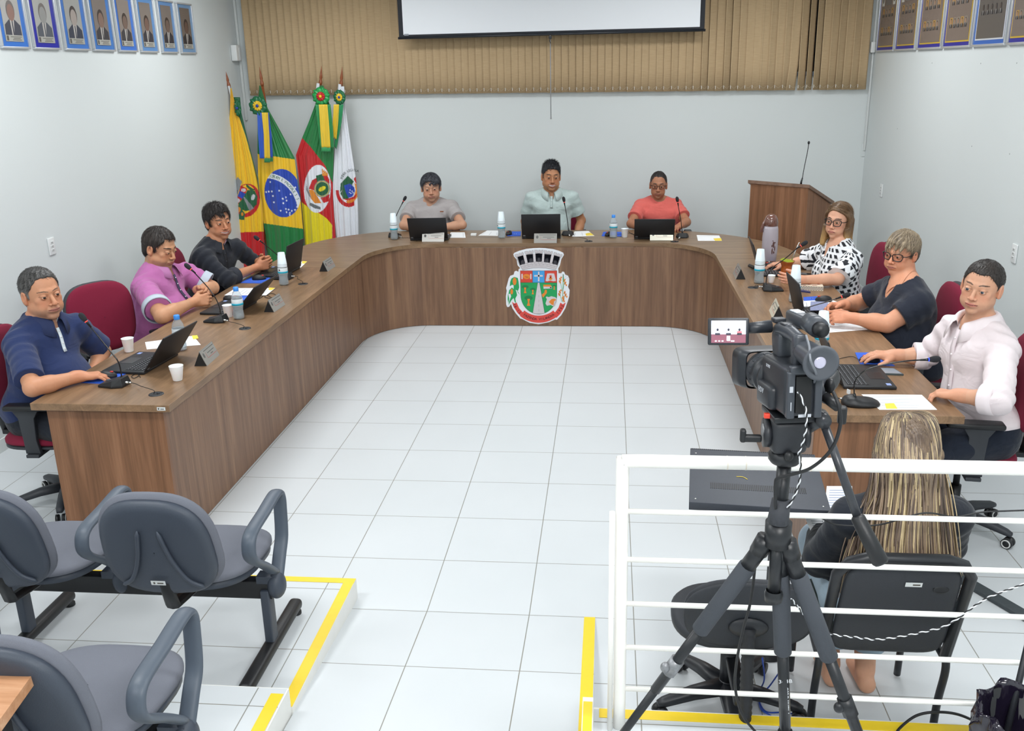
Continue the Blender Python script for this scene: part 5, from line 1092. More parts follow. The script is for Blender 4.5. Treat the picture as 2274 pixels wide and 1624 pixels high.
# paper the woman holds
p = onz(1818, 680, ZT+.05); a = [onz(*q, ZT+.045) for q in ((1799, 690), (1800, 670), (1838, 671), (1841, 689))]; m = MB(); m.prism([(q[0], q[1]) for q in a], ZT+.044, ZT+.047); o = m.build('cash_notes', mat('note_lilac', '8d93b5', rough=.7, noise=.25, nscale=60)); tag(o, 'lilac grey printed slip held in the black-topped woman\'s hands', 'paper')
# ================================================================ lectern
LX0, LX1 = 3.385, 3.89
lec = empty('lectern', (0, 0, 0), label='walnut lectern with slanted top behind the desk corner', cat='lectern')
A_ = V(3.455, .60, 1.185); B_ = V(3.905, .20, 1.185); C_ = V(4.19, .52, .99)
pts_top = [A_, B_, C_, A_+C_-B_]
m = MB(); z0 = .0; P = pts_top; vs = [(p[0], p[1], 0.0) for p in P]+[(p[0], p[1], p[2]-.002) for p in P]; m.add(vs, [(3, 2, 1, 0), (4, 5, 6, 7), (0, 1, 5, 4), (1, 2, 6, 5), (2, 3, 7, 6), (3, 0, 4, 7)][:6], 0, False)
bm = bmesh.new(); vv = [bm.verts.new(v) for v in m.v]; [bm.faces.new([vv[i] for i in f]) for f in m.f]; bmesh.ops.recalc_face_normals(bm, faces=bm.faces[:]); me = bpy.data.meshes.new('body'); bm.to_mesh(me); bm.free(); link('body', me, lec, WVE)
cx = sum(P)/4; m = MB(); Q = [cx+(p-cx)*V(1.07, 1.04, 1) for p in P]; vs = [tuple(p) for p in Q]+[tuple(p+V(0, 0, .030)) for p in Q]; bm = bmesh.new(); vv = [bm.verts.new(v) for v in vs]; [bm.faces.new([vv[i] for i in f]) for f in ((3, 2, 1, 0), (4, 5, 6, 7), (0, 1, 5, 4), (1, 2, 6, 5), (2, 3, 7, 6), (3, 0, 4, 7))]; bmesh.ops.recalc_face_normals(bm, faces=bm.faces[:]); me = bpy.data.meshes.new('slanted_top'); bm.to_mesh(me); bm.free(); link('slanted_top', me, lec, wood_mat('lectern_edge', '6b5448', '7d6353', '927868', 'x', .4))
r = empty('lectern_microphone', (0, 0, 0), label='tall thin gooseneck microphone standing on the lectern', cat='microphone')
yl = .36; n_ = [ony(*q, yl) for q in ((1779, 407), (1782, 395), (1786, 372), (1793, 338))]; h = ony(1796, 318, yl); m = MB(); m.tube([n_[0]-V(0, 0, .02), n_[0]+V(0, 0, .01), n_[1]], [.011, .009, .006], seg=10); m.build('socket', BLKG, r); m = MB(); m.tube(bez([n_[1]]+n_[2:]+[h], 8), .0034, seg=8); m.build('gooseneck', BLKG, r); m = MB(); m.ell(h+V(0, 0, .004), (.011, .011, .015)); m.build('capsule', BLK, r)
# ================================================================ crest plaque on the desk front
YC = IYB-.0265
def cv(u, v, k=0): p = ony(1100+u/8.121, 540+v/8.121, YC); return (p[0], p[2])
crest = empty('coat_of_arms_plaque', (0, YC+.001, 0), label='large cut-out municipal coat of arms fixed to the desk front', cat='plaque')
def cpoly(mb, pts, lv, mi=0, raw=False):
    P = pts if raw else [cv(*p) for p in pts]; ar = sum(P[i][0]*P[(i+1) % len(P)][1]-P[(i+1) % len(P)][0]*P[i][1] for i in range(len(P))); P = P if ar > 0 else P[::-1]
    y1 = -.001-lv*.0009; n = len(P); bm = bmesh.new(); vs = [bm.verts.new((p[0], y1, p[1])) for p in P]; f = bm.faces.new(vs); r = bmesh.ops.extrude_face_region(bm, geom=[f]); bmesh.ops.translate(bm, verts=[g for g in r['geom'] if isinstance(g, bmesh.types.BMVert)], vec=(0, .0009 if lv else .0028, 0))
    bmesh.ops.triangulate(bm, faces=bm.faces[:]); bmesh.ops.recalc_face_normals(bm, faces=bm.faces[:]); bm.verts.index_update(); mb.add([v.co for v in bm.verts], [[v.index for v in q.verts] for q in bm.faces], mi, False); bm.free()
def cl(mb, a, b, w, lv, mi=0):
    a = np.array(cv(*a)); b = np.array(cv(*b)); d = nrm(b-a); n = V(-d[1], d[0])*w/2; cpoly(mb, [a-n, b-n, b+n, a+n], lv, mi, True)
def circ(u, v, r, ry=None, n=20, a0=0, a1=2*pi): return [(u+r*cos(a0+(a1-a0)*k/n), v+(ry or r)*sin(a0+(a1-a0)*k/n)) for k in range(n if abs(a1-a0) > 6 else n+1)]
CM = [mat('crest_white', 'e9edf3', rough=.4), mat('crest_red', 'd4432f', rough=.45), mat('crest_blue', '3f9fe0', rough=.45), mat('crest_green', '12a057', rough=.45), mat('crest_stone', 'd3cdd0', rough=.5), mat('crest_line', '23263a', rough=.5), mat('crest_orange', 'e5862c', rough=.5), mat('crest_dark', '33323a', rough=.5), mat('crest_banner', 'dc4a42', rough=.45), mat('crest_leaf', '0c7d45', rough=.5)]
m = MB(); back = [(345, 175), (430, 140), (560, 105), (690, 92), (785, 88), (900, 92), (1040, 110), (1150, 140), (1225, 175), (1237, 215), (1190, 290), (1165, 400), (1135, 460), (1140, 545), (1190, 545), (1205, 515), (1240, 520), (1262, 570), (1310, 590), (1332, 640), (1330, 720), (1310, 790), (1340, 850), (1332, 960), (1310, 1040), (1262, 1180), (1190, 1300), (1110, 1385), (1080, 1378), (960, 1430), (785, 1465), (620, 1440), (480, 1368), (450, 1362), (370, 1270), (310, 1180), (280, 1100), (250, 1150), (215, 1155), (195, 1110), (190, 960), (205, 860), (193, 810), (215, 740), (240, 640), (270, 590), (330, 570), (345, 515), (375, 500), (415, 520), (420, 470), (450, 455), (400, 400), (385, 300), (335, 240), (325, 200)]
cpoly(m, back, 0); m.build('backing', CM[0], crest)
m = MB(); L_ = MB(); D_ = MB()
for cx, cy, an in ((430, 205, -.30), (610, 160, -.14), (785, 145, 0), (955, 160, .14), (1130, 205, .30)):
    R_ = lambda x, y: (cx+x*cos(an)-y*sin(an), cy+x*sin(an)+y*cos(an)); q = [(-78, -20), (-78, 12), (-62, 40), (-52, 185), (52, 185), (62, 40), (78, 12), (78, -20), (48, -20), (48, 0), (28, 0), (28, -20), (-4, -20), (-4, 0), (-24, 0), (-24, -20)]
    cpoly(m, [R_(*p) for p in q], 1)
    for a, b in zip(q, q[1:]+q[:1]): cl(L_, R_(*a), R_(*b), .0011, 3)
    for k in range(1, 7): cl(L_, R_(-58, 12+k*25), R_(58, 12+k*25), .0008, 3)
    for k in range(6):
        for x in range(-3, 4): xx = x*17+(8 if k % 2 else 0); cl(L_, R_(xx, 14+k*25), R_(xx, 34+k*25), .0007, 3) if abs(xx) < 56 else None
wall_ = [(440, 400), (520, 370), (650, 345), (785, 337), (920, 345), (1050, 370), (1130, 400), (1085, 488), (1000, 465), (900, 448), (785, 442), (670, 448), (570, 465), (490, 485)]
cpoly(m, [(400, 250), (520, 215), (785, 185), (1050, 215), (1165, 250), (1120, 400), (785, 350), (445, 400)], 1); cpoly(m, wall_, 2); m.build('mural_crown', CM[4], crest)
for a, b in zip(wall_, wall_[1:]+wall_[:1]): cl(L_, a, b, .0012, 4)
for k in (1, 2):
    f = k/3; P = [(450+(50*f), 400+85*f), (640, 348+100*f), (785, 338+104*f), (930, 348+100*f), (1125-(45*f), 400+85*f)]
    for a, b in zip(P, P[1:]): cl(L_, a, b, .0009, 4)
for k in range(20): x = 470+k*33; y = 395-58*(1-((x-785)/345)**2); cl(L_, (x+(8 if k % 2 else 0), y+(0 if k % 2 else 34)), (x+(10 if k % 2 else 0), y+(30 if k % 2 else 62)), .0008, 4)
for cx, cy, an in ((492, 345, -.2), (645, 310, -.08), (785, 300, 0), (928, 312, .08), (1078, 348, .2)):
    cpoly(m, [(0, 0), (1, 0), (0, 1)], 0) if False else None
    A_ = [(cx-31, cy+34), (cx-31, cy)]+[(cx+31*cos(pi+pi*k/10), cy+36*sin(pi+pi*k/10)) for k in range(1, 10)]+[(cx+31, cy), (cx+31, cy+34)]; cpoly(D_, A_, 3, 0); B_2 = [(cx+(x-cx)*1.28, cy+(y-cy)*1.22) for x, y in A_]
    for a, b in zip(B_2, B_2[1:]): cl(L_, a, b, .0009, 4)
L_.build('crown_lines', CM[5], crest); D_.build('crown_gates', CM[7], crest)
sh = MB(); sh_pts = [(450, 497), (1110, 497), (1112, 930)]+[(785+327*cos(a), 930+350*sin(a)) for a in [pi*k/24 for k in range(1, 24)]]+[(458, 930)]
cpoly(sh, [(450, 710), (1110, 714), (1112, 930)]+[(785+327*cos(a), 930+350*sin(a)) for a in [pi*k/24 for k in range(1, 24)]]+[(458, 930)], 1, 3)
cpoly(sh, [(450, 497), (670, 497), (670, 710), (450, 710)], 1, 1); cpoly(sh, [(672, 497), (888, 497), (888, 712), (672, 712)], 1, 2); cpoly(sh, [(890, 497), (1110, 497), (1110, 714), (890, 714)], 1, 1)
cpoly(sh, [(765, 714), (797, 714), (890, 1262), (840, 1275), (730, 1275), (675, 1258)], 2, 4)
for q in ([(770, 515), (795, 515), (797, 690), (768, 690)], [(700, 577), (856, 577), (856, 604), (700, 604)]): cpoly(sh, q, 2, 4)
cpoly(sh, circ(562, 603, 64, 46), 2, 6)
for q in ([(470, 555), (494, 555), (494, 650), (470, 650)], [(628, 555), (652, 555), (652, 650), (628, 650)]): cpoly(sh, q, 2, 4)
cpoly(sh, [(935, 550), (990, 545), (1060, 548), (1095, 682), (1050, 690), (992, 675), (935, 690), (905, 680)], 2, 4); cpoly(sh, circ(996, 640, 32, 26), 3, 6); cpoly(sh, [(975, 590), (990, 570), (998, 595), (1010, 565), (1018, 610), (990, 640)], 3, 1)
for cx, cy, s in ((538, 850, 1), (676, 882, .8), (600, 1065, 1.25), (1062, 808, .6)):
    cpoly(sh, [(cx-20*s, cy-48*s), (cx+20*s, cy-48*s), (cx+9*s, cy), (cx+24*s, cy+52*s), (cx-24*s, cy+52*s), (cx-9*s, cy)], 3, 6); cpoly(sh, circ(cx, cy-60*s, 60*s, 34*s), 2, 9)
cpoly(sh, [(868, 785), (1020, 785), (1020, 818), (870, 825)], 2, 4); cpoly(sh, [(868, 750), (990, 750), (1020, 785), (865, 785)], 2, 6); cpoly(sh, [(905, 840), (930, 850), (930, 900), (860, 985), (838, 930), (885, 890), (890, 850)], 3, 6); cpoly(sh, [(985, 790), (1015, 792), (1013, 812), (985, 812)], 3, 7)
cpoly(sh, [(905, 1090), (930, 1010), (910, 980), (925, 962), (960, 975), (1010, 958), (1080, 975), (1106, 1000), (1108, 1060), (1075, 1140), (1050, 1145), (1000, 1115), (930, 1130)], 3, 4); cpoly(sh, [(965, 1060), (1010, 1010), (1060, 1000), (1100, 1020), (1060, 1050), (1050, 1120), (1010, 1105)], 4, 6)
shield = sh.build('shield', CM, crest); m = MB()
for a, b in zip(sh_pts, sh_pts[1:]+sh_pts[:1]): cl(m, a, b, .0016, 4)
for a, b in (((450, 711), (1110, 714)), ((671, 497), (671, 711)), ((889, 497), (889, 713)), ((765, 714), (675, 1258)), ((797, 714), (890, 1262))): cl(m, a, b, .0014, 4)
for k in range(5): cl(m, (785, 850+k*85), (785, 890+k*85), .0009, 4)
for k in range(3): cl(m, (530+k*18, 590+k*8), (565+k*18, 625-k*6), .001, 4)
m.build('shield_outline', CM[5], crest)
bn = MB(); arc_ = lambda r, a: (785+r*cos(a), 905+r*sin(a)*1.0)
cpoly(bn, [arc_(405, a) for a in [math.radians(d) for d in range(50, 131, 4)]]+[arc_(532, a) for a in [math.radians(d) for d in range(130, 49, -4)]], 2)
cpoly(bn, [(300, 1060), (345, 1092), (385, 1072), (430, 1175), (510, 1265), (480, 1335), (400, 1260), (330, 1150)], 1); cpoly(bn, [(1270, 1070), (1218, 1105), (1172, 1075), (1140, 1165), (1060, 1270), (1100, 1350), (1170, 1280), (1240, 1160)], 1)
ban = bn.build('banner', CM[8], crest)
def ring_text(txt, r, a0, a1, size, par, mt, cx=785, cy=905, lv=4, name='lettering', fn=cv, Y=None):
    m = MB(); n = len(txt); sc = fn(1, 0)[0]-fn(0, 0)[0]
    for i, ch in enumerate(txt):
        if ch == ' ': continue
        a = math.radians(a0+(a1-a0)*(i+.5)/n); x, z = fn(cx+r*cos(a), cy+r*sin(a)); vs, fs = text_mesh(ch, size, .0003); t = a-pi/2; rot = -t
        m.add([(x+v[0]*cos(rot)-v[1]*sin(rot), (Y if Y is not None else -.001-lv*.0009-.0004)-v[2], z+v[0]*sin(rot)+v[1]*cos(rot)) for v in vs], fs, 0, False)
    return m.build(name, mt, par)
INKD = mat('crest_ink', '3a1c22', rough=.5)
ring_text('FAZENDA VILANOVA', 468, 126, 54, .032, ban, INKD); ring_text('28-12', 490, 158, 132, .033, ban, INKD); ring_text('1995', 490, 49, 25, .033, ban, INKD)
lf = MB(); cb = MB(); lo = MB()
for P in ([(375, 620), (340, 612), (290, 640), (268, 700), (262, 780), (300, 750), (330, 760), (330, 830), (300, 800), (250, 850), (238, 920), (270, 910), (285, 960), (255, 1040), (240, 1120), (290, 1030), (330, 990), (350, 1060), (375, 1085), (360, 1000), (392, 940), (380, 880), (365, 840), (410, 860), (430, 800), (420, 700), (405, 630)], [(228, 905), (250, 1000), (235, 1090), (222, 1010)], [(385, 840), (430, 910), (445, 935), (405, 890)]): cpoly(lf, P, 2)
for P in (circ(348, 690, 34, 68), circ(296, 875, 24, 50)): cpoly(cb, P, 3)
for a, b, w in (((1222, 560), (1215, 1060), .004), ((1165, 640), (1205, 870), .003), ((1250, 690), (1215, 860), .003), ((1160, 880), (1200, 1060), .003), ((1265, 920), (1215, 1060), .003), ((1222, 560), (1232, 700), .005)): cl(lf, a, b, w, 2)
for (x, y, r_, an) in ((1170, 665, 50, .2), (1258, 710, 55, -.3), (1160, 895, 50, .3), (1262, 925, 50, -.4), (1225, 1010, 45, -.2)):
    for k in range(5): t = (k-2)*r_/2.2; cpoly(cb, circ(x+t*sin(-an)-(9 if k % 2 else -9), y+t*cos(an), 13, 19, 8), 3)
for k in range(14): x = 1180+k*9; cl(lo, (x, 600+((k*37) % 90)), (x+26, 560+((k*37) % 90)), .0006, 1)
lf.build('leaves', CM[3], crest); cb.build('corn_and_wheat', CM[6], crest); lo.build('wheat_awns', mat('awn_grey', '9aa0a8'), crest)
# ================================================================ flags on wooden poles in the back left corner
FLAGM = vmat('satin_cloth', rough=.38, noise=.03, nscale=8, bump=.06, bscale=60, spec=.6, sheen=.3)
WOODF = mat('pole_wood', '8d4a22', rough=.35, noise=.15, nscale=30, coat=.3)
C_ = {k: np.array(hexc(v)) for k, v in dict(Y='f2c21c', R='c4141c', G='157a3a', W='e6e9f0', B='1f46b4', L='e8d614', K='1d2a2a', S='8b8f93', O='e08a24', D='16603a', N='cfd3d8', P='d8cfd4').items()}
def edge(pl, v): ys = [p[1] for p in pl]; return np.interp(v, ys, [p[0] for p in pl])
def cloth(name, left, right, y0, colf, parent, nf=4, amp=.03, ph=0., step=1.0, bow=.06):
    t0 = min(left[0][1], right[0][1]); t1 = left[-1][1]; tr = right[-1][1]; nv = int((t1-t0)/step)+1; nu = 96; X = []; C = []
    for j in range(nv):
        f = j/(nv-1); a = t0+(left[-1][1]-t0)*f; b = t0+(tr-t0)*f; xl = edge(left, a); xr = edge(right, b)
        for i in range(nu):
            u = i/(nu-1); px = xl+(xr-xl)*u; py = a+(b-a)*u; fo = .25+.75*min(1, f*1.5)
            y = y0-amp*fo*(.5*math.sin(u*nf*2*pi+ph+f*1.5)+.3*math.sin(u*nf*4.3*pi+ph*2+f*3)+.22*math.sin(u*nf*9*pi+f*5))*(1-.35*f)-bow*math.sin(pi*u)*f
            X.append((px, py, y))
    X = np.array(X); C = colf(X[:, 0], X[:, 1]); P = np.array([ony(px, py, y0) for px, py, _ in X]); dz = X[:, 2]-y0
    d = P-CAM; P = CAM+d*(1+dz/d[:, 1])[:, None]; ids = np.arange(nv*nu).reshape(nv, nu); F = np.stack([ids[:-1, :-1], ids[1:, :-1], ids[1:, 1:], ids[:-1, 1:]], -1).reshape(-1, 4)
    o = np_obj(name, P, F, FLAGM, parent, C); md = o.modifiers.new('s', 'SOLIDIFY'); md.thickness = .0012; return o
def inpoly(x, y, P):
    r = np.zeros(len(x), bool); n = len(P)
    for i in range(n):
        (x1, y1), (x2, y2) = P[i], P[(i+1) % n]; c = ((y1 > y) != (y2 > y)) & (x < (x2-x1)*(y-y1)/((y2-y1)+1e-12)+x1); r ^= c
    return r
def E_(x, y, cx, cy, rx, ry, an=0.):
    c, s = cos(an), sin(an); dx, dy = x-cx, y-cy; u = (dx*c+dy*s)/rx; v = (-dx*s+dy*c)/ry; return np.sqrt(u*u+v*v)
def base(x, k): return np.tile(C_[k], (len(x), 1))
Z = lambda u, v: (470+u/3.4556, 130+v/3.4556)      # coordinates read off the enlarged view of the corner
def PZ_(pts): return [Z(*p) for p in pts]
def f1(x, y):
    c = base(x, 'Y'); c[y > 517-(x-508)*.03] = C_['R']
    u = (x-470)*3.4556; v = (y-130)*3.4556
    def put(P, k): c[inpoly(u, v, P)] = C_[k]
    c[(E_(u, v, 265, 1090, 105, 130, .25) < 1) & (E_(u, v, 258, 1080, 82, 112, .25) > 1) & (u+v*.2 > 400)] = C_['R']
    c[(E_(u, v, 250, 1095, 112, 145, .25) < 1) & (E_(u, v, 258, 1080, 88, 122, .25) > 1) & (u < 250) & (v > 1080)] = C_['D']
    put([(120, 1030), (165, 955), (200, 910), (232, 945), (215, 1000), (185, 1080), (118, 1065)], 'S'); put([(150, 1040), (165, 1030), (165, 1060)], 'K'); put([(185, 1020), (200, 1010), (198, 1045)], 'K')
    put([(225, 975), (275, 1000), (255, 1050), (205, 1115), (180, 1105), (205, 1040)], 'R'); put([(215, 1015), (262, 1040), (240, 1080), (198, 1055)], 'B'); c[E_(u, v, 245, 1010, 18, 14) < 1] = C_['P']; c[E_(u, v, 203, 1090, 14, 16) < 1] = C_['P']
    g = inpoly(u, v, [(275, 1010), (330, 1015), (352, 1060), (345, 1120), (310, 1160), (260, 1172), (215, 1150), (205, 1115), (245, 1065)]); c[g] = C_['D']; put([(240, 1062), (252, 1062), (325, 1150), (290, 1170)], 'S'); c[E_(u, v, 318, 1065, 14, 24, .3) < 1] = C_['N']
    put([(200, 1120), (235, 1160), (260, 1200), (245, 1222), (215, 1190)], 'D'); put([(262, 960), (300, 990), (340, 1010), (300, 1015), (268, 985)], 'D'); c[E_(u, v, 210, 1160, 12, 20) < 1] = C_['O']; c[E_(u, v, 235, 1195, 9, 14) < 1] = C_['O']
    return c
def f2(x, y):
    c = base(x, 'G'); m = (y > 342+(x-573)*.15) & (y < 497+(x-592)*.14); c[m] = C_['Y']; u = (x-470)*3.4556; v = (y-130)*3.4556; d = E_(u, v, 545, 1034, 139, 186, -.12) < 1; c[d] = C_['B']
    r = np.hypot((u-420)/260, (v-1190)/290); b = d & (r > .93) & (r < 1.07) & (u > 430); c[b] = C_['W']
    for (sx, sy) in ((450, 948), (438, 1022), (462, 1020), (470, 1055), (478, 1103), (518, 1015), (547, 1078), (570, 1065), (550, 1110), (530, 1168), (545, 1076), (642, 990), (605, 1043), (575, 1180), (600, 1185), (615, 1170), (640, 1162), (570, 1155), (590, 1160), (655, 1140), (600, 1200), (418, 1025), (575, 1090)):
        c[d & (E_(u, v, sx, sy, 6, 7) < 1)] = C_['W']
    return c
def f3(x, y):
    u = (x-470)*3.4556; v = (y-130)*3.4556; c = base(x, 'G'); b1 = np.interp(u, [650, 695, 760, 830, 870, 925], [560, 610, 680, 770, 820, 950]); c[v > b1] = C_['R']; b2 = np.interp(u, [680, 700, 770, 830, 880, 935], [1090, 1110, 1165, 1190, 1225, 1290]); c[v > b2] = C_['L']; c[(u > 925) & (v > 1050) & (v > b1)] = C_['R']
    d = E_(u, v, 812, 1000, 103, 184, .05); c[d < 1] = C_['W']
    for (P, k) in (([(770, 935), (835, 900), (880, 880), (905, 935), (900, 1000), (780, 1010), (745, 1000)], 'R'), ([(745, 1005), (780, 1010), (830, 1090), (840, 1110), (790, 1110), (760, 1075)], 'O'), ([(835, 1070), (905, 1040), (900, 1095), (860, 1110)], 'R'), ([(800, 900), (850, 885), (870, 940), (810, 945)], 'D')): c[inpoly(u, v, P)] = C_[k]
    c[E_(u, v, 848, 1000, 62, 66) < 1] = C_['S']; c[E_(u, v, 848, 1000, 48, 52) < 1] = C_['D']; c[E_(u, v, 848, 1000, 30, 16, -.5) < 1] = C_['L']; c[(E_(u, v, 848, 1000, 56, 59) < 1) & (E_(u, v, 848, 1000, 52, 55) > 1)] = C_['L']
    for k in range(4): c[inpoly(u, v, [(845+k*12, 850+k*8), (852+k*12, 845+k*8), (862+k*10, 900), (850+k*10, 900)])] = C_['O']
    c[inpoly(u, v, [(755, 1105), (800, 1125), (835, 1140), (838, 1160), (790, 1150), (750, 1125)])] = C_['K']*.5+C_['S']*.5; c[inpoly(u, v, [(728, 960), (740, 1010), (770, 1075), (750, 1060), (725, 1010)])] = C_['S']
    return c
def f4(x, y):
    u = (x-470)*3.4556; v = (y-130)*3.4556; c = base(x, 'W')
    for (P, k) in (([(1045, 900), (1092, 945), (1080, 960), (1050, 1085), (1010, 1075), (985, 1030), (990, 960)], 'D'), ([(1015, 975), (1060, 960), (1095, 990), (1100, 1020), (1080, 1060), (1050, 1070), (1030, 1030)], 'B'), ([(1090, 925), (1110, 898), (1125, 905), (1125, 960), (1115, 975)], 'R'), ([(1095, 950), (1118, 975), (1140, 990), (1130, 1050), (1090, 1100), (1040, 1118), (1010, 1105), (1090, 1070), (1105, 1010)], 'O'), ([(1085, 1062), (1120, 1030), (1100, 1075), (1040, 1090), (1000, 1075), (1040, 1078)], 'R'), ([(1000, 1010), (985, 1040), (1010, 1080), (1045, 1110), (1030, 1108), (990, 1075), (980, 1035)], 'W')): c[inpoly(u, v, P)] = C_[k]
    r = E_(u, v, 1052, 1010, 98, 128); c[(r < 1.02) & (r > .78) & (v > 1005+(1052-u)*.0) & (v > 1000) & (u < 1095) & (v > 1010-(u-950)*.0)] = C_['R']
    for (sx, sy) in ((1062, 1010), (1078, 1018), (1068, 1035), (1085, 1030), (1058, 1028)): c[E_(u, v, sx, sy, 5, 5) < 1] = C_['W']
    return c
def pole(tip, low, y0, label, lean=None):
    r = empty('flagpole', (0, 0, 0), label=label, cat='flag', group='ceremonial flags on wooden poles'); a = ony(*tip, y0); b = ony(*low, y0+.012); d = nrm(b-a); e = a+d*((a[2]-.02)/-d[2]); m = MB(); m.tube([a+d*.16, e], .014, seg=12); m.build('pole', WOODF, r)
    m = MB(); m.tube([a+d*t for t in (0, .04, .08, .115, .13, .145, .165, .19)], [.001, .006, .012, .016, .011, .015, .019, .015], seg=14); m.build('finial', WOODF, r); return r, a, d, e
def rosette(r, px, py, y0, R, cols, n=11, ax=1.):
    c = ony(px, py, y0); g = empty('rosette', (0, 0, 0)); bpy.data.objects.remove(g)
    first = None
    for k, (rad, cc, lift) in enumerate(cols):
        P = []; F = []; nr = 5; na = 66
        for i in range(nr):
            f = i/(nr-1)
            for j in range(na): a = 2*pi*j/na; w = math.sin(a*n+k)*.5+.3*math.sin(a*(n+5)+2*k); rr = R*rad*f*(1+.09*w*f); P.append((c[0]+rr*cos(a)*ax, c[1]-lift*R-.35*R*rad*f*(1-f)-.10*R*w*f, c[2]+rr*sin(a)))
        for i in range(nr-1):
            for j in range(na): F.append((i*na+j, i*na+(j+1) % na, (i+1)*na+(j+1) % na, (i+1)*na+j))
        m = MB(); m.add(P, F); o = m.build('rosette' if k == 0 else 'rosette_petals', mat('satin_'+cc, cc, rough=.35, spec=.6), first or r, solid=.001); first = first or o
    m = MB(); m.ell((c[0], c[1]-.30*R, c[2]), (R*.17, R*.12, R*.17)); m.build('rosette_button', mat('satin_'+cols[-1][1]+'b', {'e9c12a': '1f3f9a', 'c41c22': 'ecd21e'}.get(cols[-1][1], '1f3f9a'), rough=.3), first)
    return first
def ribbon(r, l, rt, y0, col, ph=0., fringe=None):
    o = cloth('ribbon', l, rt, y0, lambda x, y: np.tile(np.array(hexc(col)), (len(x), 1)), r, nf=1, amp=.010, ph=ph, step=4, bow=0)
    if fringe: x0, x1, yy = l[-1][0], rt[-1][0], l[-1][1]; f = cloth('fringe', [(x0, yy-1), (x0, yy+9)], [(x1, yy-1), (x1, yy+9)], y0, lambda x, y: np.tile(np.array(hexc(fringe)), (len(x), 1)), r, nf=6, amp=.004, step=3, bow=0)
y1_ = 1.05
r, a, d, e = pole((499, 152), (520, 240), y1_, 'yellow and red municipal flag on a leaning wooden pole, leftmost of the flags')
cloth('flag_cloth', [(512, 196), (511, 240), (505, 330), (502, 400), (505, 500), (512, 560), (520, 610)], [(514, 196), (524, 240), (545, 300), (560, 350), (572, 400), (582, 450), (586, 520), (590, 610)], y1_-.03, f1, r, nf=2.5, amp=.03)
cloth('green_sash', [(518, 216), (528, 250), (540, 300), (556, 345), (572, 400), (576, 440)], [(533, 216), (536, 250), (548, 300), (560, 345), (574, 395), (578, 440)], y1_-.005, lambda x, y: np.tile(C_['D'], (len(x), 1)), r, nf=1, amp=.01, step=3)
rosette(r, 528, 240, y1_-.06, .085, [(1., '17693f', 0)], ax=.42); m = MB(); m.tube([a+d*.17+V(.004, -.014, 0), a+d*.32+V(.006, -.016, 0)], .012, seg=8); m.build('cord_wrap', mat('cord_white', 'dcdfe2'), r)
r, a, d, e = pole((576, 148), (592, 250), 1.1, 'green, yellow and blue national flag with starry disc, second flag from the left')
cloth('flag_cloth', [(576, 190), (572, 240), (572, 340), (574, 420), (583, 480), (590, 520), (594, 562), (596, 610)], [(578, 190), (594, 240), (622, 290), (654, 350), (660, 400), (668, 450), (674, 520), (676, 610)], 1.06, f2, r, nf=2., amp=.028, ph=1.)
ribbon(r, [(571, 250), (573, 300), (577, 352)], [(586, 250), (587, 300), (588, 352)], .955, '2457c0'); ribbon(r, [(581, 250), (586, 300), (587, 352)], [(595, 250), (598, 300), (600, 352)], .95, 'e6c12c', 1., '2f8a50'); ribbon(r, [(592, 250), (598, 300), (600, 350)], [(597, 250), (603, 300), (606, 350)], .957, '2457c0', 2., '2f8a50')
rosette(r, 573, 235, .96, .092, [(1., '146a40', 0), (.52, 'e9c12a', .18)])
ring_text('ORDEM E PROGRESSO', 0, 0, 0, .01, None, INKD) if False else None
tm = MB(); txt = 'ORDEM E PROGRESSO'
for i, ch in enumerate(txt):
    if ch == ' ' : continue
    u_ = 462+ (673-462)*(i/(len(txt)-1)); rr_ = 1.0; s_ = max(0, 1-((u_-420)/260)**2); v_ = 1190-290*math.sqrt(s_); 
    if u_ > 668: continue
    p_ = ony(*Z(u_, v_), .955); an_ = -math.atan2(290*((u_-420)/260/max(.15, math.sqrt(s_)))/260*1., 1.); vs, fs = text_mesh(ch, .040, .0004); tm.add([(p_[0]+v[0]*cos(an_)-v[1]*sin(an_), p_[1]-v[2], p_[2]-.0+v[0]*sin(an_)+v[1]*cos(an_)) for v in vs], fs, 0, False)
tm.build('motto', mat('motto_green', '1f6b3c'), r)
r, a, d, e = pole((714, 146), (709, 230), 1.15, 'green, red and yellow state flag with round white crest, third flag from the left')
cloth('flag_cloth', [(710, 190), (700, 232), (684, 275), (671, 306), (657, 345), (664, 400), (670, 450), (674, 500), (677, 542), (680, 600)], [(718, 190), (732, 232), (738, 275), (742, 306), (741, 345), (739, 400), (740, 450), (744, 500), (747, 542), (750, 600)], 1.11, f3, r, nf=2.2, amp=.030, ph=2.)
ribbon(r, [(700, 232), (706, 280), (712, 330)], [(712, 232), (716, 280), (720, 330)], 1.01, '1f8a48'); ribbon(r, [(708, 232), (711, 280), (714, 328)], [(727, 232), (731, 280), (734, 328)], 1.005, 'e6c12c', 1., '2f9a58'); ribbon(r, [(726, 232), (731, 280), (736, 330)], [(734, 232), (739, 280), (742, 330)], 1.01, '1f8a48')
rosette(r, 713, 214, 1.02, .088, [(1., '1f9a4c', 0), (.5, 'c41c22', .18)])
m = MB(); m.tube([a+d*.17+V(-.02, -.014, 0), a+d*.26+V(-.02, -.016, 0)], [.016, .022], seg=8); m.build('cord_wrap', mat('cord_white', 'dcdfe2'), r)
r, a, d, e = pole((760, 148), (755, 230), 1.17, 'white legislature flag with map crest, rightmost of the flags')
cloth('flag_cloth', [(752, 192), (746, 240), (744, 330), (739, 420), (743, 480), (748, 530), (750, 600)], [(764, 192), (767, 240), (780, 330), (791, 400), (795, 450), (797, 530), (798, 600)], 1.14, f4, r, nf=2., amp=.026, ph=.4)
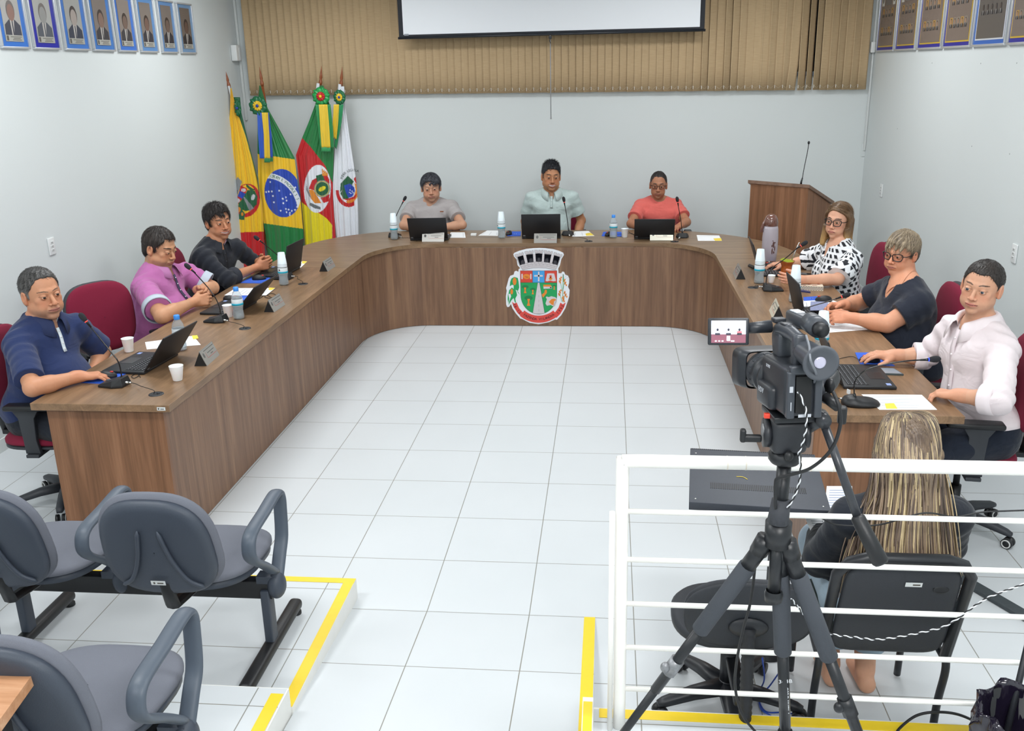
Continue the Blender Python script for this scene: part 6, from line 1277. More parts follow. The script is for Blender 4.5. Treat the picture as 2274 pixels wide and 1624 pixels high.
ribbon(r, [(741, 232), (739, 270), (738, 305)], [(753, 232), (751, 270), (747, 310)], 1.045, 'e6c12c', .5); ribbon(r, [(751, 232), (748, 270), (742, 325)], [(763, 232), (758, 275), (747, 332)], 1.05, '178a52', 1.)
rosette(r, 754, 216, 1.05, .072, [(1., '146a40', 0), (.52, 'e9c12a', .18)], ax=.85); m = MB(); m.tube([a+d*.17+V(-.01, -.014, 0), a+d*.26+V(-.01, -.016, 0)], [.016, .022], seg=8); m.build('cord_wrap', mat('cord_white', 'dcdfe2'), r)
tm = MB(); txt = 'PODER LEGISLA'
for i, ch in enumerate(txt):
    if ch == ' ': continue
    al = math.radians(205-9.2*i*.9); u_, v_ = 1085+98*cos(al)*.85, 950-92*sin(al)*1.0 if False else 950-95*abs(sin(al)) if al < pi else 950; al2 = math.radians(168-i*8.5); u_ = 1085+88*cos(al2); v_ = 935-78*sin(al2); p_ = ony(*Z(u_, v_), 1.055); an_ = al2-pi/2; vs, fs = text_mesh(ch, .036, .0004)
    tm.add([(p_[0]+v[0]*cos(an_)-v[1]*sin(an_), p_[1]-v[2], p_[2]+v[0]*sin(an_)+v[1]*cos(an_)) for v in vs], fs, 0, False)
tm.build('motto', mat('motto_dark', '2d3a34'), r)
fs_ = empty('flag_stand', (-.95, 1.15, 0), label='wooden flag stand holding the four poles on the floor', cat='stand'); m = MB(); m.box((0, .0, .02), (1.1, .26, .04), bev=.008); m.box((0, .0, .10), (1.0, .10, .12), bev=.006); m.build('base', WOODF, fs_)
# ================================================================ seats
MAROON = mat('maroon_fabric', '7c1433', rough=.95, noise=.18, nscale=500, bump=.35, bscale=700); SHELL = mat('shell_charcoal', '34373d', rough=.55, bump=.1, bscale=300)
GREYF = mat('grey_fabric', '6b6e78', rough=.95, noise=.12, nscale=600, bump=.35, bscale=800); NAVYP = mat('shell_blue_grey', '3a414d', rough=.5, bump=.15, bscale=250); ARMP = mat('arm_grey', '4c5561', rough=.45)
def pad_layers(mb, out, th, crown=.3, mi=0, M=None, inset=.12):
    """a cushion: closed outline (x, z) raised along -y.. in local x,z with thickness along y"""
    n = len(out); O = np.array(out); c = O.mean(0); lay = [(1-inset, 0), (1, th*.28), (1, th*.62), (1-inset*.5, th*.88), (1-inset*1.6, th), (.45, th*(1+crown*.35)), (.01, th*(1+crown*.45))]
    vs = [(c[0]+(p[0]-c[0])*s_, -y, c[1]+(p[1]-c[1])*s_) for s_, y in lay for p in O]; fs = [(i*n+k, i*n+(k+1) % n, (i+1)*n+(k+1) % n, (i+1)*n+k) for i in range(len(lay)-1) for k in range(n)]+[list(range(n))[::-1]]
    mb.add(vs, fs, mi, True, M)
def sup(w, h, e=3., n=44, tw=1.): return [((w/2)*math.copysign(abs(cos(a))**(2/e), cos(a))*(1+(tw-1)*(.5+.5*math.copysign(abs(sin(a))**(2/e), sin(a)))), (h/2)*math.copysign(abs(sin(a))**(2/e), sin(a))) for a in [2*pi*k/n for k in range(n)]]
def star_base(r, z=.085, R=.29, m_=None, rot=.3, rim=True):
    m_ = m_ or SHELL
    for k in range(5):
        a = rot+2*pi*k/5; d = V(cos(a), sin(a), 0); s = V(-sin(a), cos(a), 0); m = MB(); vs = []
        for t, w, h, zz in ((.02, .034, .045, z+.02), (R*.5, .027, .036, z+.014), (R*.92, .020, .026, z-.006), (R, .014, .018, z-.012)):
            for q, e in ((-1, -1), (1, -1), (1, .4), (.5, 1), (-.5, 1), (-1, .4)): vs.append(d*t+s*q*w+V(0, 0, zz+e*h/2))
        m.add(vs, [(i*6+j, i*6+(j+1) % 6, (i+1)*6+(j+1) % 6, (i+1)*6+j) for i in range(3) for j in range(6)]+[(5, 4, 3, 2, 1, 0), (18, 19, 20, 21, 22, 23)], 0, True); lg = m.build('base_leg', m_, r)
        m = MB(); c = d*(R-.012)
        for q in (-1, 1): m.tube([c+s*q*.008+V(0, 0, .026), c+s*q*.024+V(0, 0, .026)], .026, seg=18)
        cs = m.build('caster', BLK, lg)
        if rim:
            m = MB()
            for q in (-1, 1): o = c+s*q*.0245+V(0, 0, .026); m.tube([o+(d*cos(b)+V(0, 0, 1)*sin(b))*.019 for b in [2*pi*j/20 for j in range(20)]], .0035, seg=6, closed=True)
            m.build('wheel_rim', mat('rim_white', 'd4d4d2', rough=.4), cs)
        else:
            m = MB(); m.tube([c+V(0, 0, .03), c+V(0, 0, z-.01)], .008, seg=8); m.build('caster_stem', BLK, cs)
    m = MB(); m.lathe([(.001, z+.045), (.030, z+.045), (.036, z+.03), (.038, z-.02), (.001, z-.02)], 20); m.build('hub', m_, r)
def office_chair(x, y, face, label, back_h=.46, fabric=None, sz=.46, tilt=.10, arm_z=.20):
    fabric = fabric or MAROON; r = empty('office_chair', (x, y, 0), rz=face-pi/2, label=label, cat='chair', group='maroon swivel chairs around the council desk')
    star_base(r); m = MB(); m.tube([(0, 0, .10), (0, 0, .24)], .026, seg=16); m.tube([(0, 0, .24), (0, 0, sz-.07)], .016, seg=14); m.build('gas_column', BLK, r)
    m = MB(); M = Matrix.Translation((0, .0, sz-.06)) @ Matrix.Rotation(-pi/2, 4, 'X'); pad_layers(m, sup(.47, .46, 3.2), .03, .0, M=M); m.build('seat_shell', SHELL, r)
    m = MB(); M = Matrix.Translation((0, .0, sz-.04)) @ Matrix.Rotation(-pi/2, 4, 'X'); pad_layers(m, sup(.48, .46, 3.2), .045, .5, M=M); m.build('seat_cushion', fabric, r)
    zb = sz+.10; zc = zb+back_h/2; B = Matrix.Translation((0, -.225, zb)) @ Matrix.Rotation(tilt, 4, 'X')
    m = MB(); M = B @ Matrix.Translation((0, -.03, back_h/2)) @ Matrix.Rotation(0, 4, 'Z'); o_ = sup(.43, back_h, 3., tw=1.06); pad_layers(m, o_, .035, .1, M=M @ Matrix.Translation((0, .02, 0))); m.build('back_shell', SHELL, r)
    m = MB(); M2 = B @ Matrix.Translation((0, -.012, back_h/2)) @ Matrix.Rotation(pi, 4, 'Z'); pad_layers(m, sup(.42, back_h*.98, 3., tw=1.06), .05, .5, M=M2); m.build('back_cushion', fabric, r)
    m = MB(); m.box((0, -.19, sz-.03), (.07, .22, .025), bev=.006); m.tube([(0, -.29, sz-.03), (0, -.305, sz+.06), (0, -.285, sz+.22)], [.03, .034, .028], seg=10, flat=.5); m.build('back_bracket', BLK, r)
    for q in (-1, 1):
        m = MB(); xa = q*.265; m.box((xa, .02, sz+arm_z), (.075, .25, .028), bev=.012); m.build('armrest', BLK, r)
        m = MB(); vs = []
        for z_, w, xo in ((sz+arm_z-.01, .15, xa), (sz+arm_z-.06, .085, xa), (sz+.02, .07, xa), (sz-.06, .08, xa-q*.01)):
            for dx, dy in ((-.012, -w/2), (.012, -w/2), (.012, w/2), (-.012, w/2)): vs.append((xo+dx, .0+dy, z_))
        m.add(vs, [(i*4+j, i*4+(j+1) % 4, (i+1)*4+(j+1) % 4, (i+1)*4+j) for i in range(3) for j in range(4)]+[(3, 2, 1, 0), (12, 13, 14, 15)]); m.box((q*.20, 0, sz-.07), (.16, .07, .018)); m.build('arm_support', SHELL, r, bevel=.004)
    return r
office_chair(-.86, -3.97, .05, 'maroon swivel chair holding the man in the navy polo'); office_chair(-.93, -3.05, -.62, 'maroon swivel chair pushed beside the pink shirted man, empty back visible')
office_chair(-.95, -1.72, .0, 'maroon swivel chair whose back shows between the pink and black shirted men'); office_chair(.36, .98, -pi/2, 'maroon swivel chair hidden behind the grey T-shirt man', .34); office_chair(1.60, 1.02, -pi/2, 'maroon swivel chair behind the mint polo man', .38)
office_chair(2.66, .98, -pi/2, 'maroon swivel chair behind the coral T-shirt man', .34); office_chair(3.86, -1.66, pi+.15, 'maroon swivel chair behind the checked blouse woman'); office_chair(3.88, -2.93, pi, 'maroon swivel chair behind the woman in the black top'); office_chair(3.86, -4.02, pi-.12, 'maroon swivel chair of the pale shirted man, nearest on the right')
# ---- linked waiting seats on the left tiers
def wait_chair(r, x, z0, first):
    P = Matrix.Translation((x, 0, z0))
    m = MB(); M = P @ Matrix.Translation((0, .02, .365)) @ Matrix.Rotation(-.06, 4, 'X') @ Matrix.Rotation(-pi/2, 4, 'X'); pad_layers(m, sup(.46, .47, 2.9), .05, .1, M=M); m.build('seat_shell', NAVYP, r)
    m = MB(); M = P @ Matrix.Translation((0, .02, .40)) @ Matrix.Rotation(-.06, 4, 'X') @ Matrix.Rotation(-pi/2, 4, 'X'); pad_layers(m, sup(.475, .485, 2.9), .035, .3, M=M); m.build('seat_cushion', GREYF, r)
    B = P @ Matrix.Translation((0, -.245, .425)) @ Matrix.Rotation(.20, 4, 'X'); out = sup(.42, .40, 2.8, tw=.90)
    m = MB(); pad_layers(m, out, .045, .35, M=B @ Matrix.Translation((0, .0, .20)), inset=.10); bs = m.build('back_shell', NAVYP, r)
    m = MB(); pad_layers(m, sup(.45, .415, 2.8, tw=.90), .045, .1, M=B @ Matrix.Translation((0, -.014, .205)) @ Matrix.Rotation(pi, 4, 'Z')); m.build('back_cushion', GREYF, r)
    m = MB()
    for q in (-1, 1): m.tube(bez([B @ Vector((q*.035, -.058, .30)), B @ Vector((q*.06, -.060, .18)), B @ Vector((q*.10, -.058, .09)), B @ Vector((q*.15, -.048, .05))], 6), [.002]+[.008]*17+[.002], seg=8)
    m.build('shell_rib', NAVYP, bs)
    m = MB(); M = B @ Matrix.Translation((-.01, -.062, .075)); m.box((0, 0, 0), (.052, .0015, .018), M=M); st = m.build('inventory_sticker', mat('sticker_silver', 'd5d8d8'), bs); m = MB(); m.box((.008, -.0012, 0), (.022, .001, .005), M=M); m.ell((-.014, -.0012, .0), (.004, .0008, .005), M=M, nu=8, nv=6); m.build('sticker_print', mat('print_dark', '55504a'), st)
    m = MB(); m.tube([P @ Vector((0, -.12, .34)), P @ Vector((0, -.26, .36)), B @ Vector((0, -.04, .06))], [.03, .03, .025], seg=8, flat=.45); m.build('back_bracket', BLK, r)
    for q in (-1, 1) if first else (1,):
        xa = q*.285; pts = [P @ Vector((xa, y, z)) for y, z in ((-.02, .37), (-.10, .44), (-.20, .52), (-.215, .575), (-.18, .615), (-.05, .63), (.08, .645), (.115, .62), (.115, .56), (.10, .46), (.06, .40), (.01, .33))]
        m = MB(); m.tube(bez(pts, 5), .027, seg=14, flat=.5); a_ = m.build('armrest_loop', ARMP, r); m = MB(); m.ell(P @ Vector((xa, .0, .30)), (.035, .045, .055)); m.box((xa-q*.03, 0, .33), (.08, .05, .03), M=P @ Matrix.Translation((0, 0, 0)) if False else Matrix.Translation((x, 0, z0))); m.build('arm_knuckle', NAVYP, r)
def bench(xs, y, z, x0, x1, feet, label):
    r = empty('linked_waiting_seats', (0, y, z), label=label, cat='bench')
    for i, x in enumerate(xs): wait_chair(r, x, 0, i == 0)
    m = MB(); m.box(((x0+x1)/2, 0, .285), (x1-x0, .045, .075), bev=.004); m.build('beam', BLK, r)
    for fx in feet:
        m = MB(); m.box((fx, -.01, .165), (.035, .055, .25), bev=.006); m.build('leg', NAVYP, r); m = MB(); m.box((fx, -.01, .045), (.055, .60, .045), bev=.018); f = m.build('foot_bar', BLK, r)
        m = MB(); m.lathe([(.001, .0), (.022, .0), (.022, .012), (.012, .022)], 16, c=(fx, .27, 0)); m.lathe([(.001, .0), (.022, .0), (.022, .012), (.012, .022)], 16, c=(fx, -.28, 0)); m.build('glide', BLK, f)
bench([-.65, -.03, .59], -5.42, T1+.002, -.95, .86, (-.17, .835), 'dark grey linked waiting seats on the lower left tier'); bench([.05, .665], -6.37, .181, -.4, .93, (-.1, .915), 'grey waiting seat cut by the bottom left corner, on the upper tier')
m = empty('wooden_table', (0, 0, 0), label='corner of a pale wooden table at the bottom left corner', cat='table'); q = onz(88, 1476, .93); A = onz(-40, 1463, .93); Bq = onz(-10, 1612, .93); d1 = nrm(A-q); d2 = nrm(Bq-q)
mb = MB(); P_ = [q, q+d1*.55, q+d1*.55+d2*.9, q+d2*.9]; mb.prism([(p[0], p[1]) for p in (P_ if np.cross(d1[:2], d2[:2]) > 0 else P_[::-1])], .902, .93); mb.build('table_top', wood_mat('table_oak', 'a9764f', 'bd8c68', 'cfa583', 'x', .35), m)
for f, g in ((.08, .1), (.5, .1), (.08, .8), (.5, .8)): c = q+d1*f+d2*g; mb = MB(); mb.box((c[0], c[1], .541), (.04, .04, .72)); mb.build('table_leg', BLK, m)
# ---- woman's visitor chair and the black stool
wc = empty('visitor_chair', (3.045, -5.50, 0), label='black framed visitor chair carrying the long-haired woman', cat='chair'); BF = mat('frame_black', '24262b', rough=.4); BC = mat('vinyl_black', '2d3036', rough=.6, bump=.15, bscale=200)
def rod(mb, pts, r=.014, n=6): mb.tube(bez(pts, n), r, seg=10)
B = Matrix.Translation((0, -.20, .40)) @ Matrix.Rotation(.30, 4, 'X')
m = MB(); o_ = [(-.20, -.02), (-.20, .36), (-.17, .41), (-.12, .43), (.12, .43), (.17, .41), (.20, .36), (.20, -.02)]; m.tube([B @ Vector((x, 0, z)) for x, z in o_], .018, seg=10); m.build('back_frame', BF, wc)
m = MB(); pad_layers(m, [(x*.84, z) for x, z in sup(.43, .40, 7., tw=.97)], .022, .1, M=B @ Matrix.Translation((0, .008, .20))); bp = m.build('back_panel', BC, wc); m = MB(); M = B @ Matrix.Translation((.03, -.0170, .335)); m.box((0, 0, 0), (.05, .0015, .018), M=M); st = m.build('inventory_sticker', mat('sticker_silver', 'd5d8d8'), bp); m = MB(); m.box((.008, -.0012, 0), (.022, .001, .005), M=M); m.build('sticker_print', mat('print_dark', '55504a'), st)
m = MB(); m.ell(B @ Vector((.115, -.0162, .315)), (.024, .0035, .013)); m.build('scuff', mat('scuff', '17181b'), bp)
m = MB(); M = Matrix.Translation((0, .02, .385)) @ Matrix.Rotation(-pi/2, 4, 'X'); pad_layers(m, sup(.43, .42, 4.), .05, .3, M=M); m.build('seat', mat('vinyl_green', '24302c', rough=.5), wc)
for q in (-1, 1):
    m = MB(); rod(m, [(q*.20, -.19, .40), (q*.205, -.20, .33), (q*.205, -.17, .18), (q*.205, -.16, .012)], .013); m.build('leg', BF, wc); m = MB(); rod(m, [(q*.20, .20, .38), (q*.20, .21, .2), (q*.20, .22, .012)], .013); m.build('leg', BF, wc)
    m = MB(); rod(m, [(q*.205, -.2, .36), (q*.2, .0, .372), (q*.2, .2, .37)], .012); m.build('side_rail', BF, wc)
st_ = empty('swivel_stool', (2.575, -5.50, 0), label='low black swivel chair with oval back between rail and tripod', cat='chair'); star_base(st_, .075, .27, BF, rot=.95, rim=False)
m = MB(); m.tube([(0, 0, .1), (0, 0, .24)], .03, seg=16); m.tube([(0, 0, .24), (0, 0, .34)], .018, seg=12); m.build('gas_column', BF, st_); m = MB(); M = Matrix.Translation((0, .03, .34)) @ Matrix.Rotation(-pi/2, 4, 'X'); pad_layers(m, sup(.42, .40, 2.5), .055, .3, M=M); m.build('seat', BC, st_)
m = MB(); Bk = Matrix.Translation((0.02, -.215, .40)) @ Matrix.Rotation(.16, 4, 'X'); pad_layers(m, sup(.42, .27, 2.6), .03, .3, M=Bk @ Matrix.Translation((0, 0, .14)) @ Matrix.Rotation(pi, 4, 'Z')); pad_layers(m, sup(.42, .27, 2.6), .012, .1, M=Bk @ Matrix.Translation((0, .0, .14))); m.build('backrest', BC, st_)
m = MB(); M = Bk @ Matrix.Translation((0, -.016, .10)); m.ell((0, 0, 0), (.065, .018, .04), M=M); m.build('back_plate', BF, st_)
m = MB(); zz = [.50-.023*k for k in range(15)]; pts = []; rs = []
for k, z in enumerate(zz): pts += [V(.02, -.262-.002*k, z), V(.02, -.262-.002*k, z-.011)]; rs += [.037, .031]
m.tube(pts, rs, seg=14, flat=.6); m.build('bellows_cover', mat('rubber_black', '2b2c30', rough=.7), st_); m = MB(); m.box((.01, -.13, .215), (.05, .27, .03), bev=.008); m.build('bracket', BF, st_)
# ---- rack unit on its small table, papers
c = V(2.685, -5.13, 0); pt = empty('pedestal_table', (2.70, -5.12, 0), label='small dark pedestal table under the black rack unit', cat='table')
m = MB(); m.box((0, 0, .735), (.40, .34, .018), bev=.004); m.build('table_top', BF, pt); m = MB(); m.tube([(.075, 0, .02), (.075, 0, .73)], .014, seg=14); m.build('column', BF, pt); m = MB(); m.lathe([(.001, 0), (.10, 0), (.10, .008), (.02, .02), (.001, .02)], 28, c=(.075, 0, 0)); m.build('foot', BF, pt)
rk = empty('rack_unit', (2.685, -5.17, .745), rz=-.09, label='flat black vented rack unit seen from above behind the railing', cat='rack unit'); m = MB(); m.box((0, 0, .016), (.485, .50, .031), bev=.002); bd = m.build('casing', mat('casing_black', '3c4049', rough=.5, bump=.2, bscale=500), rk)
m = MB()
for k in range(52): m.box((-.165+.0066*k, -.10, .0320), (.0028, .050, .0012))
v_ = m.build('vent_slots', mat('slot_black', '08080a'), bd); v_['kind'] = 'stuff'; m = MB()
for k in range(60): m.box((-.235+.008*k, .244, .0320), (.005, .005, .0010))
m.build('rear_perforation', mat('slot_black', '08080a'), bd)['kind'] = 'stuff'; m = MB()
for x in (-.22, .22):
    for y in (-.22, .2): m.ell((x, y, .0320), (.004, .004, .001), nu=10, nv=6)
m.build('screw', STEEL, bd); m = MB(); m.tube(bez([(-.07, -.01, .0330), (-.045, -.012, .0335), (-.03, -.03, .0330)], 6), .0012, seg=5); m.build('yellow_wire', YEL, bd)
def sheet(px, z, label, nl=10):
    P = [onz(*p[:2], p[2]) for p in px]; r = empty('paper_sheet', (0, 0, 0), label=label, cat='paper'); m = MB(); m.add([tuple(p) for p in P], [(0, 1, 2, 3)], 0, False); s = m.build('sheet', PAPER, r, solid=.0008); m = MB(); rr = random.Random(nl)
    Q = lambda u, v: (P[0]*(1-u)+P[1]*u)*(1-v)+(P[3]*(1-u)+P[2]*u)*v+V(0, 0, .0012)
    for k in range(nl): v = .12+.78*k/nl; u1 = rr.uniform(.5, .9); m.add([Q(.12, v), Q(u1, v), Q(u1, v+.012), Q(.12, v+.012)], [(0, 1, 2, 3)], 0, False)
    m.build('print', mat('ink_blue', '7f93c4') if nl % 2 else INK, r)['kind'] = 'stuff'
sheet([(1836, 1080, .70), (1892, 1080, .70), (1903, 1160, .66), (1828, 1160, .66)], 0, 'white printed sheet before the long-haired woman, right of the rack unit', 11); sheet([(1786, 1146, .66), (1872, 1148, .66), (1894, 1238, .60), (1826, 1242, .60)], 0, 'lower white sheet at the long-haired woman\'s elbow', 14)
# ---- railing
RAILM = mat('rail_white', 'fbf9f4', rough=.35, spec=.5); YR = -5.865; zr = ony(1500, 1026, YR)[2]; x0 = ony(1383, 1026, YR)[0]; rl = empty('railing', (x0, YR, PZ), label='white tubular steel railing along the platform edge', cat='railing')
m = MB(); m.tube(bez([(0, 0, .001), (0, 0, .5), (0, 0, zr-PZ-.03), (.004, 0, zr-PZ-.006), (.03, 0, zr-PZ), (.3, 0, zr-PZ), (1.4, 0, zr-PZ), (XR-x0-.002, 0, zr-PZ)], 5), .0205, seg=18); m.build('handrail', RAILM, rl)
for py in (1136, 1243, 1341, 1438, 1530): z = ony(1400, py, YR)[2]-PZ; m = MB(); m.tube([(.015, 0, z), (XR-x0-.002, 0, z)], .0085, seg=12); m.build('bar', RAILM, rl)
m = MB(); zz = ony(1360, 1140, YR-.03)[2]-PZ; m.tube([(-.030, -.02, .001), (-.030, -.02, zz)], .0085, seg=12); m.build('gate_stile', RAILM, rl)
for px in (1615, 1656, 1800, 1850): x = ony(px, 1026, YR)[0]-x0; m = MB(); m.lathe([(.0207, -.002), (.0212, 0), (.0207, .002)], 18, M=Matrix.Translation((x, 0, zr-PZ)) @ Matrix.Rotation(pi/2, 4, 'Y')); m.build('weld_ring', mat('weld_cream', 'efe6d8', rough=.5), rl)
m = MB(); m.box((XR-x0-.3, 0, .45), (.03, .03, .90)); m.build('post', RAILM, rl)
# step block at the platform's left corner
m = MB(); m.box((PX-.003, PY-.11, (PZ)/2+.02), (.036, .22, PZ+.04-.0)); struct('trim_7', m, RISER); m = MB(); m.box((PX-.003, PY-.12, PZ+.0412), (.030, .19, .0016)); tag(m.build('safety_tape', TAPE), 'tiny yellow tape piece on the white step block by the railing post', 'tape')
# ---- bin with bag, rods, leads on the right
b = empty('waste_bin', (3.335, -6.12, PZ+.002), label='black waste bin lined with a glossy black bag, bottom right corner', cat='bin'); m = MB(); m.lathe([(.001, 0), (.10, 0), (.135, .30), (.14, .30), (.136, .29), (.098, .01), (.001, .008)], 32); m.build('bucket', BLK, b)
m = MB(); n = 72; vs = []; rr = np.random.default_rng(5)
for i, (R_, z) in enumerate(((.05, .03), (.10, .10), (.125, .24), (.134, .300), (.139, .318), (.148, .305), (.152, .26), (.150, .18), (.152, .13))):
    for k in range(n): a = 2*pi*k/n; w = 1+.035*math.sin(a*9+i)+.03*math.sin(a*17+i*2)+.02*rr.normal()*(i > 5); vs.append((R_*w*cos(a), R_*w*sin(a), z+.010*math.sin(a*7+i*.5)*(i > 2)))
m.add(vs, [(i*n+k, i*n+(k+1) % n, (i+1)*n+(k+1) % n, (i+1)*n+k) for i in range(8) for k in range(n)]); m.build('bag', mat('bag_black', '1a1524', rough=.12, spec=.8), b); m = MB(); m.box((.0, -.02, .10), (.09, .07, .04), rz=.5, bev=.01); m.build('crumpled_paper', mat('paper_brown', '9b8772', rough=.8), b)
a = ony(2259, 1530, -5.98); e = ony(2290, 1400, -5.90); m = MB(); d = nrm(e-a); m.tube([a-d*((a[2]-PZ-.01)/d[2]), e+d*.3], .0095, seg=10); tag(m.build('black_rod', BF), 'black metal rod standing behind the waste bin', 'rod')
a = onz(2100, 1270, .0); e = onz(2274, 1372, .0); d = nrm(e-a); m = MB(); s_ = V(-d[1], d[0], 0); a = a-d*.10; e = a+d*1.15; m.add([a-s_*.03+V(0, 0, .001), a+s_*.03+V(0, 0, .001), e+s_*.03+V(0, 0, .001), e-s_*.03+V(0, 0, .001), a-s_*.03+V(0, 0, .022), a+s_*.03+V(0, 0, .022), e+s_*.03+V(0, 0, .022), e-s_*.03+V(0, 0, .022)], [(3, 2, 1, 0), (4, 5, 6, 7), (0, 1, 5, 4), (1, 2, 6, 5), (2, 3, 7, 6), (3, 0, 4, 7)], 0, False); tag(m.build('cable_cover', mat('cover_charcoal', '3c4347', rough=.6, noise=.2, nscale=8, stretch=(1, 12, 12)), bevel=.006), 'long dark cable cover lying on the floor behind the visitor chair', 'cable cover')
def wire(pts, r, label, m_=CABLE, tw=False):
    P = bez(pts, 14); root = empty('cable', (0, 0, 0), label=label, cat='cable') if tw else None
    if not tw: m = MB(); m.tube(P, r, seg=8); return tag(m.build('cable', m_), label, 'cable')
    P2 = []; 
    for i in range(len(P)-1):
        for k in range(3): P2.append(P[i]+(P[i+1]-P[i])*k/3)
    s = 0; A = []; B_ = []
    for i in range(1, len(P2)-1):
        t = nrm(P2[i+1]-P2[i-1]+1e-9); s += np.linalg.norm(P2[i]-P2[i-1]); u = nrm(np.cross(t, V(.3, .9, .2))); w = np.cross(t, u); a_ = s/.010*pi/1.6; A.append(P2[i]+(u*cos(a_)+w*sin(a_))*r); B_.append(P2[i]-(u*cos(a_)+w*sin(a_))*r)
    m = MB(); m.tube(A, r, seg=6); m.build('black_strand', CABLE, root); m = MB(); m.tube(B_, r, seg=6); m.build('white_strand', mat('strand_white', 'e2e4e8'), root)
at = lambda px, py, y: ony(px, py, y)
wire([at(1757, 1330, -6.0), at(1790, 1370, -5.96), at(1835, 1405, -5.94), at(1900, 1416, -5.93), at(1960, 1420, -5.93), at(2060, 1402, -5.93), at(2110, 1385, -5.93), at(2190, 1330, -5.93), at(2274, 1297, -5.93), at(2340, 1260, -5.93)], .0019, 'twisted black and white cable sagging along the railing bars', tw=True)
wire([at(1822, 1150, -5.80), at(1860, 1166, -5.80), at(1950, 1166, -5.80), at(2050, 1140, -5.80), at(2120, 1148, -5.80), at(2180, 1138, -5.80), at(2240, 1135, -5.80), at(2330, 1132, -5.80)], .0026, 'thin black cable crossing behind the upper railing bar')
wire([onz(1986, 1640, PZ+.02), onz(1998, 1618, PZ+.03), onz(2035, 1590, PZ+.05), onz(2080, 1582, PZ+.06), onz(2130, 1588, PZ+.05), onz(2180, 1612, PZ+.03), onz(2215, 1645, PZ+.01)], .0045, 'black cable loop rising from the platform before the bin')
wire([at(1680, 1225, -6.12), at(1668, 1330, -6.1), at(1650, 1400, -6.08), at(1636, 1470, -6.06), at(1633, 1530, -6.05), at(1650, 1590, -6.05), at(1690, 1640, -6.05)], .0042, 'dark cable hanging from the tripod to the platform')
BW = mat('cable_blue', '1f4fc0', rough=.4); wire([onz(1693, 1462, .35), onz(1697, 1510, .15), onz(1684, 1545, .01), onz(1700, 1580, .01), onz(1745, 1583, .01), onz(1790, 1594, .01)], .0028, 'blue network cable on the floor beside the swivel stool base', BW); wire([onz(1740, 1480, .3), onz(1712, 1520, .10), onz(1688, 1550, .015), onz(1690, 1575, .012), onz(1712, 1590, .012)], .0028, 'second blue network cable looped behind the tripod', BW)
# ================================================================ tripod and camcorder
TB = mat('tripod_black', '1d1f23', rough=.38, noise=.25, nscale=60); FOAMG = mat('foam_grip', '43474e', rough=.85, bump=.3, bscale=500); WORN = mat('worn_metal', '8e8f92', rough=.4, metal=.6, noise=.4, nscale=90)
YT = -6.30; A = at(1727, 1195, YT); tp = empty('tripod', (A[0], A[1], PZ), label='black camera tripod with foam grips standing before the railing', cat='tripod')
W0 = np.array(tp.location); lc = lambda p: np.array(p)-W0
def foot(px, py, ang):
    best = None
    for k in range(200):
        y = YT-.9+k*.009; p = ony(px, py, y); v = p-A
        if v[2] >= -.05: continue
        e = abs(math.atan2(np.hypot(v[0], v[1]), -v[2])-ang)+(10 if abs(v[1]) > .5 else 0)
        if best is None or e < best[0]: best = (e, v)
    v = best[1]; return A+v*((A[2]-PZ-.01)/-v[2])
feet = [foot(1400, 1612, .46), foot(1898, 1624, .36), foot(1743, 1624, .18)]
feet[1][1] = max(feet[1][1], -6.15) if feet[1][1] > -5.9 else feet[1][1]
for i, F_ in enumerate(feet):
    a = lc(A); f = lc(F_); d = nrm(f-a); L_ = np.linalg.norm(f-a); s = a+d*.03+V(d[0], d[1], 0)*.04; d = nrm(f-s); L_ = np.linalg.norm(f-s)
    m = MB(); m.tube([s, s+d*.09], .021, seg=14); m.tube([s-d*.01+V(0, 0, .01), s+d*.03], [.024, .024], seg=12); lg = m.build('leg', TB, tp)
    m = MB(); m.tube([s+d*.08, s+d*.085, s+d*.345, s+d*.35], [.019, .0235, .0235, .019], seg=16); m.build('foam_grip', FOAMG, lg)
    m = MB(); m.tube([s+d*.34, s+d*.62], .0155, seg=14); m.tube([s+d*.60, s+d*(L_-.01)], .0125, seg=14); m.build('leg_tube', TB, lg)
    m = MB(); jt = s+d*.505 if i != 2 else s+d*.66; m.tube([jt-d*.025, jt+d*.03], .021, seg=10); m.ell(jt+V(-.024, -.01, 0), (.014, .012, .016)); m.build('leg_lock', TB if i else WORN, lg)
    m = MB(); m.tube([f-d*.045, f-d*.01, f], [.016, .018, .014], seg=12); m.build('rubber_foot', BLK, lg)
a = lc(A); H = lc(at(1742, 1026, YT)); m = MB(); m.tube([a+V(0, 0, -.02), a+V(0, 0, .045)], .033, seg=20); m.build('crown', TB, tp); m = MB(); m.tube([a+V(0, 0, .03), H+V(0, 0, -.01)], .0175, seg=16); m.tube([a-V(0, 0, .16), a], .0165, seg=14); m.lathe([(.001, -.02), (.022, -.02), (.024, 0), (.02, .01)], 16, c=tuple(a-V(0, 0, .16))); m.build('centre_column', TB, tp)
m = MB(); m.tube([a+V(-.005, -.012, .05), a+V(.0, -.012, .11)], [.027, .024], seg=12); m.build('tape_wrap', mat('tape_charcoal', '3a3c42', rough=.7, bump=.6, bscale=60), tp)
vs, fs = text_mesh('344B', .018, .0003); f2_ = lc(feet[2]); d = nrm(f2_-a); pz = ony(1738, 1500, YT-.12); 
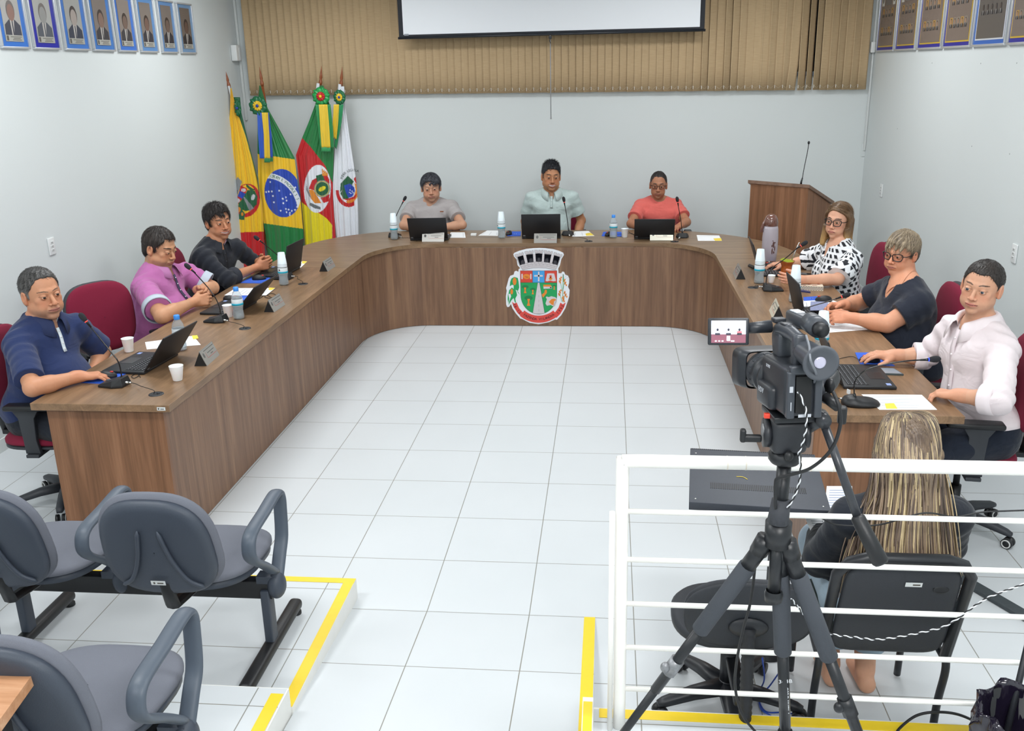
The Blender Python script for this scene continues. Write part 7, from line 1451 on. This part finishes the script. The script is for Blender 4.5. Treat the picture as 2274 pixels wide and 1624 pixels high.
tm = MB(); q0 = a+V(d[0], d[1], 0)*.04; T0 = q0+d*.47; X = nrm(np.cross(V(0, 1, 0), -d)); tm.add([T0+X*v[0]-d*v[1]+V(0, -.0165-v[2], 0) for v in vs], fs, 0, False); vs, fs = text_mesh('Manfrotto', .024, .0003); T0 = q0+d*.54; tm.add([T0+X*(-v[1])*-1*-1+(-d)*v[0]+V(0, -.0165-v[2], 0) for v in vs], fs, 0, False); tm.build('leg_lettering', mat('print_white', 'd9dce0'), tp)
# fluid head
h = H; m = MB(); m.lathe([(.001, 0), (.034, 0), (.040, .008), (.040, .022), (.030, .034), (.001, .034)], 28, c=tuple(h)); m.build('head_collar', TB, tp); m = MB(); m.box(h+V(0, 0, .075), (.085, .075, .085), rz=.15, bev=.014); m.tube([h+V(-.055, .005, .075), h+V(-.040, .005, .075)], .036, seg=26); m.tube([h+V(.040, 0, .075), h+V(.052, 0, .075)], .034, seg=26); hb_ = m.build('fluid_head', mat('head_black', '26282d', rough=.45, noise=.3, nscale=50), tp)
m = MB(); m.tube([h+V(-.054, .0, .085), h+V(-.058, 0, .085)], .014, seg=16); m.build('worn_dial', WORN, hb_); m = MB(); m.box(h+V(-.085, -.01, .065), (.05, .016, .018), bev=.005); m.box(h+V(-.105, -.01, .072), (.014, .018, .034), bev=.005); m.build('lock_knob', BLK, hb_); m = MB(); m.box(h+V(0, 0, .128), (.10, .10, .016), rz=.15, bev=.004); m.build('camera_plate', TB, tp)
m = MB(); m.box(h+V(-.052, -.02, .128), (.016, .012, .012), bev=.002); m.build('red_release', mat('release_red', 'e0442e', rough=.4), hb_); m = MB(); m.ell(h+V(.0, -.045, .035), (.011, .011, .013)); m.build('tension_knob', BLK, hb_)
p0 = lc(at(1826, 930, YT-.03)); p1 = lc(at(1905, 1150, YT-.12)); p2 = lc(at(1955, 1248, YT-.16)); m = MB(); m.tube([h+V(.05, 0, .09), p0], [.014, .016], seg=12); m.tube([p0+V(0, .02, 0), p0-V(0, .02, 0)], .018, seg=14); m.tube([p0, p1], [.0105, .0105], seg=12); ph_ = m.build('pan_bar', mat('bar_worn', '33353a', rough=.3, noise=.5, nscale=70), tp); m = MB(); m.tube([p1-(p2-p1)*.05, p1, p2, p2+nrm(p2-p1)*.006], [.012, .0165, .0195, .015], seg=18); m.build('pan_grip', BLK, ph_); m = MB(); m.box(p0+V(.045, 0, .01), (.02, .02, .045), bev=.006); m.build('clamp_knob', BLK, ph_)
# camcorder: lens looks up the room, viewfinder towards us
cz = W0+H+V(0, 0, .137); cm = empty('video_camera', tuple(cz), rot=(-.10, 0, .17), label='black professional video camera on the tripod with lit flip-out screen', cat='camera'); CB = mat('camcorder_black', '26292f', rough=.38, noise=.12, nscale=120, bump=.08, bscale=300); CG = mat('camcorder_grey', '3c4047', rough=.35)
m = MB(); m.box((0, -.01, .065), (.088, .17, .118), bev=.012); m.box((-.008, .02, .035), (.10, .10, .06), bev=.012); bd = m.build('body', CB, cm); m = MB(); m.box((-.004, -.098, .062), (.036, .012, .085)); m.build('battery_slot', mat('slot_black', '08080a'), bd); m = MB(); m.box((-.032, -.094, .06), (.018, .02, .11), bev=.004); m.box((.032, -.094, .06), (.018, .02, .11), bev=.004); m.box((0, -.094, .118), (.07, .02, .02), bev=.004); m.build('rear_frame', CG, bd)
m = MB(); m.lathe([(.001, .0), (.046, 0), (.048, .012), (.044, .014), (.044, .028), (.049, .030), (.049, .055), (.046, .057), (.047, .075), (.050, .078), (.050, .098), (.044, .10), (.001, .10)], 36, M=Matrix.Translation((-.006, .065, .062)) @ Matrix.Rotation(-pi/2, 4, 'X')); ln = m.build('lens_barrel', CB, cm)
m = MB()
for k in range(18): a_ = 2*pi*k/18; m.box((-.006+.0475*cos(a_), .145, .062+.0475*sin(a_)), (.003, .018, .003))
m.build('focus_ring_ribs', CG, ln)['kind'] = 'stuff'
def rr_(w, h_, e=6., n=40): return [((w/2)*math.copysign(abs(cos(a))**(2/e), cos(a)), (h_/2)*math.copysign(abs(sin(a))**(2/e), sin(a))) for a in [2*pi*k/n for k in range(n)]]
m = MB(); vs = []; n = 40
for w, h_, y in ((.098, .098, .160), (.122, .100, .175), (.136, .106, .215), (.132, .102, .215), (.116, .094, .178), (.090, .090, .164)):
    for x, z in rr_(w, h_): vs.append((-.006+x, y, .064+z))
m.add(vs, [(i*n+k, i*n+(k+1) % n, (i+1)*n+(k+1) % n, (i+1)*n+k) for i in range(5) for k in range(n)]); m.build('lens_hood', CB, cm); m = MB(); m.ell((-.006, .162, .064), (.04, .006, .04)); m.build('front_glass', mat('lens_glass', '16121c', rough=.03, coat=1.), ln)
m = MB(); m.tube(bez([(0, .075, .125), (0, .085, .165), (0, .07, .185), (0, .0, .188), (0, -.06, .180)], 8), .018, seg=14, flat=.8); m.box((0, -.055, .155), (.03, .03, .08), bev=.008); m.box((0, .055, .150), (.034, .05, .06), bev=.008); hd_ = m.build('top_handle', CG, cm); m = MB(); m.box((0, .03, .204), (.022, .030, .006), bev=.002); m.ell((0, -.0, .204), (.007, .009, .003)); m.box((.0, .085, .205), (.030, .028, .012), bev=.003); m.build('handle_buttons', CB, hd_)
m = MB(); V0 = V(.010, -.045, .158); V1 = V(.012, -.135, .148); m.tube([V0, V0+(V1-V0)*.3, V1, V1+nrm(V1-V0)*.012], [.024, .028, .031, .034], seg=26); vf = m.build('viewfinder', CG, cm); m = MB(); e_ = V1+nrm(V1-V0)*.013; ax_ = nrm(V1-V0); M = frame((1, 0, 0), np.cross(ax_, (1, 0, 0)), ax_, e_); m.lathe([(.034, -.004), (.040, .004), (.041, .010), (.034, .012), (.026, .004), (.001, .002)], 30, M=M); m.build('eyecup', mat('rubber_grey', '4b4f56', rough=.7), vf); m = MB(); m.ell(e_+ax_*.003, (.014, .004, .014)); m.build('eyepiece_glass', mat('eye_glass', 'b9b7cc', rough=.05, coat=1.), vf)
m = MB(); m.box((.036, .03, .212), (.034, .13, .034), bev=.008); m.tube([(.036, -.025, .216), (.037, -.075, .210)], [.024, .024], seg=20); mc = m.build('microphone_holder', CG, cm); m = MB(); m.tube([(.037, -.07, .210), (.038, -.095, .207)], .017, seg=16); m.build('audio_plug', BLK, mc); m = MB(); m.box((.034, .065, .2300), (.022, .020, .004), bev=.002); m.box((.034, .040, .2300), (.022, .020, .004), bev=.002); m.build('holder_windows', mat('window_pale', 'cdd2d8'), mc)
m = MB(); LM = Matrix.Translation((-.128, .075, .183)) @ Matrix.Rotation(-.22, 4, 'Z') @ Matrix.Rotation(-.10, 4, 'X'); m.box((0, 0, 0), (.098, .012, .066), M=LM, bev=.004); lc_ = m.build('flip_screen', CB, cm); m = MB(); m.tube([(-.02, .085, .19), (-.085, .08, .188)], [.016, .013], seg=12); m.build('screen_hinge', CB, cm)
m = MB(); F_ = lambda x0, z0, x1, z1, mi, l=0: m.add([LM @ Vector((x, -.0066-.0003*l, z)) for x, z in ((x0, z0), (x1, z0), (x1, z1), (x0, z1))], [(0, 1, 2, 3)], mi, False)
sm_ = [mat('scr_%d' % k, c, rough=.5, emit=c, estr=1.1) for k, c in enumerate(('dbe2ff', '6b3f4c', '23232e', 'd85a62', 'dfeaf2'))]
F_(-.041, -.027, .041, .027, 0); F_(-.041, -.027, .041, -.006, 1, 1)
for x, k in ((-.026, 0), (0., 0), (.026, 3)): F_(x-.006, -.006, x+.006, .002, k, 2) if k else None; F_(x-.006, -.008, x+.006, -.003, 2, 3); m.add([LM @ Vector((x+.0028*cos(a), -.0076, .005+.0035*sin(a))) for a in [2*pi*j/10 for j in range(10)]], [list(range(10))], 2, False)
F_(-.004, -.022, .004, -.010, 4, 3)
for x in (-.032, -.024, -.016): F_(x, -.024, x+.004, -.021, 4, 3)
F_(.006, -.024, .014, -.021, 4, 3); m.build('screen_picture', sm_, lc_)
m = MB(); m.ell((.062, .0, .060), (.022, .062, .046)); gp = m.build('hand_grip', CG, cm); m = MB(); m.tube(bez([(.07, .05, .08), (.10, .02, .085), (.10, -.03, .08), (.07, -.07, .07)], 6), .012, seg=8, flat=1.6); m.build('grip_strap', BLK, gp); m = MB(); m.tube([(.062, -.07, .045), (.075, -.11, .03)], [.013, .011], seg=12); m.build('power_plug', BLK, gp)
vs, fs = text_mesh('SONY', .011, .0003); m = MB(); m.add([(-.0455-v[2], .02-v[0], .105+v[1]) for v in vs], fs, 0, False); vs, fs = text_mesh('HDV', .018, .0003); m.add([(-.0585-v[2], .03-v[0], .045+v[1]) for v in vs], fs, 0, False); m.build('lettering', mat('print_silver', 'b9bdc4'), bd)
m = MB(); m.box((.0, -.1045, .012), (.03, .001, .007)); m.box((-.033, -.1045, .075), (.008, .001, .014)); m.box((-.033, -.1045, .035), (.002, .001, .02)); m.build('rear_marks', mat('print_silver', 'b9bdc4'), bd)
wire([at(1850, 870, YT-.10), at(1862, 900, YT-.12), at(1866, 945, YT-.12), at(1845, 1000, YT-.11), at(1800, 1040, YT-.09), at(1750, 1056, YT-.06), at(1728, 1062, YT-.045), at(1722, 1075, YT-.04), at(1722, 1130, YT-.035)], .0042, 'dark grey cable looping from the video camera to the tripod column')
wire([at(1790, 745, YT-.08), at(1797, 770, YT-.11), at(1800, 800, YT-.16), at(1812, 830, YT-.14), at(1808, 850, YT-.08)], .0028, 'thin grey audio lead hanging down the back of the video camera', mat('lead_grey', '6d7178', rough=.5))
wire([at(1772, 870, YT-.12), at(1788, 905, YT-.12), at(1790, 950, YT-.10), at(1782, 985, YT-.08), at(1773, 1012, YT-.06), at(1778, 1035, YT-.06), at(1775, 1070, YT-.05), at(1765, 1100, YT-.045), at(1748, 1130, YT-.04)], .0017, 'twisted black and white lead running down the tripod head', tw=True)
# ================================================================ the ten people, seated where the photo has them
def P3(v): return tuple(float(q) for q in v)
SKN = dict(a='c58f70', b='c79474', c='b9805f', d='d9a486', e='dda98a', f='d09a7c')
# --- left wing -------------------------------------------------------------
N = V(-.875, -3.925, 1.035)
person('grey-haired man in a navy polo shirt at the near left desk end, hand on mouse', dict(N=N, P=(-.93, -3.97, .55), B=(1, -.25, 0), skin='c88f6e', s=1.06, fat=1.1, nk=1.12,
  SR=(-.90, -4.115, .955), SL=(-.79, -3.755, .955), ER=P3(onz(72, 862, .81)), WR=P3(onz(176, 836, .805)), EL=(-.75, -3.60, .77), WL=(-.72, -3.80, .70), HR=dict(d=(.85, .5, -.12), n=(0, .0, -1), curl=.28, spread=.25), HL=dict(d=(.5, -.6, -.1), n=(0, 0, -1), curl=.6),
  head=dict(c=P3(onx(92, 652, -.845)), f=(.86, -.51, -.02), roll=-.06, s=1.10, w=1.0, style='short', hair='2b2a2b', hair2='55524f', side='8b8986', hl=.140, rec=.006, vol=.004, ns=1700, slen=.016, comb=(0, -1.2, 0), nape=-.0, puff=.6, beard=.35, bcol='8a7a70', brow='5a4638', browt=.003, jaw=1.1, nose=1.12, gaze=(.3, 0), lip='a3605a', h=.0022),
  top=dict(col='27345c', sleeve=.82, collar=('232f55', .30, .012), collar_in='d8e2ea', placket=('d5dfe6', .020, .12), vee=(.020, .07), g=.012, flare=.016, fold=.006), pants='22262f'))
person('dark-haired man in a pink shirt looking down with clasped hands', dict(N=(-.955, -2.41, 1.00), P=(-1.02, -2.44, .53), B=(1, -.10, 0), skin='c4916f', s=1.10, fat=1.2, nk=1.15, arm=1.12,
  SR=(-.965, -2.63, .915), SL=(-.87, -2.19, .915), ER=P3(onz(360, 702, .81)), WR=P3(onz(430, 671, .82)), EL=(-.70, -2.16, .81), WL=P3(onz(441, 645, .84)), HR=dict(d=(.75, .62, .05), n=(-.5, .75, -.25), curl=.75, thn=.5), HL=dict(d=(.85, -.45, -.10), n=(-.3, -.85, -.3), curl=.85, thn=.5),
  head=dict(c=P3(onx(355, 550, -.915)), f=(.97, -.20, -.30), roll=.0, s=1.10, w=1.04, style='short', hair='1d1816', hair2='3a302b', hl=.104, rec=.016, vol=.006, puff=.8, slen=.018, comb=(.9, .2, 0), jaw=1.15, eye=.45, brow='241a16', beard=.45, bcol='6f5a50', gaze=(0, -1), frown=True),
  top=dict(col='b56ba3', sleeve=.80, cuff=('b9c3cf', .05), collar=('b97aab', .42, .012), collar_in='c9d2dc', placket=('3a3550', .022, .16), vee=(.022, .07), g=.014, flare=.016, fold=.008, btn='e6e2ea'), pants='2a2c38'))
person('smiling dark-haired man in a black shirt with rolled sleeves near the flags', dict(N=(-.885, -1.62, 1.03), P=(-.98, -1.64, .55), B=(1, -.35, 0), skin='bf8563', s=1.06, fat=.4,
  SR=(-.90, -1.82, .965), SL=(-.78, -1.45, .965), ER=P3(onz(503, 620, .81)), WR=P3(onz(570, 594, .83)), EL=(-.66, -1.33, .81), WL=P3(onz(578, 581, .85)), HR=dict(d=(.85, .45, .2), n=(-.35, .85, .0), curl=[.55, .6, .65, .7], thn=.5), HL=dict(d=(.9, -.35, .15), n=(-.2, -.9, 0), curl=[.6, .65, .7, .75], thn=.5),
  head=dict(c=P3(onx(484, 492, -.85)), f=(.77, -.64, -.05), roll=-.06, s=1.08, style='short', hair='141011', hair2='2c2422', hl=.098, rec=.012, vol=.011, topup=2., mess=.3, slen=.030, comb=(.3, .6, 0), smile=.9, brow='1c1512', browt=.004, beard=.2, nose=1.1, fringe=[(.01, .08, -.01, .050), (.03, .078, .012, .056)], tufts=(46, .045, True), eye=.75),
  top=dict(col='23262e', sleeve=1.28, cuff=('262932', .055), collar=('23262e', .42, .012), collar_in='cfa9bd', placket=('1c1e25', .030, .22), vee=(.022, .085), g=.012, fold=.009, btn='3a3d46'), pants='1c1e26'))
# --- back row ----------------------------------------------------------------
def back_arms(xR, xL, yE, zE=.80): return dict(ER=(xR, yE, zE), EL=(xL, yE, zE))
p4, fr4 = person('grey T-shirt man with dark fringe behind the left laptop of the back row', dict(N=(.355, .84, 1.0), P=(.36, .86, .53), B=(0, -1, 0), skin='c4957a', s=1.06, fat=.9, nk=1.1, sw=.19,
  ER=(.125, .545, .815), EL=(.705, .56, .815), WR=(.30, .44, .81), WL=(.50, .45, .81), HR=dict(d=(.9, -.3, -.1), n=(0, 0, -1), curl=.5), HL=dict(d=(-.9, -.3, -.1), n=(0, 0, -1), curl=.5),
  head=dict(c=(.368, .80, 1.150), f=(.17, -1, -.09), roll=-.03, s=1.08, w=1.05, style='short', hair='22232a', hair2='4a4d55', side='5a5e66', hl=.090, vol=.010, mess=.25, slen=.028, comb=(-.6, .5, 0), puff=.8, fringe=[(-.045, .075, .01, .048), (-.05, .06, -.025, .045)], beard=.35, bcol='8f6f60', frown=True, lip='a56a60', brow='3a2c26', browa=.5, tufts=(30, .03, True)),
  top=dict(col='a9a4a4', sleeve=.62, g=.012, flare=.018, fold=.009, neck_r=.070, vee=(.03, .02)), pants='2a3140'))
person('broadly smiling curly-haired man in a mint polo shirt at the centre back', dict(N=(1.565, .90, 1.08), P=(1.56, .93, .58), B=(.02, -1, 0), skin='b9835f', s=1.08, fat=.35, nk=1.1, sw=.185,
  ER=(1.285, .985, .78), EL=(1.855, .985, .785), WR=(1.32, .80, .60), WL=(1.80, .80, .60), HR=dict(d=(.3, -.9, -.1), n=(0, 0, -1), curl=.4), HL=dict(d=(-.3, -.9, -.1), n=(0, 0, -1), curl=.4),
  head=dict(c=(1.561, .86, 1.240), f=(.20, -1, -.04), roll=.05, s=1.13, w=.96, style='short', hair='17181d', hair2='2c3038', side='6b5a52', hl=.100, vol=.004, topvol=.014, amp=.003, wf=150, topup=3., mess=.6, slen=.018, ns=3200, smile=1.1, brow='1f1613', browt=.0045, beard=.15, tufts=(150, .026, True), nose=1.12, eye=.7, jaw=1.1),
  top=dict(col='bccdcb', sleeve=.66, collar=('bfd0ce', .34, .008), placket=('b5c7c5', .026, .11), vee=(.024, .06), g=.012, flare=.018, fold=.006, btn='e9efee'), pants='2a3140'))
person('balding man with glasses in a coral T-shirt at the right of the back row', dict(N=(2.612, .84, .995), P=(2.62, .87, .53), B=(.05, -1, 0), skin='ad785b', s=1.04, fat=.1, sw=.165, nk=.92,
  ER=(2.345, .60, .81), EL=(2.875, .64, .815), WR=(2.47, .43, .81), WL=(2.80, .43, .815), HR=dict(d=(.8, -.5, -.1), n=(0, 0, -1), curl=.5), HL=dict(d=(-.55, -.8, -.1), n=(0, 0, -1), curl=.75),
  head=dict(c=(2.607, .80, 1.152), f=(-.06, -1, -.06), roll=.03, s=1.05, w=.93, style='short', hair='1b1718', hair2='332b2a', hl=.135, rec=.010, comb=(0, -1, 0), vol=.001, ns=1200, slen=.012, puff=0., glasses='round', brow='2a1f1b', beard=.3, bcol='6b4a3c', lip='8d5548', jaw=.92),
  top=dict(col='d96a62', sleeve=.66, g=.012, flare=.020, fold=.008, neck_r=.064), pants='2a3140'))
if p4:
    m = MB(); T4 = fr4['T']; q = ony(981, 470, .84-.135); m.box(tuple(q), (.036, .004, .010)); m.build('chest_tag', mat('tag_brown', '8a4f2c'), p4)
# --- right wing ----------------------------------------------------------------
person('woman with long light-brown hair, black glasses and black-and-white checked blouse', dict(N=(3.77, -1.60, 1.005), P=(3.86, -1.56, .52), B=(-1, -.20, 0), skin='dba68a', s=1.0, fem=True, fat=.7, sw=.165, nk=.92,
  SR=(3.74, -1.42, .925), SL=(3.83, -1.80, .925), ER=(3.62, -1.27, .81), WR=P3(onz(1741, 586, .82)), EL=P3(onz(1860, 621, .815)), WL=P3(onz(1772, 621, .83)), HR=dict(d=(-.95, .12, -.12), n=(0, 0, -1), curl=.3, spread=.2), HL=dict(d=(-.85, -.18, .1), n=(-.1, .95, .0), curl=[.5, .55, .55, .55], thn=.6),
  head=dict(c=P3(onx(1862, 489, 3.765)), f=(-.60, -.80, -.05), roll=.08, s=1.02, w=.94, jaw=.86, style='long', hair='4f3a2a', hair2='8a6a48', tip='c9a36a', len=.175, hl=.112, rec=.0, vol=.006, slen=.05, nf=60, amp=.0015, glasses='square', frown=True, brow='33231a', browt=.0048, lip='a85f5a', iris='5b5040', nose=.92, h=.0022),
  top=dict(name='blouse', col='eceef2', pattern=True, sleeve=.86, flare=.030, g=.016, fold=.008, vee=(.030, .075), neck_r=.078, h=.0034), pants='14161c'))
person('short grey-haired woman with glasses in a black top holding a printed slip', dict(N=(3.865, -2.885, 1.015), P=(3.95, -2.88, .51), B=(-1, -.15, 0), skin='d69878', s=1.08, fem=True, fat=1.5, sw=.185, nk=1.05, arm=1.15,
  SR=(3.83, -2.70, .925), SL=(3.90, -3.08, .925), ER=(3.70, -2.56, .81), WR=P3(onz(1872, 678, .84)), EL=P3(onz(1970, 720, .815)), WL=P3(onz(1888, 706, .83)), HR=dict(d=(-.85, -.25, -.05), n=(0, -.6, -.7), curl=.55), HL=dict(d=(-.9, .15, .02), n=(.0, .75, -.6), curl=[.35, .7, .75, .8], thn=.5),
  head=dict(c=P3(onx(2002, 562, 3.85)), f=(-.76, -.65, -.10), roll=.06, s=.99, w=1.04, jaw=1.1, style='short', hair='4b3d34', hair2='c0ad90', side='5a544c', hl=.090, vol=.009, topvol=.014, slen=.024, lift=.0015, mess=.22, comb=(0, .5, 0), ns=3200, puff=1., nf=44, amp=.0035, glasses='square', brow='8a6a55', browa=.4, lip='b06a62', frown=True, fringe=[(-.04, .075, -.045, .042), (-.02, .08, -.012, .044), (.01, .08, .02, .046), (.03, .075, .045, .042)], tufts=(40, .025, True)),
  top=dict(name='top', col='262a36', sleeve=.60, g=.013, flare=.016, fold=.005, vee=(.050, .075), neck_r=.084, neck_z=.0), pants='6f8fb8'))
person('young short-haired man in a pale pink shirt at the near right desk end', dict(N=(3.875, -3.985, 1.065), P=(3.93, -4.05, .55), B=(-1, -.28, 0), skin='d3a083', s=1.06, fat=.1, sw=.18, nk=1.0,
  SR=(3.83, -3.80, .98), SL=(3.93, -4.165, .98), ER=(3.74, -3.74, .82), WR=P3(onz(1985, 789, .82)), EL=P3(onz(2215, 890, .83)), WL=P3(onz(2128, 878, .81)), HR=dict(d=(-.95, .02, .0), n=(.05, .05, -1), curl=.26, spread=.22), HL=dict(d=(-.75, .60, -.12), n=(0, 0, -1), curl=.55),
  head=dict(c=P3(onx(2180, 637, 3.855)), f=(-.62, -.78, -.04), roll=.12, s=1.0, w=1.02, style='short', hair='1c1817', hair2='3c332e', hl=.102, rec=.014, vol=.003, slen=.010, lift=.002, puff=.1, nf=70, amp=.0012, brow='4a372c', browt=.0036, brow_up=.003, lip='b5655e', iris='3e4a58', beard=.12, h=.0022),
  top=dict(col='e6dadd', sleeve=1.34, cuff=('e8dde0', .055), collar=('ebe0e3', .40, .014), placket=('e2d5d9', .030, .30), vee=(.020, .085), g=.014, fold=.009, btn='f2ecee'), pants='1d2330'))
# --- the woman in front, from behind
hc = ony(2012, 1006, -5.56)
pw, fr = person('long-haired woman in a black top seen from behind beyond the railing', dict(N=hc+V(.005, -.035, -.165), P=(3.06, -5.52, .50), B=(-.08, 1, 0), skin='d9a486', s=.96, fem=True, sw=.178,
  ER=(3.30, -5.46, .66), EL=(2.865, -5.50, .62), WR=(3.18, -5.22, .62), WL=(2.93, -5.22, .60), HR=dict(d=(-.6, .8, 0), n=(0, 0, -1), curl=.5), HL=dict(d=(.5, .85, 0), n=(0, 0, -1), curl=.5),
  K=((3.13, -5.10, .47), (2.96, -5.09, .47)), A=((3.10, -5.36, .085), (2.98, -5.33, .085)), cuffz=.10, shoes=None,
  head=dict(c=P3(hc), f=(-.08, .92, -.42), s=1.0, w=.95, jaw=.85, style='long', hair='4a3a30', hair2='8a745c', len=.02, hl=.150, vol=.003, nf=60, ns=300), top=dict(name='top', col='1f232b', sleeve=1.75, g=.010, fold=.004, neck_r=.062), pants='a9bccb'))
# her long streaked hair: locks of strands from the parting down over the chair back
def long_hair(root, L, A, s):
    r = np.random.default_rng(11); F = np.array([0., -1, 0]); cols = ['4f4138', '84705c', 'a8926f', '66554a', 'c2ad86', '8d7a69']; P = []; Q = []; C = []; nf = 0
    side = nrm(A[:, 0]); side = side if side[0] > 0 else -side
    for k in range(1500):
        a = r.uniform(-1, 1); ph = a*1.65; dep = r.uniform(.0, 1)
        crown = L(0, .0, .118); d = side*math.sin(ph)+V(0, -1, 0)*math.cos(ph)*.9; 
        top = L(math.sin(ph)*.010, .03-.05*dep, .131)
        p1 = L(math.sin(ph)*.078, -.045, .112)+V(0, -.035*math.cos(ph), .004); p2 = L(math.sin(ph)*.103, -.01, .015)+V(0, -.122*max(.0, math.cos(ph)), .0); rad = .075+.03*dep
        x = a*.115+.012*r.normal(); base = L(0, 0, 0)
        q1 = V(base[0]+x*.92, base[1]-.128-.018*dep+abs(a)**2*.075, base[2]-.10); 
        q2 = V(base[0]+.012+x*1.12-.015, base[1]-.168-.02*dep+abs(a)**3*.06, base[2]-.26)
        end = V(base[0]+.02+x*1.15+.01*r.normal(), base[1]-.185-.02*dep+abs(a)**3*.07, base[2]-.405+.035*r.normal())
        if a < -.72 and r.uniform() < .6: end = end+V(-.05-.03*r.uniform(), .06, -.06); q2 = q2+V(-.03, .04, 0)
        pts = bez([top, p1, p2, q1, q2, end], 5); c = np.array(hexc(cols[int(r.integers(0, 6))]))*r.uniform(.8, 1.15); w = r.uniform(.0026, .0052)
        m = len(pts)
        for i, p in enumerate(pts):
            t = i/(m-1); t_ = nrm(pts[min(i+1, m-1)]-pts[max(i-1, 0)]); out = nrm(V(p[0]-base[0], p[1]-base[1]-.02, .02)); sd = nrm(np.cross(t_, out)); wob_ = .0025*math.sin(t*9+k)
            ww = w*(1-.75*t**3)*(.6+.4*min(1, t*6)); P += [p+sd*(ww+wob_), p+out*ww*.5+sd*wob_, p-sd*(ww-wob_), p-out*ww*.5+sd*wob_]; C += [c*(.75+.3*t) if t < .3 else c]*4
        for i in range(m-1):
            for j in range(4): o = nf+i*4; Q.append((o+j, o+(j+1) % 4, o+4+(j+1) % 4, o+4+j))
        nf += m*4
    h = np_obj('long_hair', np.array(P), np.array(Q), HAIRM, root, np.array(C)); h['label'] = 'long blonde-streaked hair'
long_hair(pw, fr['L'], fr['A'], fr['s'])
# ================================================================ light and camera
sc_ = bpy.context.scene
def lamp(x, y, w, d, e, col=(1, 1, 1)):
    r = empty('ceiling_light', (x, y, ZC), label='flat ceiling light panel out of the frame', cat='light'); r['group'] = 'ceiling light panels'
    m = MB(); m.box((0, 0, -.012), (w+.04, d+.04, .024), bev=.003); m.build('housing', DUCT, r)
    m = MB(); m.box((0, 0, -.026), (w, d, .004)); m.build('diffuser', mat('lamp_diffuser', 'ffffff', rough=.5, emit='fbfdff', estr=3.), r)
    l = bpy.data.lights.new('lamp', 'AREA'); l.shape = 'RECTANGLE'; l.size = w; l.size_y = d; l.energy = e; l.color = col
    o = bpy.data.objects.new('lamp', l); COL.objects.link(o); o.parent = r; o.location = (0, 0, -.04)
for x in (-.3, 3.2):
    for y in (-.6, -3.2, -6.2, -8.9): lamp(x, y, 1.2, .5, 21 if y > -6 else 24, (.97, .99, 1))
# the photographer's flash, held by the camera and bounced
l = bpy.data.lights.new('camera_flash', 'AREA'); l.size = .7; l.energy = 24; l.color = (1, .98, .96); o = bpy.data.objects.new('camera_flash', l); COL.objects.link(o); o.location = (2.6, -8.7, 3.0)
o.rotation_euler = (Vector((1.6, -1.5, .6))-o.location).to_track_quat('-Z', 'Y').to_euler()
W = bpy.data.worlds.new('World'); sc_.world = W; W.use_nodes = True; W.node_tree.nodes['Background'].inputs[0].default_value = (.9, .95, 1, 1); W.node_tree.nodes['Background'].inputs[1].default_value = .3
cam = bpy.data.cameras.new('Camera'); cam.sensor_width = 36; cam.lens = FPX/2274*36; cam.clip_start = .05; co = bpy.data.objects.new('Camera', cam); COL.objects.link(co)
M = frame(CR, CU, -CF, CAM); co.matrix_world = M; sc_.camera = co
vs = sc_.view_settings; vs.view_transform = 'Standard'; vs.look = 'None'; vs.gamma = 1; vs.exposure = 0.52; vs.use_curve_mapping = False
